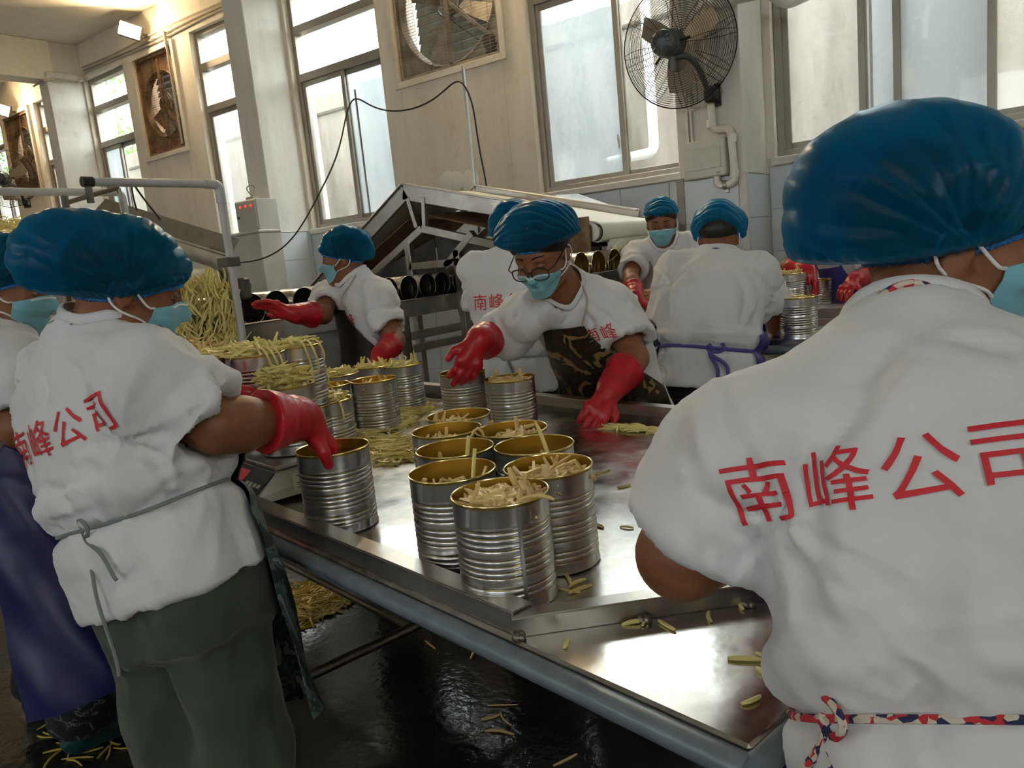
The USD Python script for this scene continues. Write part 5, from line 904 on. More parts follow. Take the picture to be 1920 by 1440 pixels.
    def face(s, brow=True, lids=0.0, mat='hair'):
        for g in (-1, 1):
            c = s.h2w(g * 0.031, 0.0745, -0.015); part(s.t, 'eye', place(trimesh.creation.icosphere(2, 0.0118 * s.sc), None, c), 'eye_white', True); part(s.t, 'iris', place(trimesh.creation.icosphere(2, 0.0065 * s.sc), None, c + s.sc * (s.hf * 0.0062 - s.hu * 0.003)), 'eye_dark', True)
            lid = [s.h2w(g * 0.031 + 0.0125 * math.cos(a), 0.0745 + 0.0128 * math.sin(b), -0.015 + 0.0128 * math.cos(b) * 0.9 + 0.001) for a, b in ((0, 0), )]
            part(s.t, 'eyelid', place(sheet([[s.h2w(g * 0.031 + 0.0135 * math.sin(a) * math.cos(b * 0.2), 0.0745 + 0.0135 * math.cos(a) * math.sin(b), -0.015 + 0.0135 * math.cos(a) * math.cos(b)) for a in np.linspace(-1.25, 1.25, 9)] for b in np.linspace(0.25, 1.35 + lids, 7)], 0.001)), 'skin', True)
            part(s.t, 'eyelid', place(sheet([[s.h2w(g * 0.031 + 0.0134 * math.sin(a) * 1.0, 0.0745 + 0.0134 * math.cos(a) * math.sin(b), -0.015 + 0.0134 * math.cos(a) * math.cos(b)) for a in np.linspace(-1.25, 1.25, 9)] for b in np.linspace(1.78, 2.8, 6)], 0.001)), 'skin', True)
            part(s.t, 'lashes', tube([s.h2w(g * 0.031 + 0.0140 * math.sin(a), 0.0745 + 0.0140 * math.cos(a) * math.sin(1.37 + lids), -0.015 + 0.0140 * math.cos(a) * math.cos(1.37 + lids)) for a in np.linspace(-1.2, 1.2, 9)], 0.0011, 5), mat)
            if brow:
                pts = [(g * (0.015 + 0.034 * t), 0.0, 0.0165 + 0.005 * math.sin(t * 2.3) - 0.003 * t) for t in np.linspace(0, 1, 7)]; O = A([s.h2w(r, 0, u) for r, _, u in pts]); Dr = np.repeat(s.hf[None], 7, 0); r = ray_out(s.headfn, O, Dr, 0.02, 0.16); part(s.t, 'eyebrow', tube(O + Dr * r[:, None], np.linspace(0.0034, 0.0016, 7), 6), mat, 40)
    def dome(s, rim, fn, nphi=96, nt=26, drop=0.0, pole=(0, -0.15, 1)):
        """rays from the cranium centre: rim(phi) = elevation in degrees of the lower edge, fn(phi, t, dirs, base radius) = radius"""
        ph = np.arange(nphi + 1) * 2 * np.pi / nphi; t = np.linspace(0, 1, nt); el = np.radians([rim(a) for a in ph]); D0 = np.stack([-np.sin(ph) * np.cos(el), np.cos(ph) * np.cos(el), np.sin(el)], 1)
        pole = u_(pole); G = []
        for tt in t:
            ang = np.arccos(np.clip(D0 @ pole, -1, 1)); w0 = np.sin((1 - tt * 0.995) * ang) / np.sin(ang); w1 = np.sin(tt * 0.995 * ang) / np.sin(ang); G.append(D0 * w0[:, None] + pole * w1[:, None])
        Dl = A(G); Dw = (Dl.reshape(-1, 3)) @ s.HR; r = ray_out(s.skullfn, s.H, Dw, 0.02, 0.2 * s.sc + 0.05); T, PH = np.meshgrid(t, ph, indexing='ij'); return s.H + Dw * fn(PH.ravel(), T.ravel(), Dl.reshape(-1, 3), r)[:, None], (nt, nphi + 1)
    def hair(s, rim=None, th=0.010, mat='hair', bun=None):
        rim = rim or (lambda a: 22 - 50 * (0.5 - 0.5 * math.cos(a)) ** 1.0)
        X, sh = s.dome(rim, lambda ph, t, d, r: r + th * s.sc * np.minimum(1, 0.2 + t * 5) + 0.002 * np.sin(ph * 23) * (t < 0.9), 64, 16); v, f = sheet(X.reshape(*sh, 3), 0.004); part(s.t, 'hair', (v, f[:, ::-1]) if False else (v, f), mat, True)
    def cap(s, front=12, back=-32, side=-14, puff=0.03, sag=(0.0, 0.0, 0.0), pleat=0.005, npl=30, mat='cap_plastic', seed=0, ell=None, ctr=None, flat=0.0, band=0.010, hang=0.0, skew=0.0):
        """a bouffant cap: gathered rim, bag with pleats that run over the head from ear to ear"""
        rim = lambda a: front + (back - front) * (0.5 - 0.5 * math.cos(a)) + (side - (front + back) / 2) * math.sin(a) ** 2 + skew * math.sin(a)
        sag = A(sag, float); g_ = np.random.default_rng(seed); oph = g_.uniform(0, 9, 3)
        E = A(ell if ell is not None else (0.10, 0.12, 0.10), float) * s.sc; C = A(ctr if ctr is not None else (0, -0.015, 0.02), float) * s.sc
        def fn(ph, t, d, r):
            # bag: an ellipsoid in head axes seen from the cranium centre
            q = d / E; b = (d * C / E ** 2).sum(1); a = (q * q).sum(1); c = ((C / E) ** 2).sum() - 1; bag = (b + np.sqrt(np.maximum(b * b - a * c, 0))) / a
            bag = np.maximum(bag, r + 0.025 * s.sc); w = np.clip(t / 0.13, 0, 1); w = w * w * (3 - 2 * w); base = (r + 0.004) * (1 - w) + bag * w
            al = np.arctan2(d[:, 1], d[:, 2] + 0.25); nz = meshkit.noise(np.stack([d[:, 0] * 3 + oph[0], d[:, 1] * 3, d[:, 2] * 3 + oph[1]], 1), seed)
            pl = np.abs(np.sin(al * npl * 0.5 + 2.0 * nz + 0.8 * d[:, 0])) ** 0.6 - 0.6; gath = np.sin(ph * 46 + 3 * np.sin(ph * 5)) * np.exp(-((t - 0.07) / 0.06) ** 2)
            bl = meshkit.noise(d * 2.6 + oph, seed + 3) - 0.5; bl2 = np.abs(meshkit.noise(d * A([2.2, 5.0, 3.0]) + oph * 1.7, seed + 5) - 0.5)
            return base + w * (pleat * pl * np.clip(1.25 - t, 0.25, 1) + 0.014 * bl - 0.010 * bl2) + 0.0035 * gath
        X, sh = s.dome(rim, fn, 200, 64); X = X + (s.HR.T @ (sag * s.sc)) * np.repeat(np.linspace(0, 1, sh[0]) ** 1.2, sh[1])[:, None]
        v, f = sheet(X.reshape(*sh, 3), 0.0012); cn = part(s.t, 'hair_cap', (v, f), mat, True)
        rimp = X[:sh[1] - 1]; part(cn, 'elastic_band', tube(rimp + 0.0016 * np.sin(np.arange(len(rimp)) * 2.1)[:, None] * s.hu, 0.0042 * s.sc, 6, closed=True), 'cap_band', 40)
        return cn
    def mask(s, mat='mask_blue', az0=-64, az1=64, top=-0.020, bot=-0.122, puff=0.006, loops=(True, True), side_drop=0.022, inset=0.0):
        na, nv = 33, 21; AZ = np.radians(np.linspace(az0, az1, na)); T = np.linspace(0, 1, nv)
        a, t = np.meshgrid(AZ, T, indexing='xy'); k = (np.abs(a) / math.radians(64)); ut = top - side_drop * k ** 1.6; ub = bot + 0.042 * k ** 2; u = ut + (ub - ut) * t
        O = s.H + s.sc * (s.hf[None] * 0.012 + s.hu[None] * u.reshape(-1)[:, None]); Dr = np.sin(a).reshape(-1)[:, None] * s.hr + np.cos(a).reshape(-1)[:, None] * s.hf
        fn = lambda p: s.headfn(p); r = ray_out(fn, O, Dr, 0.015 * s.sc, 0.16 * s.sc).reshape(nv, na)
        from scipy.ndimage import gaussian_filter
        r2 = np.maximum(gaussian_filter(r, (2.5, 2.0), mode='nearest'), r) ; lw = np.clip((t - 0.75) / 0.25, 0, 1); r2 = np.maximum(r2, r2[12:13, :] * 0.96 * np.ones_like(r2) * (t > 0.55) - 0.016 * lw)
        r2 = r2 + 0.004 + puff * np.sin(np.pi * t) * (1 - k * 0.7) + 0.0013 * np.sign(np.sin(t * 3 * 2 * np.pi + 0.6)) * (1 - k * 0.8) * ((t > 0.2) & (t < 0.85))
        X = O.reshape(nv, na, 3) + Dr.reshape(nv, na, 3) * r2[..., None]; v, f = sheet(X[::-1], 0.0015); mn = part(s.t, 'face_mask', (v, f), mat, 60)
        part(mn, 'nose_band', tube(X[1, 6:-6] + (X[1, 6:-6] - s.H) * 0.008, 0.0022, 6), 'mask_white', 40)
        for g, on in ((-1, loops[0]), (1, loops[1])):
            if not on: continue
            col = 0 if g < 0 else -1; e = s.h2w(g * 0.082, -0.022, -0.030); e1, e2 = s.h2w(g * 0.080, -0.020, -0.004), s.h2w(g * 0.082, -0.022, -0.052); pa, pb = X[0, col], X[-3, col]
            path = spline([pa, pa * 0.5 + e1 * 0.5 + g * s.hr * 0.010, e1, s.h2w(g * 0.084, -0.034, -0.028), e2, pb * 0.5 + e2 * 0.5 + g * s.hr * 0.008, pb], 30); part(mn, 'ear_loop', tube(path, 0.0022 * s.sc, 6), 'mask_white', 40)
        s.maskX = X; return mn
    # ---------------------------------------------------------------- shirt
    def shirt(s, hem=-0.20, tie=None, amp=1.0, mat='shirt_white', sleeve=0.72, fold_seed=0, text=None, res=None, belly=0.0, tuck=0.014, slv_r=1.0, name='shirt', neck_r=0.078, flare=0.012, extra_folds=None, wide=0.0):
        z = s.sc; res = res or s.res
        def aA(w): d = np.interp(w, [-0.4, -0.1, 0.2, 0.45, 0.75, 0.9, 1.0], A([flare + 0.012, 0.014, 0.030, 0.026, 0.016, 0.012, 0.010]) * s.loose) + wide * np.interp(w, [0, 0.3, 0.8, 0.9], [1, 1, 0.6, 0.0]); return d - (0 if tie is None else tuck * np.exp(-((w - tie) / 0.035) ** 2) - 0.014 * np.exp(-((w - tie - 0.11) / 0.06) ** 2))
        def aB(w): d = np.interp(w, [-0.4, -0.1, 0.2, 0.45, 0.75, 0.9, 1.0], A([flare + 0.008, 0.012, 0.026, 0.020, 0.014, 0.012, 0.012]) * s.loose) + belly * np.exp(-((w - 0.2) / 0.3) ** 2) + 0.6 * wide * np.interp(w, [0, 0.3, 0.8, 0.9], [1, 1, 0.5, 0.0]); return d - (0 if tie is None else tuck * np.exp(-((w - tie) / 0.035) ** 2) - 0.016 * np.exp(-((w - tie - 0.11) / 0.06) ** 2))
        s.aA, s.aB = aA, aB; pr = [('f', lambda p: s.loft(p, aA, aB, hem, 1.02, 2.4)), ('f', lambda p: np.maximum(s.torsofn(p) - 0.007, (hem + 0.1) * s.L - (p - s.P) @ s.W), {'k': 0.01})]; s.sl = {}
        for k in 'lr':
            S = s.S[k]; pr.append(('c', s.spine(0.97), S, 0.052 * z, 0.060 * z, {'k': 0.05}))
            E = A(s.arms[k]['E'], float) if k in s.arms else S - s.W * 0.26; e = S + (E - S) * (s.arms.get(k, {}).get('sleeve', sleeve)); d = u_(E - S); far = e + d * 0.10; R1 = 0.078 * z * slv_r
            drop = s.arms.get(k, {}).get('droop', 0.0) * A([0, 0, -1.0])
            tk_ = max(1.0, s.arms.get(k, {}).get('thick', 1.0)); slv = sdf([('c', S, e + drop, 0.069 * z * tk_, R1), ('c', e + drop, far + drop, R1, R1)], 0.02)
            pr.append(('f', (lambda p, q=slv, e=e, d=d: np.maximum(q(p), (p - e) @ d - 0.006 * np.sin(p @ A([31.0, 17.0, 23.0])))), {'k': 0.035}))
            s.sl[k] = (S, e + drop, d, R1)
        pr2 = list(pr)
        for k in 'lr':
            S, e, d, R1 = s.sl[k]; pr2.append(('-', (lambda p, e=e, d=d, R1=R1: d_cap(p, e - d * 0.005, e + d * 0.12, R1 - 0.024, R1 - 0.016)), {'k': 0.006}))
        nb = s.N - s.W * 0.035; ax0 = u_(s.h2w(0, -0.02, -0.06) - nb); top = s.N + ax0 * 0.16; pr2.append(('-', (lambda p: d_cap(p, nb + s.V * 0.012 + ax0 * 0.05, top, neck_r * z, neck_r * z)), {'k': 0.008}))
        if hem > -0.5: hl = s.P + s.W * hem * s.L; pr2.append(('-', (lambda p: np.maximum(s.loft(p, lambda w: aA(w) - 0.022, lambda w: aB(w) - 0.022, None), ((p - s.P) @ s.W) - (hem * s.L + 0.03))), {'k': 0.004}))
        s.shirtfn0 = sdf(pr, 0.03); s.shirtfn = sdf(pr2, 0.03)
        pts = A([s.P + s.W * hem * s.L, s.N, *s.S.values()] + [q[1] + q[2] * 0.05 for q in s.sl.values()]); lo, hi = pts.min(0) - 0.24, pts.max(0) + 0.24
        v, f = surface_nets(s.shirtfn, lo, hi, res); v = s.wrinkle(v, f, amp, fold_seed, tie, extra_folds); s.shirtn = part(s.t, name, (v, f), mat, True); s.shirt_mesh = (v, vf((v, f))[1])
        # ribbed collar
        ax = u_(top - nb); x = u_(s.V - ax * (s.V @ ax)); y = np.cross(ax, x); an = np.arange(40) * 2 * np.pi / 40; P0 = nb + s.V * 0.012; rr = neck_r * 1.0 * z; out = []
        rel = v - P0; hh = rel @ ax; rv = rel - hh[:, None] * ax; rr_ = np.linalg.norm(rv, axis=1); th_ = np.arctan2(rv @ y, rv @ x); near = (np.abs(rr_ - rr) < 0.012) & (np.abs(hh) < 0.16)
        for a in an:
            da = np.abs((th_ - a + np.pi) % (2 * np.pi) - np.pi); kk = near & (da < 0.13); hk = np.max(hh[kk]) if kk.any() else 0.0; out.append(P0 + (x * math.cos(a) + y * math.sin(a)) * rr + ax * (hk + 0.001))
        out = A(out); out = (out + np.roll(out, 1, 0) + np.roll(out, -1, 0)) / 3; g = []
        for o_, h_ in ((0.004, -0.006), (0.006, 0.002), (0.004, 0.010), (-0.002, 0.013)): g.append(np.vstack([out, out[:1]]) + (np.vstack([out, out[:1]]) - P0 - ax * (((np.vstack([out, out[:1]]) - P0) @ ax))[:, None]) * (o_ / rr) + ax * h_)
        vv, ff = sheet(g, 0.002); part(s.shirtn, 'collar', (vv, ff), mat, True)
        if text: s.lettering(*text)
        return s
    def wrinkle(s, v, f, amp, seed, tie=None, extra=None):
        _, _, n = meshkit.arrays((v, f), True); q = v - s.P; w = (q @ s.W) / s.L; u, vv = q @ s.U, q @ s.V; d = np.zeros(len(v)); sd = 37 * seed
        # long drapes, noise stretched along the fall of the cloth
        a = meshkit.noise(np.stack([u * 15 + 3 + 2.2 * w, vv * 15, w * 2.2 + seed], 1), sd); b = meshkit.noise(np.stack([u * 30 - 2.5 * w, vv * 30 + 9, w * 4.0 + seed], 1), sd + 1)
        d += amp * (0.015 * (np.abs(a - 0.5) * -2 + 0.35) + 0.004 * (np.abs(b - 0.5) * -2 + 0.35))
        # pulls that radiate from the armpits
        for k, g in (('l', 1), ('r', -1)):
            S = s.S[k] - s.W * 0.09 - s.U * g * 0.02; r = v - S; rad = np.linalg.norm(r, axis=1); ang = np.arctan2(r @ s.W, r @ s.U * g); wv = np.abs(meshkit.noise(np.stack([ang * 3.4 + seed, rad * 4, np.sign(vv) * 5 + vv * 3], 1), sd + 7 + (g > 0)) - 0.5); d += amp * 0.034 * (0.20 - wv) * np.exp(-((rad - 0.10) / 0.10) ** 2)
        if tie is not None:
            c = meshkit.noise(np.stack([u * 34, vv * 34, w * 3 + 2], 1), sd + 5); d += amp * 0.010 * (0.3 - np.abs(c - 0.5) * 2) * np.exp(-((w - tie) / 0.10) ** 2)
            e = meshkit.noise(np.stack([u * 6, vv * 6, w * 16 + seed], 1), sd + 11); d += amp * 0.012 * (0.3 - np.abs(e - 0.5) * 2) * np.exp(-((w - tie - 0.14) / 0.10) ** 2)
        # creases around the sleeves
        for k in 'lr':
            S, e, dd_, R1 = s.sl[k]; r = v - S; t_ = r @ dd_; L_ = np.linalg.norm(e - S); on = ((np.abs(r @ s.U) > 0.02) & (t_ > 0.02)).astype(float) * np.exp(-((t_ - 0.55 * L_) / (0.35 * L_)) ** 2); c = meshkit.noise(np.stack([t_ * 26 + r @ s.V * 12, r @ s.V * 9, r @ s.W * 9 + seed], 1), sd + 21); d += amp * 0.008 * on * (0.3 - np.abs(c - 0.5) * 2)
        d *= 1 - 0.72 * np.exp(-(u / 0.14) ** 4 - ((w - 0.64) / 0.16) ** 4) * (vv < 0)
        d *= 1 - np.exp(-(np.linalg.norm(v - s.N, axis=1) / 0.13) ** 4); d = np.maximum(d, np.where(w > 0.55, -0.005, -0.012))
        d *= 1 - 0.75 * np.clip((vv - 0.0) / 0.05, 0, 1) * np.clip((0.8 - w) / 0.1, 0, 1) * (np.abs(u) < 0.19)
        if extra:
            aa = np.interp(w, WT_, BA_); bb = np.interp(w, WT_, BB_); th = np.arctan2(u / aa, vv / bb) % (2 * np.pi); X2 = np.stack([th * 0.15, w * s.L], 1)
            for (w0, t0, w1, t1, wd, dp) in extra:
                p0, p1 = A([t0 * 0.15, w0 * s.L]), A([t1 * 0.15, w1 * s.L]); ab = p1 - p0; t_ = np.clip((X2 - p0) @ ab / (ab @ ab), 0, 1); bow_ = 0.014 * np.sin(np.pi * t_); q2 = p0 + t_[:, None] * ab + bow_[:, None] * A([-ab[1], ab[0]]) / np.linalg.norm(ab); ds = np.linalg.norm(X2 - q2, axis=1); nearT = (s.loft(v, s.aA, s.aB, None) < 0.05)
                d += nearT * np.sin(np.pi * np.clip(t_, 0.02, 0.98)) ** 0.6 * (-dp * np.exp(-(ds / wd) ** 2) + 0.45 * dp * np.exp(-((ds - 2.1 * wd) / (1.1 * wd)) ** 2))
        return v + n * d[:, None]
    def surf(s, w, ang, off=0.0, aA=None, aB=None):
        """a point on the clothed torso at height w and angle ang (0 = front, pi/2 = left)"""
        w, ang = np.broadcast_arrays(np.asarray(w, float), np.asarray(ang, float)); aA = aA or s.aA; aB = aB or s.aB; a = np.interp(w, WT_, BA_) * s.sc * s.build + aA(w) + off; b = np.interp(w, WT_, BB_) * s.sc * s.build + aB(w) + off; c, sn = np.cos(ang), np.sin(ang); k = (np.abs(sn) ** 2.4 + np.abs(c) ** 2.4) ** (-1 / 2.4)
        wc = np.clip(w, 0, 1.05); return s.P + s.W * (w * s.L)[..., None] + s.U * (a * sn * k)[..., None] + s.V * ((b * c * k) - s.bow * 4 * wc * (1 - wc))[..., None]
    def lettering(s, chars, w0, ang0, size, gap, back=True, slant=0.0, mat='print_red', only=None):
        """red print on the cloth: glyph outlines cut fine and laid on the shirt's own surface"""
        out = []; V0, F0 = s.shirt_mesh; tm = trimesh.Trimesh(V0, F0, process=False); n_ = len(chars); X0 = -(n_ * size + (n_ - 1) * gap) / 2
        c0 = s.surf(w0, ang0, 0.0); nrm = u_(s.surf(w0, ang0, 0.05) - c0); side = u_(np.cross(s.W, nrm)); up = np.cross(nrm, side)
        for i, ch in enumerate(chars):
            for poly in GLYPH[ch]:
                V, F = flat_mesh(poly, 0.07); V = V * size + A([X0 + i * (size + gap), -size / 2]); V[:, 1] += slant * V[:, 0]; out.append((V, F))
        n = 0; vs, fs = [], []
        for V, F in out: vs.append(V); fs.append(F + n); n += len(V)
        V = np.vstack(vs); F = np.vstack(fs); O = c0 + side * V[:, :1] + up * V[:, 1:2] + nrm * 0.14
        # height of the cloth along the print's normal, from the shirt's triangles
        from scipy.interpolate import LinearNDInterpolator
        # height map of the outermost cloth along the print's normal, from sample points on the shirt's triangles
        from scipy.ndimage import maximum_filter, gaussian_filter, map_coordinates
        q = V0 - c0; L3 = np.stack([q @ side, q @ up, q @ nrm], 1); _, _, nn = meshkit.arrays((V0, F0), True); tri = F0[(nn[F0] @ nrm).mean(1) > 0.05]; hw_, hh_, ds_ = n_ * (size + gap) / 2 + 0.03, size / 2 + abs(slant) * 0.2 + 0.05, 0.0025
        Tm = L3[tri].mean(1); tri = tri[(np.abs(Tm[:, 0]) < hw_ + 0.02) & (np.abs(Tm[:, 1]) < hh_ + 0.02) & (Tm[:, 2] > -0.16) & (Tm[:, 2] < 0.12)]; T3 = L3[tri]; bw = A([(i / 5, j / 5, 1 - (i + j) / 5) for i in range(6) for j in range(6 - i)]); S3 = np.einsum('kb,tbd->tkd', bw, T3).reshape(-1, 3)
        nx, ny = int(2 * hw_ / ds_) + 1, int(2 * hh_ / ds_) + 1; gi, gj = np.round((S3[:, 0] + hw_) / ds_).astype(int), np.round((S3[:, 1] + hh_) / ds_).astype(int); kk = (gi >= 0) & (gj >= 0) & (gi < nx) & (gj < ny); G = np.full((nx, ny), -9.0); np.maximum.at(G, (gi[kk], gj[kk]), S3[kk, 2])
        Gm = maximum_filter(G, 5); G = np.where(G > -1, G, Gm); okm = G > -1; Wt = gaussian_filter(okm.astype(float), 1.3); Gs = gaussian_filter(np.where(okm, G, 0), 1.3) / np.maximum(Wt, 1e-6); Gs = np.maximum(Gs, np.where(okm, G, -9) - 0.0015)
        ci = np.stack([(V[:, 0] + hw_) / ds_, (V[:, 1] + hh_) / ds_]); hz = map_coordinates(Gs, ci, order=1, mode='nearest'); ok = map_coordinates(okm.astype(float), ci, order=1, mode='nearest') > 0.6
        hz = np.where(ok, hz, 0); F = F[ok[F].all(1)]; Pw = c0 + side * V[:, :1] + up * V[:, 1:2] + nrm * (hz + 0.0026)[:, None]; part(s.shirtn, 'printed_lettering', (Pw, F), mat, label='red printed characters')
    # ---------------------------------------------------------------- apron, trousers, boots, gloves
    def apron(s, mat, wb=0.62, bib=0.42, wt=0.12, hem=-0.62, off=0.017, side=1.75, neck=True, strap='strap_beige', tie=None, tie_mat=None, bow=True, flare=0.03, label=None, loops=1, tails=((0.0, 0.2),), bow_ang=math.pi, tie_r=0.0042, knee=None, bow_sz=1.0, strap_up=0.034):
        """bib up to wb (half angle bib), skirt from wt down to hem (half angle side)"""
        tie = wt if tie is None else tie; rows = []
        aA = lambda w: s.aA(np.maximum(w, -0.12)) + np.clip(-w, 0, 1) * flare; aB = lambda w: s.aB(np.maximum(w, -0.12)) + np.clip(-w, 0, 2) * flare
        ws = np.r_[np.linspace(wb, wt, 16), np.linspace(wt - 0.03, hem, 22)]
        for w in ws:
            ha = bib + (side - bib) * np.clip((wb - w) / (wb - wt + 1e-6), 0, 1) ** 1.5; an = np.linspace(-ha, ha, 41); g = s.surf(np.full(41, w), an, off + 0.004 * np.sin(an * 9 + w * 11) * (w < wt), aA, aB); rows.append(g)
        v, f = sheet(A(rows), 0.002); s.apn = part(s.t, 'apron', (v, f[:, ::-1] if False else f), mat, True, label=label); R = A(rows)
        if neck:
            nl = s.N + s.W * 0.015; pts = [R[0, -2], s.surf(min(0.86, wb + 0.18), bib * 1.1, off + 0.004), s.surf(0.955, 0.85, 0.018), s.N + s.U * 0.068 * s.sc + s.W * 0.022, s.N - s.V * 0.066 * s.sc + s.W * strap_up, s.N - s.U * 0.068 * s.sc + s.W * 0.022, s.surf(0.955, -0.85, 0.018), s.surf(min(0.86, wb + 0.18), -bib * 1.1, off + 0.004), R[0, 1]]; part(s.apn, 'neck_strap', tube(spline(pts, 60), tie_r, 6), strap, 40)
        an = np.linspace(side, 2 * np.pi - side, 60); L_ = s.surf(np.full(60, tie) + 0.006 * np.sin(an * 3), an, 0.015); part(s.apn, 'waist_tie', tube(L_, tie_r, 6), tie_mat or strap, 40)
        if bow:
            c = s.surf(tie, bow_ang, 0.012); o = u_(s.surf(tie, bow_ang, 0.05) - c); sd_ = u_(np.cross(s.W, o)); m = tie_mat or strap; b_ = bow_sz
            part(s.apn, 'bow', cat([tube(spline([c, c + sd_ * 0.025 * b_ + s.W * 0.018 * b_ + o * 0.012, c + sd_ * 0.04 * b_ + o * 0.015, c + sd_ * 0.02 * b_ - s.W * 0.012 * b_ + o * 0.01, c], 18), tie_r, 6), place(trimesh.creation.icosphere(1, tie_r * 2.0), None, c)]), m, 40)
            for dx, ln in tails:
                pts = [c, c + sd_ * dx * 0.4 + o * 0.012 - s.W * ln * 0.25]
                for q_ in (0.5, 0.75, 1.0): b2 = s.surf(tie - ln * q_ / s.L, bow_ang + dx / 0.15 * (1 if True else 0), 0.0); pts.append(s.surf(tie - ln * q_ / s.L, bow_ang + (dx * (0.6 + 0.4 * q_)) / 0.16, 0.020))
                part(s.apn, 'tie_end', tube(spline(pts, 20), tie_r, 6), m, 40)
        return s
    def trousers(s, mat, top=0.02, wide=0.018, amp=0.007, res=None, ankle=0.10, seed=0):
        pr = [('f', lambda p: s.loft(p, -0.008, -0.008, -0.30, top, 2.3))]
        for k, (hip, kn, an) in s.legs.items(): a2 = an + (kn - an) * 0.1; pr += [('c', hip - s.W * 0.04, kn, 0.080 * s.sc + wide * 0.5, 0.070 * s.sc + wide, {'k': 0.05}), ('c', kn, a2, 0.070 * s.sc + wide, 0.062 * s.sc + wide * 1.3, {'k': 0.03})]
        pr.append(('&', lambda p: ankle - p[:, 2])); pts = A([s.P + s.W * top * s.L] + [q for l in s.legs.values() for q in l]); v, f = surface_nets(sdf(pr, 0.03), pts.min(0) - 0.25, pts.max(0) + 0.25, res or s.res * 1.2); _, _, n = meshkit.arrays((v, f), True); nz = meshkit.noise(np.stack([v[:, 0] * 16, v[:, 1] * 16, v[:, 2] * 4 + seed], 1), 50 + seed); nz2 = meshkit.noise(np.stack([v[:, 0] * 8 + v[:, 2] * 3.5, v[:, 1] * 8, v[:, 2] * 3 + 5 + seed], 1), 60 + seed); v = v + n * (amp * (0.4 - 2 * np.abs(nz - 0.5)) + amp * 1.8 * (0.35 - 2 * np.abs(nz2 - 0.5)))[:, None]; s.trn = part(s.t, 'trousers', (v, f), mat, True); return s
    def boots(s, mat, top=0.30):
        for k, (hip, kn, an) in s.legs.items():
            d = u_(kn - an); a = an + d * (top - 0.09); toe = A([an[0], an[1], 0.045]) + s.f * 0.15; heel = A([an[0], an[1], 0.045]) - s.f * 0.035; pr = [('c', an - [0, 0, 0.03], a, 0.056, 0.072), ('c', heel, toe, 0.046, 0.042), ('-', lambda p, a=a, d=d: d_cap(p, a - d * 0.05, a + d * 0.2, 0.062, 0.066), {'k': 0.004}), ('&', lambda p, a=a, d=d: (p - a) @ d), ('&', lambda p: 0.004 - p[:, 2])]
            pts = A([a, toe, heel, an]); v, f = surface_nets(sdf(pr, 0.03), pts.min(0) - 0.1, pts.max(0) + 0.1, 0.008); part(s.t, 'boot', (v, f), mat, True)
        return s
    def glove(s, k, tip, palm, curl=0.5, spread=0.12, cuff=0.12, mat='glove_red', thumb=0.5, cuff_r=0.056, sz=1.0, fold=0.004):
        """a rubber glove: palm, five unequal bent fingers, gauntlet cuff; tip = a point the hand aims at, palm = the way the palm faces"""
        E, Wr = A(s.arms[k]['E'], float), A(s.arms[k]['W'], float); z = s.sc * sz; d = u_(A(tip, float) - Wr); pn = A(palm, float); pn = u_(pn - d * (pn @ d)); sd_ = np.cross(d, pn) * (1 if k == 'l' else -1); ar = u_(Wr - E)
        # sd_ points to the thumb side
        kn = Wr + d * 0.092 * z; pr = [('c', Wr, kn - d * 0.02 * z + sd_ * 0.020 * z, 0.026 * z, 0.020 * z), ('c', Wr, kn - d * 0.022 * z - sd_ * 0.022 * z, 0.026 * z, 0.018 * z), ('c', kn - sd_ * 0.030 * z - d * 0.012 * z, kn + sd_ * 0.028 * z - d * 0.008 * z, 0.016 * z, 0.017 * z), ('e', Wr + d * 0.045 * z + sd_ * 0.022 * z + pn * 0.012 * z, np.vstack([d, sd_, pn]), A([0.034, 0.02, 0.018]) * z)]
        for i, (o, ln, rad) in enumerate(((0.031, 0.074, 0.0105), (0.0105, 0.082, 0.0108), (-0.0105, 0.076, 0.0104), (-0.030, 0.060, 0.0094))):
            b = kn + sd_ * o * z - d * (0.004 + 0.004 * abs(i - 1)) * z; dr = u_(d + sd_ * (1.5 - i) * spread); c_ = curl if np.isscalar(curl) else curl[i]; seg = [0.45, 0.31, 0.24]; p0 = b; a_ = 0.0; r0 = rad * z * 1.06
            for j, sg in enumerate(seg):
                a_ += c_ * (0.75, 1.0, 0.7)[j]; p1 = p0 + (dr * math.cos(a_) + pn * math.sin(a_)) * ln * sg * z; r1 = rad * z * (1.0, 0.96, 0.86)[j]; pr.append(('c', p0, p1, r0, r1, {'k': 0.006})); p0, r0 = p1, r1
        tb = Wr + d * 0.030 * z + sd_ * 0.026 * z + pn * 0.008 * z; t1 = tb + u_(d * 0.75 + sd_ * 0.75 + pn * 0.35 * thumb) * 0.042 * z; t2 = t1 + u_(d * 0.95 + sd_ * (0.35 - 0.3 * thumb) + pn * 0.5 * thumb) * 0.032 * z; pr += [('c', tb, t1, 0.015 * z, 0.0125 * z, {'k': 0.012}), ('c', t1, t2, 0.0125 * z, 0.0105 * z, {'k': 0.006})]
        ce = Wr - ar * cuff; pr.append(('c', Wr + d * 0.01, Wr - ar * 0.03, 0.031 * z, 0.042 * z, {'k': 0.02})); cf = sdf([('c', Wr - ar * 0.02, ce, 0.044 * z, cuff_r * z), ('c', ce, ce - ar * 0.06, cuff_r * z, cuff_r * z)], 0.01); pr.append(('f', lambda p: np.maximum(cf(p), (ce - p) @ ar), {'k': 0.012})); pr.append(('-', lambda p: d_cap(p, ce - ar * (cuff_r * z - 0.022), ce - ar * 0.14, cuff_r * z - 0.009, cuff_r * z - 0.007), {'k': 0.004}))
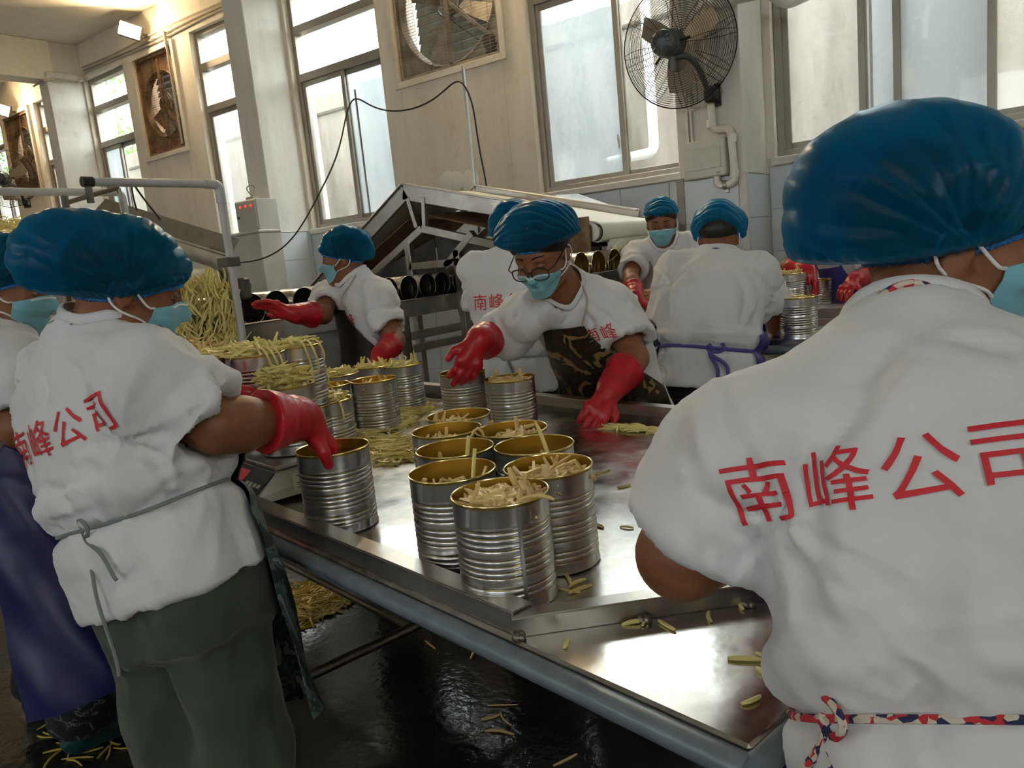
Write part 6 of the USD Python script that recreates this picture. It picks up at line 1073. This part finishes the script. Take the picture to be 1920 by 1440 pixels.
        pts = A([Wr, ce, kn] + [q[2] for q in pr if q[0] == 'c']); fn = sdf(pr, 0.010); v, f = surface_nets(fn, pts.min(0) - 0.09, pts.max(0) + 0.09, s.hres); _, _, n = meshkit.arrays((v, f), True); w = np.clip((v - Wr) @ -ar / cuff, -0.3, 1); nz = meshkit.noise(np.stack([((v - Wr) @ ar) * 45, v @ sd_ * 22, v @ pn * 22], 1), 77); v = v + n * (fold * (0.35 - 2 * np.abs(nz - 0.5)) * np.clip(w + 0.5, 0, 1))[:, None]
        g = part(s.t, 'glove', (v, f), mat, True); return g
def flat_mesh(poly, mx):
    """a polygon (outer ring, holes) triangulated finely"""
    from shapely.geometry import Polygon, box
    p = Polygon(poly[0], poly[1:]); x0, y0, x1, y1 = p.bounds; vs, fs, n = [], [], 0
    for x in np.arange(x0 - 1e-4, x1, mx):
        for y in np.arange(y0 - 1e-4, y1, mx):
            q = p.intersection(box(x, y, x + mx, y + mx))
            for g in getattr(q, 'geoms', [q]):
                if g.geom_type != 'Polygon' or g.area < 1e-7: continue
                v, f = trimesh.creation.triangulate_polygon(g, engine='earcut'); vs.append(v); fs.append(f + n); n += len(v)
    return np.vstack(vs), np.vstack(fs)
GLYPH = {'南':[[[(0.022,0.815),(0.022,0.891),(0.448,0.892),(0.457,1.0),(0.543,1.0),(0.547,0.891),(0.978,0.891),(0.978,0.815),(0.543,0.811),(0.547,0.701),(0.924,0.696),(0.924,0.076),(0.908,0.027),(0.837,0.0),(0.685,0.0),(0.663,0.06),(0.663,0.071),(0.837,0.079),(0.835,0.624),(0.167,0.625),(0.163,0.0),(0.082,0.0),(0.082,0.701),(0.453,0.701),(0.457,0.811)]],[[(0.223,0.207),(0.223,0.277),(0.456,0.281),(0.454,0.385),(0.245,0.386),(0.245,0.451),(0.364,0.454),(0.342,0.519),(0.304,0.576),(0.31,0.592),(0.364,0.609),(0.391,0.576),(0.435,0.478),(0.388,0.461),(0.39,0.451),(0.557,0.451),(0.63,0.609),(0.701,0.592),(0.631,0.454),(0.761,0.451),(0.761,0.386),(0.541,0.386),(0.538,0.281),(0.783,0.277),(0.777,0.207),(0.54,0.206),(0.533,0.016),(0.457,0.022),(0.455,0.206)]]],'峰':[[[(0.359,0.535),(0.503,0.59),(0.618,0.656),(0.535,0.767),(0.424,0.676),(0.365,0.73),(0.51,0.866),(0.586,1.0),(0.662,0.984),(0.638,0.914),(0.862,0.914),(0.9,0.897),(0.857,0.795),(0.749,0.664),(0.854,0.6),(0.981,0.562),(0.938,0.492),(0.83,0.524),(0.685,0.611),(0.549,0.53),(0.403,0.476)],[(0.581,0.827),(0.614,0.775),(0.681,0.713),(0.758,0.785),(0.792,0.845),(0.59,0.849)]],[[(0.392,0.13),(0.392,0.195),(0.635,0.198),(0.632,0.275),(0.446,0.276),(0.446,0.341),(0.633,0.341),(0.634,0.409),(0.435,0.411),(0.441,0.476),(0.632,0.476),(0.635,0.541),(0.716,0.541),(0.72,0.476),(0.916,0.476),(0.916,0.411),(0.717,0.409),(0.718,0.341),(0.911,0.341),(0.916,0.276),(0.719,0.275),(0.716,0.198),(0.959,0.195),(0.959,0.13),(0.719,0.129),(0.716,0.0),(0.635,0.005),(0.632,0.129)]],[[(0.019,0.822),(0.084,0.822),(0.084,0.221),(0.096,0.216),(0.149,0.226),(0.149,0.989),(0.219,0.989),(0.222,0.227),(0.284,0.236),(0.284,0.822),(0.349,0.822),(0.349,0.124),(0.289,0.124),(0.28,0.168),(0.019,0.146)]]],'公':[[[(0.597,0.948),(0.602,0.964),(0.674,0.992),(0.824,0.756),(1.0,0.577),(0.939,0.5),(0.884,0.544),(0.779,0.666)]],[[(0.116,0.075),(0.088,0.163),(0.148,0.203),(0.248,0.331),(0.353,0.491),(0.448,0.671),(0.464,0.677),(0.541,0.644),(0.541,0.633),(0.436,0.45),(0.244,0.181),(0.744,0.208),(0.619,0.378),(0.619,0.395),(0.696,0.423),(0.862,0.207),(0.956,0.047),(0.873,0.008),(0.802,0.13)]],[[(0.0,0.555),(0.171,0.745),(0.243,0.861),(0.293,0.981),(0.387,0.959),(0.271,0.732),(0.138,0.561),(0.077,0.5)]]],'司':[[[(0.029,1.0),(0.971,1.0),(0.971,0.106),(0.965,0.065),(0.935,0.024),(0.835,0.0),(0.694,0.0),(0.665,0.088),(0.86,0.094),(0.876,0.109),(0.875,0.916),(0.029,0.918)]],[[(0.035,0.794),(0.747,0.794),(0.747,0.718),(0.035,0.718)]],[[(0.112,0.588),(0.665,0.588),(0.665,0.212),(0.204,0.212),(0.194,0.118),(0.112,0.118)],[(0.2,0.506),(0.197,0.289),(0.576,0.291),(0.574,0.511)]]]}
# ------------------------------------------------------------------ what the people wear
mk('skin', {'g': ('geometry', {}), 'n': ('noise_texture', {'scale': 9.0, 'detail': 4.0}), 'r': ('rgb_ramp', {'ramp': [(0.3, (0.21, 0.080, 0.034)), (0.7, (0.29, 0.118, 0.055))]}), 'n2': ('noise_texture', {'scale': 160.0, 'detail': 2.0}), 'b': ('bump', {'strength': 0.35, 'distance': 0.0006}), 'p': ('principled_bsdf', {'roughness': 0.48, 'specular_ior_level': 0.4, 'subsurface_weight': 0.12, 'subsurface_scale': 0.006})},
   [('g.position', 'n.vector'), ('g.position', 'n2.vector'), ('n.fac', 'r.fac'), ('r.color', 'p.base_color'), ('n2.fac', 'b.height'), ('b.normal', 'p.normal')])
def cloth(name, col, rough=0.85, weave=900.0, var=0.05, scale=6.0, sheen=0.2, dark=None): 
    mk(name, {'g': ('texture_coordinate', {}), 'n': ('noise_texture', {'scale': scale, 'detail': 5.0}), 'r': ('rgb_ramp', {'ramp': [(0.3, dark or tuple(c * (1 - var) for c in col)), (0.65, col)]}), 'n2': ('noise_texture', {'scale': weave, 'detail': 1.0}), 'n3': ('noise_texture', {'scale': 38.0, 'detail': 3.0}), 'a': ('math', {'math_type': 'multiply_add', 'value2': 0.12}), 'b': ('bump', {'strength': 0.5, 'distance': 0.0016}), 'p': ('principled_bsdf', {'roughness': rough, 'specular_ior_level': 0.2, 'sheen_weight': sheen})},
       [('g.object', 'n.vector'), ('n.fac', 'r.fac'), ('r.color', 'p.base_color'), ('g.object', 'n2.vector'), ('g.object', 'n3.vector'), ('n2.fac', 'a.value1'), ('n3.fac', 'a.value3'), ('a.value', 'b.height'), ('b.normal', 'p.normal')])
cloth('shirt_white', (0.70, 0.71, 0.725)); cloth('trousers_green', (0.062, 0.085, 0.060), scale=5, var=0.2); cloth('trousers_black', (0.012, 0.012, 0.016)); cloth('trousers_dark', (0.02, 0.022, 0.03))
simple('print_red', (0.62, 0.02, 0.035), 0.6)
simple('glove_red', (0.52, 0.012, 0.022), 0.33, var=0.25, scale=18, bump=0.0008, bscale=90, spec=0.5)
simple('hair', (0.010, 0.008, 0.007), 0.45, bump=0.0012, bscale=160)
simple('eye_white', (0.7, 0.68, 0.64), 0.2); simple('eye_dark', (0.012, 0.008, 0.006), 0.1)
def film(name, col, edge, trans, rough=0.28, bump=0.0012):
    """thin pleated plastic film: partly clear, partly scattering"""
    mk(name, {'g': ('texture_coordinate', {}), 'n': ('noise_texture', {'scale': 34.0, 'detail': 4.0, 'roughness': 0.6}), 'mp': ('mapping', {'scale': (1.0, 1.0, 1.0)}), 'b': ('bump', {'strength': 0.8, 'distance': bump}), 't': ('transparent_bsdf', {'color': edge}), 'p': ('principled_bsdf', {'base_color': col, 'roughness': rough, 'specular_ior_level': 0.5}), 'tr': ('translucent_bsdf', {'color': tuple(min(1, 1.15 * c) for c in col)}), 'm1': ('mix_closure', {'fac': 0.42}), 'lw': ('layer_weight', {'blend': 0.35}), 'mr': ('map_range', {'from_min': 0.0, 'from_max': 0.9, 'to_min': 1 - trans, 'to_max': 0.86, 'clamp': True}), 'm2': ('mix_closure', {})},
       [('g.object', 'n.vector'), ('n.fac', 'b.height'), ('b.normal', 'p.normal'), ('p.BSDF', 'm1.closure1'), ('tr.BSDF', 'm1.closure2'), ('lw.facing', 'mr.value'), ('mr.result', 'm2.fac'), ('t.BSDF', 'm2.closure1'), ('m1.closure', 'm2.closure2')], surf='m2.closure')
film('cap_plastic', (0.008, 0.29, 0.48), (0.08, 0.46, 0.68), 0.82)
film('cap_light', (0.012, 0.36, 0.58), (0.12, 0.56, 0.82), 0.62)
simple('cap_band', (0.006, 0.17, 0.48), 0.5)
mk('mask_blue', {'g': ('texture_coordinate', {}), 'n': ('noise_texture', {'scale': 700.0, 'detail': 1.0}), 'b': ('bump', {'strength': 0.4, 'distance': 0.0006}), 'p': ('principled_bsdf', {'base_color': (0.24, 0.58, 0.68), 'roughness': 0.8, 'sheen_weight': 0.2}), 'tr': ('translucent_bsdf', {'color': (0.24, 0.56, 0.66)}), 'm': ('mix_closure', {'fac': 0.2})}, [('g.object', 'n.vector'), ('n.fac', 'b.height'), ('b.normal', 'p.normal'), ('p.BSDF', 'm.closure1'), ('tr.BSDF', 'm.closure2')], surf='m.closure')
simple('mask_white', (0.78, 0.80, 0.80), 0.7)
def camo(name, cols, scale, seed, rough, stops=(0.0, 0.44, 0.53, 0.60)):
    mk(name, {'g': ('geometry', {}), 'm': ('mapping', {'scale': (1, 1, 0.8), 'location': (seed, seed, seed)}), 'n': ('noise_texture', {'scale': scale, 'detail': 2.5, 'roughness': 0.55, 'distortion': 1.2}), 'r': ('rgb_ramp', {'ramp': list(zip(stops, cols)), 'interpolate': False}), 'n2': ('noise_texture', {'scale': scale * 1.4, 'detail': 2.0, 'distortion': 1.5}), 'r2': ('rgb_ramp', {'ramp': [(0, (0, 0, 0)), (0.60, (1, 1, 1))], 'interpolate': False}), 'x': ('mix_color', {'b': cols[0]}), 'nb': ('noise_texture', {'scale': 24.0, 'detail': 3.0}), 'b': ('bump', {'strength': 0.5, 'distance': 0.003}), 'p': ('principled_bsdf', {'roughness': rough})},
       [('g.position', 'm.vector'), ('m.vector', 'n.vector'), ('m.vector', 'n2.vector'), ('n.fac', 'r.fac'), ('n2.fac', 'r2.fac'), ('r2.color', 'x.fac'), ('r.color', 'x.a'), ('x.result', 'p.base_color'), ('g.position', 'nb.vector'), ('nb.fac', 'b.height'), ('b.normal', 'p.normal')])
camo('camo_brown', [(0.018, 0.013, 0.009), (0.050, 0.027, 0.015), (0.022, 0.020, 0.012), (0.30, 0.20, 0.075)], 9.5, 3.0, 0.34)
camo('camo_green', [(0.012, 0.022, 0.020), (0.085, 0.125, 0.115), (0.030, 0.055, 0.048), (0.20, 0.26, 0.235)], 14.0, 8.0, 0.55)
camo('paisley', [(0.010, 0.012, 0.016), (0.016, 0.020, 0.024), (0.18, 0.20, 0.20), (0.014, 0.018, 0.022)], 16.0, 5.0, 0.7, stops=(0.0, 0.46, 0.53, 0.57))
simple('apron_black', (0.012, 0.009, 0.008), 0.30, bump=0.002, bscale=12)
simple('apron_blue', (0.005, 0.009, 0.085), 0.38, bump=0.002, bscale=10)
simple('apron_purple', (0.065, 0.060, 0.30), 0.30, bump=0.003, bscale=14)
simple('boot_teal', (0.008, 0.05, 0.062), 0.32); simple('boot_black', (0.012, 0.012, 0.014), 0.35)
simple('strap_beige', (0.45, 0.40, 0.33), 0.8); simple('strap_grey', (0.20, 0.23, 0.22), 0.8); simple('strap_purple', (0.085, 0.075, 0.33), 0.55)
mk('strap_print', {'g': ('geometry', {}), 'v': ('voronoi_texture', {'scale': 120.0}), 's': ('separate_color', {}), 'r': ('rgb_ramp', {'ramp': [(0, (0.62, 0.55, 0.45)), (0.42, (0.55, 0.03, 0.04)), (0.72, (0.02, 0.025, 0.09))], 'interpolate': False}), 'p': ('principled_bsdf', {'roughness': 0.8})}, [('g.position', 'v.vector'), ('v.color', 's.color'), ('s.r', 'r.fac'), ('r.color', 'p.base_color')])
simple('frame_black', (0.012, 0.012, 0.014), 0.25)
mk('lens', {'t': ('transparent_bsdf', {'color': (0.94, 0.96, 0.96)}), 'g': ('glossy_bsdf', {'color': (1, 1, 1), 'roughness': 0.02}), 'f': ('fresnel', {'IOR': 1.25}), 'm': ('mix_closure', {})}, [('f.fac', 'm.fac'), ('t.BSDF', 'm.closure1'), ('g.BSDF', 'm.closure2')], surf='m.closure')
PI = math.pi
D3 = lambda az, z=0.0: A([math.cos(math.radians(az)), math.sin(math.radians(az)), z])
# ------------------------------------------------------------------ 1: the woman close on the right, seen from behind
N = at(1700, 636, 0.94); f_ = D3(108); P = N + A([0.13, -0.19, -0.455])
w = Person('person close by at the right edge, seen from behind, red lettering across the back', 108, P, N, at(1772, 428, 0.975), 26, 10, res=0.0085, hand_res=0.006, sc=1.03, build=1.12, loose=1.35, sh=1.16,
           arms={'l': dict(S=at(1412, 832, 0.90), E=at(1278, 1040, 0.93), W=at(1430, 960, 1.14), tip=at(1500, 940, 1.25), thick=1.2, sleeve=0.80), 'r': dict(S=at(2075, 840, 0.86), E=at(2190, 1070, 0.90), W=at(2030, 960, 1.12), tip=at(1950, 940, 1.25), thick=1.2, sleeve=0.8)})
w.body(); w.hair(th=0.012); w.cap(front=8, back=-30, side=-22, ell=(0.122, 0.150, 0.126), ctr=(0, -0.045, 0.022), pleat=0.0035, npl=26, seed=4)
w.mask(loops=(True, True)); w.shirt(hem=-0.30, tie=0.20, amp=1.3, fold_seed=1, belly=0.0, res=0.0075, slv_r=1.10, tuck=0.02, flare=0.03, extra_folds=[(0.90, PI - 0.30, 0.66, PI - 0.66, 0.010, 0.008), (0.84, PI - 0.62, 0.40, PI - 0.72, 0.008, 0.008), (0.80, PI - 0.95, 0.42, PI - 1.05, 0.010, 0.009), (0.54, PI - 0.22, 0.27, PI + 0.20, 0.014, 0.009), (0.93, PI + 0.02, 0.78, PI + 0.30, 0.010, 0.006), (0.88, PI + 0.45, 0.62, PI + 0.70, 0.012, 0.008), (0.42, PI - 0.85, 0.27, PI - 0.45, 0.010, 0.008)])
w.lettering('南峰公司', 0.645, math.pi - 0.40, 0.066, 0.008)
w.apron('apron_blue', strap='strap_print', hem=-0.9, tie=0.20, side=1.3, tie_r=0.0045, strap_up=0.046, bow_ang=math.pi - 0.95, tails=((0.03, 0.34), (-0.05, 0.16)), bow_sz=1.1)
w.trousers('trousers_dark'); w.boots('boot_black')
w.glove('l', at(1520, 930, 1.3), (0, 0, -1)); w.glove('r', at(1950, 930, 1.3), (0, 0, -1))
# ------------------------------------------------------------------ 2: the woman on the left reaching into a tin
N = at(168, 632, 1.5); P = at(318, 1065, 1.5)
w = Person('person on the left with grey apron tie, reaching into the near left tin', 103, P, N, at(240, 522, 1.48), 68, 20, hroll=-4, res=0.0085, sc=1.0, build=1.05, loose=1.15, bow=0.0,
           arms={'r': dict(S=at(268, 712, 1.39), E=at(405, 800, 1.42), W=at(572, 782, 1.58), tip=at(622, 850, 1.68), thick=1.18, sleeve=0.86, droop=0.0), 'l': dict(S=at(118, 705, 1.64), E=at(265, 800, 1.80), W=at(405, 728, 1.93), tip=at(482, 738, 2.0))})
w.body(); w.face(lids=0.1); w.hair(th=0.012); w.cap(front=12, back=-34, side=-26, ell=(0.098, 0.150, 0.100), ctr=(0, -0.052, 0.010), pleat=0.005, npl=30, seed=7)
w.mask(loops=(True, True)); w.shirt(hem=-0.09, tie=0.26, amp=1.5, fold_seed=2, res=0.0075, slv_r=1.15, flare=0.018, tuck=0.016, extra_folds=[(0.88, PI - 0.05, 0.74, PI - 0.15, 0.008, 0.007), (0.90, PI + 0.25, 0.72, PI + 0.42, 0.008, 0.008), (0.84, PI + 0.62, 0.66, PI + 0.50, 0.009, 0.009), (0.56, PI + 0.35, 0.40, PI + 0.95, 0.010, 0.009), (0.50, PI + 0.05, 0.34, PI + 0.60, 0.011, 0.008), (0.46, PI - 0.45, 0.32, PI + 0.10, 0.010, 0.008)])
w.lettering('南峰公司', 0.64, math.pi + 0.02, 0.068, 0.012)
w.apron('camo_green', strap='strap_grey', hem=-0.75, tie=0.26, side=1.30, bib=0.5, flare=0.0, tie_r=0.0035, bow_ang=math.pi - 0.1, tails=((0.02, 0.26), (0.06, 0.10)), label='grey green camouflage apron')
w.trousers('trousers_green', wide=0.014, amp=0.016); w.boots('boot_black', 0.2)
w.glove('r', at(628, 850, 1.68), D3(250, -0.1), curl=(0.16, 0.2, 0.26, 0.3), spread=0.05, cuff=0.10, cuff_r=0.062); w.glove('l', at(482, 740, 2.02), A([0, 0, -1.0]), curl=0.35, cuff=0.10)
# ------------------------------------------------------------------ 3: the woman in the black apron
N = at(664, 520, 3.72); P = N + A([0.0, 0.04, -0.48])
w = Person('person in black rubber apron, one red glove held out to the falling strips', 248, P, N, at(643, 478, 3.70), 222, 6, res=0.011, hand_res=0.006, sc=1.02, loose=1.0,
           arms={'r': dict(S=at(618, 556, 3.84), E=at(606, 590, 3.62), W=at(548, 588, 3.45), tip=at(480, 568, 3.40), sleeve=0.55), 'l': dict(S=at(708, 556, 3.62), E=at(740, 640, 3.55), W=at(712, 668, 3.42), tip=at(690, 700, 3.35), thick=1.1, sleeve=0.72)})
w.body(); w.face(); w.hair(); w.cap(front=14, back=-30, side=-18, ell=(0.108, 0.128, 0.112), ctr=(0, -0.025, 0.022), seed=9, npl=30)
w.mask(); w.shirt(hem=-0.15, amp=1.3, fold_seed=3); w.lettering('峰', 0.62, 0.50, 0.055, 0.01)
w.apron('apron_black', wb=0.72, bib=0.42, strap='strap_beige', side=1.9, bow=True, tails=((0.02, 0.15),))
w.trousers('trousers_dark'); w.boots('boot_black')
w.glove('r', at(478, 560, 3.40), A([0.1, -0.6, -0.6]), curl=(0.15, 0.2, 0.2, 0.25), spread=0.10, cuff=0.13, cuff_r=0.060, thumb=0.2); w.glove('l', at(690, 705, 3.35), D3(230), curl=0.5)
# ------------------------------------------------------------------ 4: the man with glasses
N = at(1058, 540, 2.66); P = N + A([0.03, 0.27, -0.45])
w = Person('person with black glasses and a brown camouflage apron bending over the packing table', 272, P, N, at(1012, 466, 2.50), 277, 30, hroll=0, res=0.0085, hand_res=0.0045, sc=1.06, build=0.98, loose=1.1,
           arms={'r': dict(S=at(990, 592, 2.64), E=at(928, 640, 2.76), W=at(897, 636, 2.54), tip=at(870, 700, 2.52), sleeve=0.80), 'l': dict(S=at(1150, 575, 2.72), E=at(1190, 672, 2.62), W=at(1140, 735, 2.50), tip=at(1100, 805, 2.42), sleeve=0.72, thick=1.05)})
w.body(); w.face(lids=0.12); w.hair(rim=lambda a: 26 - 50 * (0.5 - 0.5 * math.cos(a)) - 8 * math.sin(a) ** 2, th=0.014)
w.cap(front=24, back=-26, side=8, ell=(0.132, 0.128, 0.098), ctr=(0, -0.012, 0.045), seed=12, npl=34, pleat=0.006)
w.mask(top=-0.030); w.shirt(hem=-0.15, amp=1.4, fold_seed=4, slv_r=1.12, extra_folds=[(0.93, 0.85, 0.62, 1.05, 0.009, 0.009), (0.92, 0.55, 0.72, 0.62, 0.008, 0.007), (0.93, -0.85, 0.66, -0.95, 0.009, 0.009), (0.62, 1.35, 0.40, 1.0, 0.010, 0.010), (0.94, 0.15, 0.86, 0.0, 0.008, 0.006)]); w.lettering('南峰', 0.74, 0.62, 0.048, 0.008)
w.apron('camo_brown', wb=0.83, bib=0.42, strap='strap_beige', side=1.5, hem=-0.6, label='brown camouflage rubber apron', tails=((0.02, 0.15),))
w.trousers('trousers_dark'); w.boots('boot_black')
w.glove('r', at(872, 702, 2.52), D3(150, -0.2), curl=(0.5, 0.4, 0.45, 0.5), spread=0.04, cuff=0.10, cuff_r=0.060); w.glove('l', at(1098, 808, 2.40), A([-0.5, 0.3, -0.7]), curl=(0.25, 0.3, 0.35, 0.4), spread=0.07, cuff=0.13, cuff_r=0.062)
gl = thing('glasses', 'black framed eyeglasses low on the nose of the man over the packing table', 'glasses', loc=w.h2w(0, 0.1, -0.02))
for g in (-1, 1):
    c = w.h2w(g * 0.034, 0.106, -0.026); ring = [c + w.sc * (w.hr * 0.0265 * np.sign(math.cos(a)) * abs(math.cos(a)) ** 0.75 + w.hu * 0.020 * np.sign(math.sin(a)) * abs(math.sin(a)) ** 0.75 - w.hf * 0.004 * math.cos(a) * g) for a in np.arange(28) * 2 * math.pi / 28]
    part(gl, 'rim', tube(ring, 0.0022, 6, closed=True), 'frame_black', 40); part(gl, 'lens', (np.vstack([[c], ring]), A([(0, 1 + k, 1 + (k + 1) % 28) for k in range(28)])), 'lens')
    part(gl, 'temple', tube([w.h2w(g * 0.060, 0.102, -0.018), w.h2w(g * 0.077, 0.088, -0.014), w.h2w(g * 0.086, 0.0, -0.004), w.h2w(g * 0.084, -0.03, -0.022)], 0.0018, 6), 'frame_black', 40)
part(gl, 'bridge', tube([w.h2w(-0.009, 0.106, -0.020), w.h2w(0, 0.110, -0.016), w.h2w(0.009, 0.106, -0.020)], 0.0018, 6), 'frame_black', 40)
# ------------------------------------------------------------------ 5: the worker hidden behind him
N = at(962, 482, 3.35); P = N + A([0.0, -0.05, -0.48])
w = Person('person mostly hidden behind the man in glasses, white back with red lettering', 112, P, N, at(968, 434, 3.42), 112, 14, res=0.012, hand_res=0.008, sc=1.0,
           arms={'l': dict(E=at(905, 600, 3.45), W=at(930, 640, 3.65), tip=at(940, 650, 3.8)), 'r': dict(E=at(1050, 600, 3.5), W=at(1040, 640, 3.65), tip=at(1030, 650, 3.8))})
w.body(); w.hair(); w.cap(seed=14, ell=(0.112, 0.13, 0.11), ctr=(0, -0.03, 0.02)); w.mask(); w.shirt(hem=-0.2, tie=0.12, amp=1.3, fold_seed=5); w.lettering('南峰公司', 0.60, math.pi, 0.066, 0.010)
w.apron('apron_blue', strap='strap_grey', side=1.4, tie=0.12, tails=((0.02, 0.15),)); w.trousers('trousers_dark'); w.boots('boot_black'); w.glove('l', at(940, 650, 3.8), A([0, 0, -1.0])); w.glove('r', at(1030, 650, 3.8), A([0, 0, -1.0]))
# ------------------------------------------------------------------ 6: the far worker in camouflage apron
N = at(1245, 455, 4.32); P = N + A([0.0, 0.10, -0.47])
w = Person('person at the far wall in brown camouflage apron over the heaped tins', 296, P, N, at(1240, 412, 4.24), 292, 20, res=0.011, hand_res=0.007, sc=0.98,
           arms={'r': dict(E=at(1182, 520, 4.15), W=at(1192, 560, 3.95), tip=at(1215, 570, 3.9), sleeve=0.72), 'l': dict(E=at(1312, 525, 4.2), W=at(1285, 560, 4.0), tip=at(1262, 570, 3.95), sleeve=0.72)})
w.body(); w.face(lids=0.15); w.hair(rim=lambda a: 30 - 52 * (0.5 - 0.5 * math.cos(a)) - 8 * math.sin(a) ** 2); w.cap(mat='cap_light', front=32, back=-20, side=16, ell=(0.096, 0.108, 0.088), ctr=(0, -0.012, 0.034), seed=15, npl=34, pleat=0.004)
w.mask('mask_blue'); w.shirt(hem=-0.15, amp=1.3, fold_seed=6); w.apron('camo_brown', wb=0.66, bib=0.42, hem=-0.95, strap='strap_grey', side=1.5, tails=((0.02, 0.15),), label='brown camouflage rubber apron')
w.trousers('trousers_dark'); w.boots('boot_black'); w.glove('r', at(1218, 572, 3.9), A([0, 0, -1.0])); w.glove('l', at(1262, 572, 3.95), A([0, 0, -1.0]))
# ------------------------------------------------------------------ 7: the man seen from behind with the purple apron
N = at(1343, 488, 3.40); P = N + A([-0.02, -0.12, -0.46])
w = Person('person seen from behind in a white shirt with a purple apron tied in a bow', 106, P, N, at(1349, 440, 3.46), 104, 20, res=0.0095, hand_res=0.007, sc=1.08, build=1.14, loose=1.35,
           arms={'l': dict(E=at(1248, 625, 3.48), W=at(1258, 640, 3.66), tip=at(1262, 640, 3.76), sleeve=0.85), 'r': dict(E=at(1455, 610, 3.50), W=at(1500, 625, 3.66), tip=at(1530, 625, 3.78), sleeve=0.62)})
w.body(); w.hair(rim=lambda a: 20 - 46 * (0.5 - 0.5 * math.cos(a)) ** 1.2, th=0.010); w.cap(mat='cap_light', front=0, back=8, side=-16, ell=(0.112, 0.118, 0.112), ctr=(0, 0.0, 0.034), seed=17, npl=26, pleat=0.006)
w.mask(); w.shirt(hem=-0.20, tie=0.16, amp=1.3, fold_seed=7, slv_r=1.2, tuck=0.022, flare=0.03, extra_folds=[(0.86, PI - 0.35, 0.45, PI - 0.50, 0.010, 0.009), (0.84, PI + 0.40, 0.40, PI + 0.55, 0.010, 0.010), (0.80, PI + 0.70, 0.46, PI + 0.80, 0.010, 0.009), (0.82, PI - 0.75, 0.50, PI - 0.80, 0.010, 0.009), (0.52, PI + 0.05, 0.24, PI - 0.15, 0.012, 0.008)]); w.apron('apron_purple', wb=0.62, strap='strap_purple', side=2.15, wt=0.30, tie=0.16, tie_r=0.008, tails=((0.03, 0.17), (0.06, 0.15)), bow_ang=math.pi + 0.10, bow_sz=1.5, hem=-0.5)
w.trousers('trousers_black'); w.boots('boot_black'); w.glove('l', at(1264, 640, 3.78), A([0, 0, -1.0])); w.glove('r', at(1535, 628, 3.8), A([0, 0, -1.0]))
# ------------------------------------------------------------------ 8: the worker hidden behind the big hair cap
N = at(1570, 440, 4.35); P = N + A([0.08, 0.05, -0.47])
w = Person('person almost hidden behind the big hair cap, forearms and red gloves resting on the tins', 235, P, N, at(1580, 385, 4.3), 240, 10, res=0.012, hand_res=0.007, sc=0.98,
           arms={'r': dict(S=at(1512, 470, 4.3), E=at(1478, 500, 4.16), W=at(1518, 507, 4.02), tip=at(1545, 545, 3.96), sleeve=0.62), 'l': dict(E=at(1640, 520, 4.15), W=at(1600, 525, 4.02), tip=at(1572, 545, 3.95), sleeve=0.72)})
w.body(); w.face(); w.hair(); w.cap(seed=18); w.mask(); w.shirt(hem=-0.15, amp=1.2, fold_seed=8); w.apron('apron_purple', wb=0.66, bib=0.5, strap='strap_purple', side=1.6, tails=((0.02, 0.15),)); w.trousers('trousers_dark'); w.boots('boot_black')
w.glove('r', at(1540, 560, 3.96), A([-0.3, -0.3, -0.8]), cuff=0.13, curl=0.3); w.glove('l', at(1570, 560, 3.93), A([0, 0, -1.0]), cuff=0.12)
# ------------------------------------------------------------------ 9: the woman cut by the left edge
N = at(-42, 602, 1.90); P = at(62, 920, 1.92)
w = Person('person cut by the left edge in long dark blue apron and teal boots', 70, P, N, at(8, 527, 1.86), 48, 14, res=0.010, hand_res=0.008, sc=1.0, loose=1.15,
           arms={'r': dict(S=at(20, 680, 1.78), E=at(40, 800, 1.74), W=at(160, 812, 1.90), tip=at(240, 800, 2.0), sleeve=0.84, thick=1.1), 'l': dict(E=at(60, 780, 2.15), W=at(200, 770, 2.2), tip=at(260, 770, 2.25)), 'feet': {'r': onz(170, 1400, 0.0), 'l': onz(95, 1330, 0.0)}})
w.body(); w.face(); w.hair(); w.cap(front=14, back=-34, side=-18, ell=(0.110, 0.135, 0.106), ctr=(0, -0.035, 0.012), seed=21, npl=26, pleat=0.005); w.mask(); w.shirt(hem=-0.20, amp=1.3, fold_seed=9, slv_r=1.15)
w.apron('apron_blue', strap='strap_grey', hem=-1.12, side=2.35, tie=0.12, flare=0.05, tails=((0.02, 0.15),)); w.trousers('paisley', wide=0.03); w.boots('boot_teal', 0.26)
w.glove('r', at(240, 800, 2.0), A([0, 0, -1.0])); w.glove('l', at(260, 770, 2.25), A([0, 0, -1.0]))
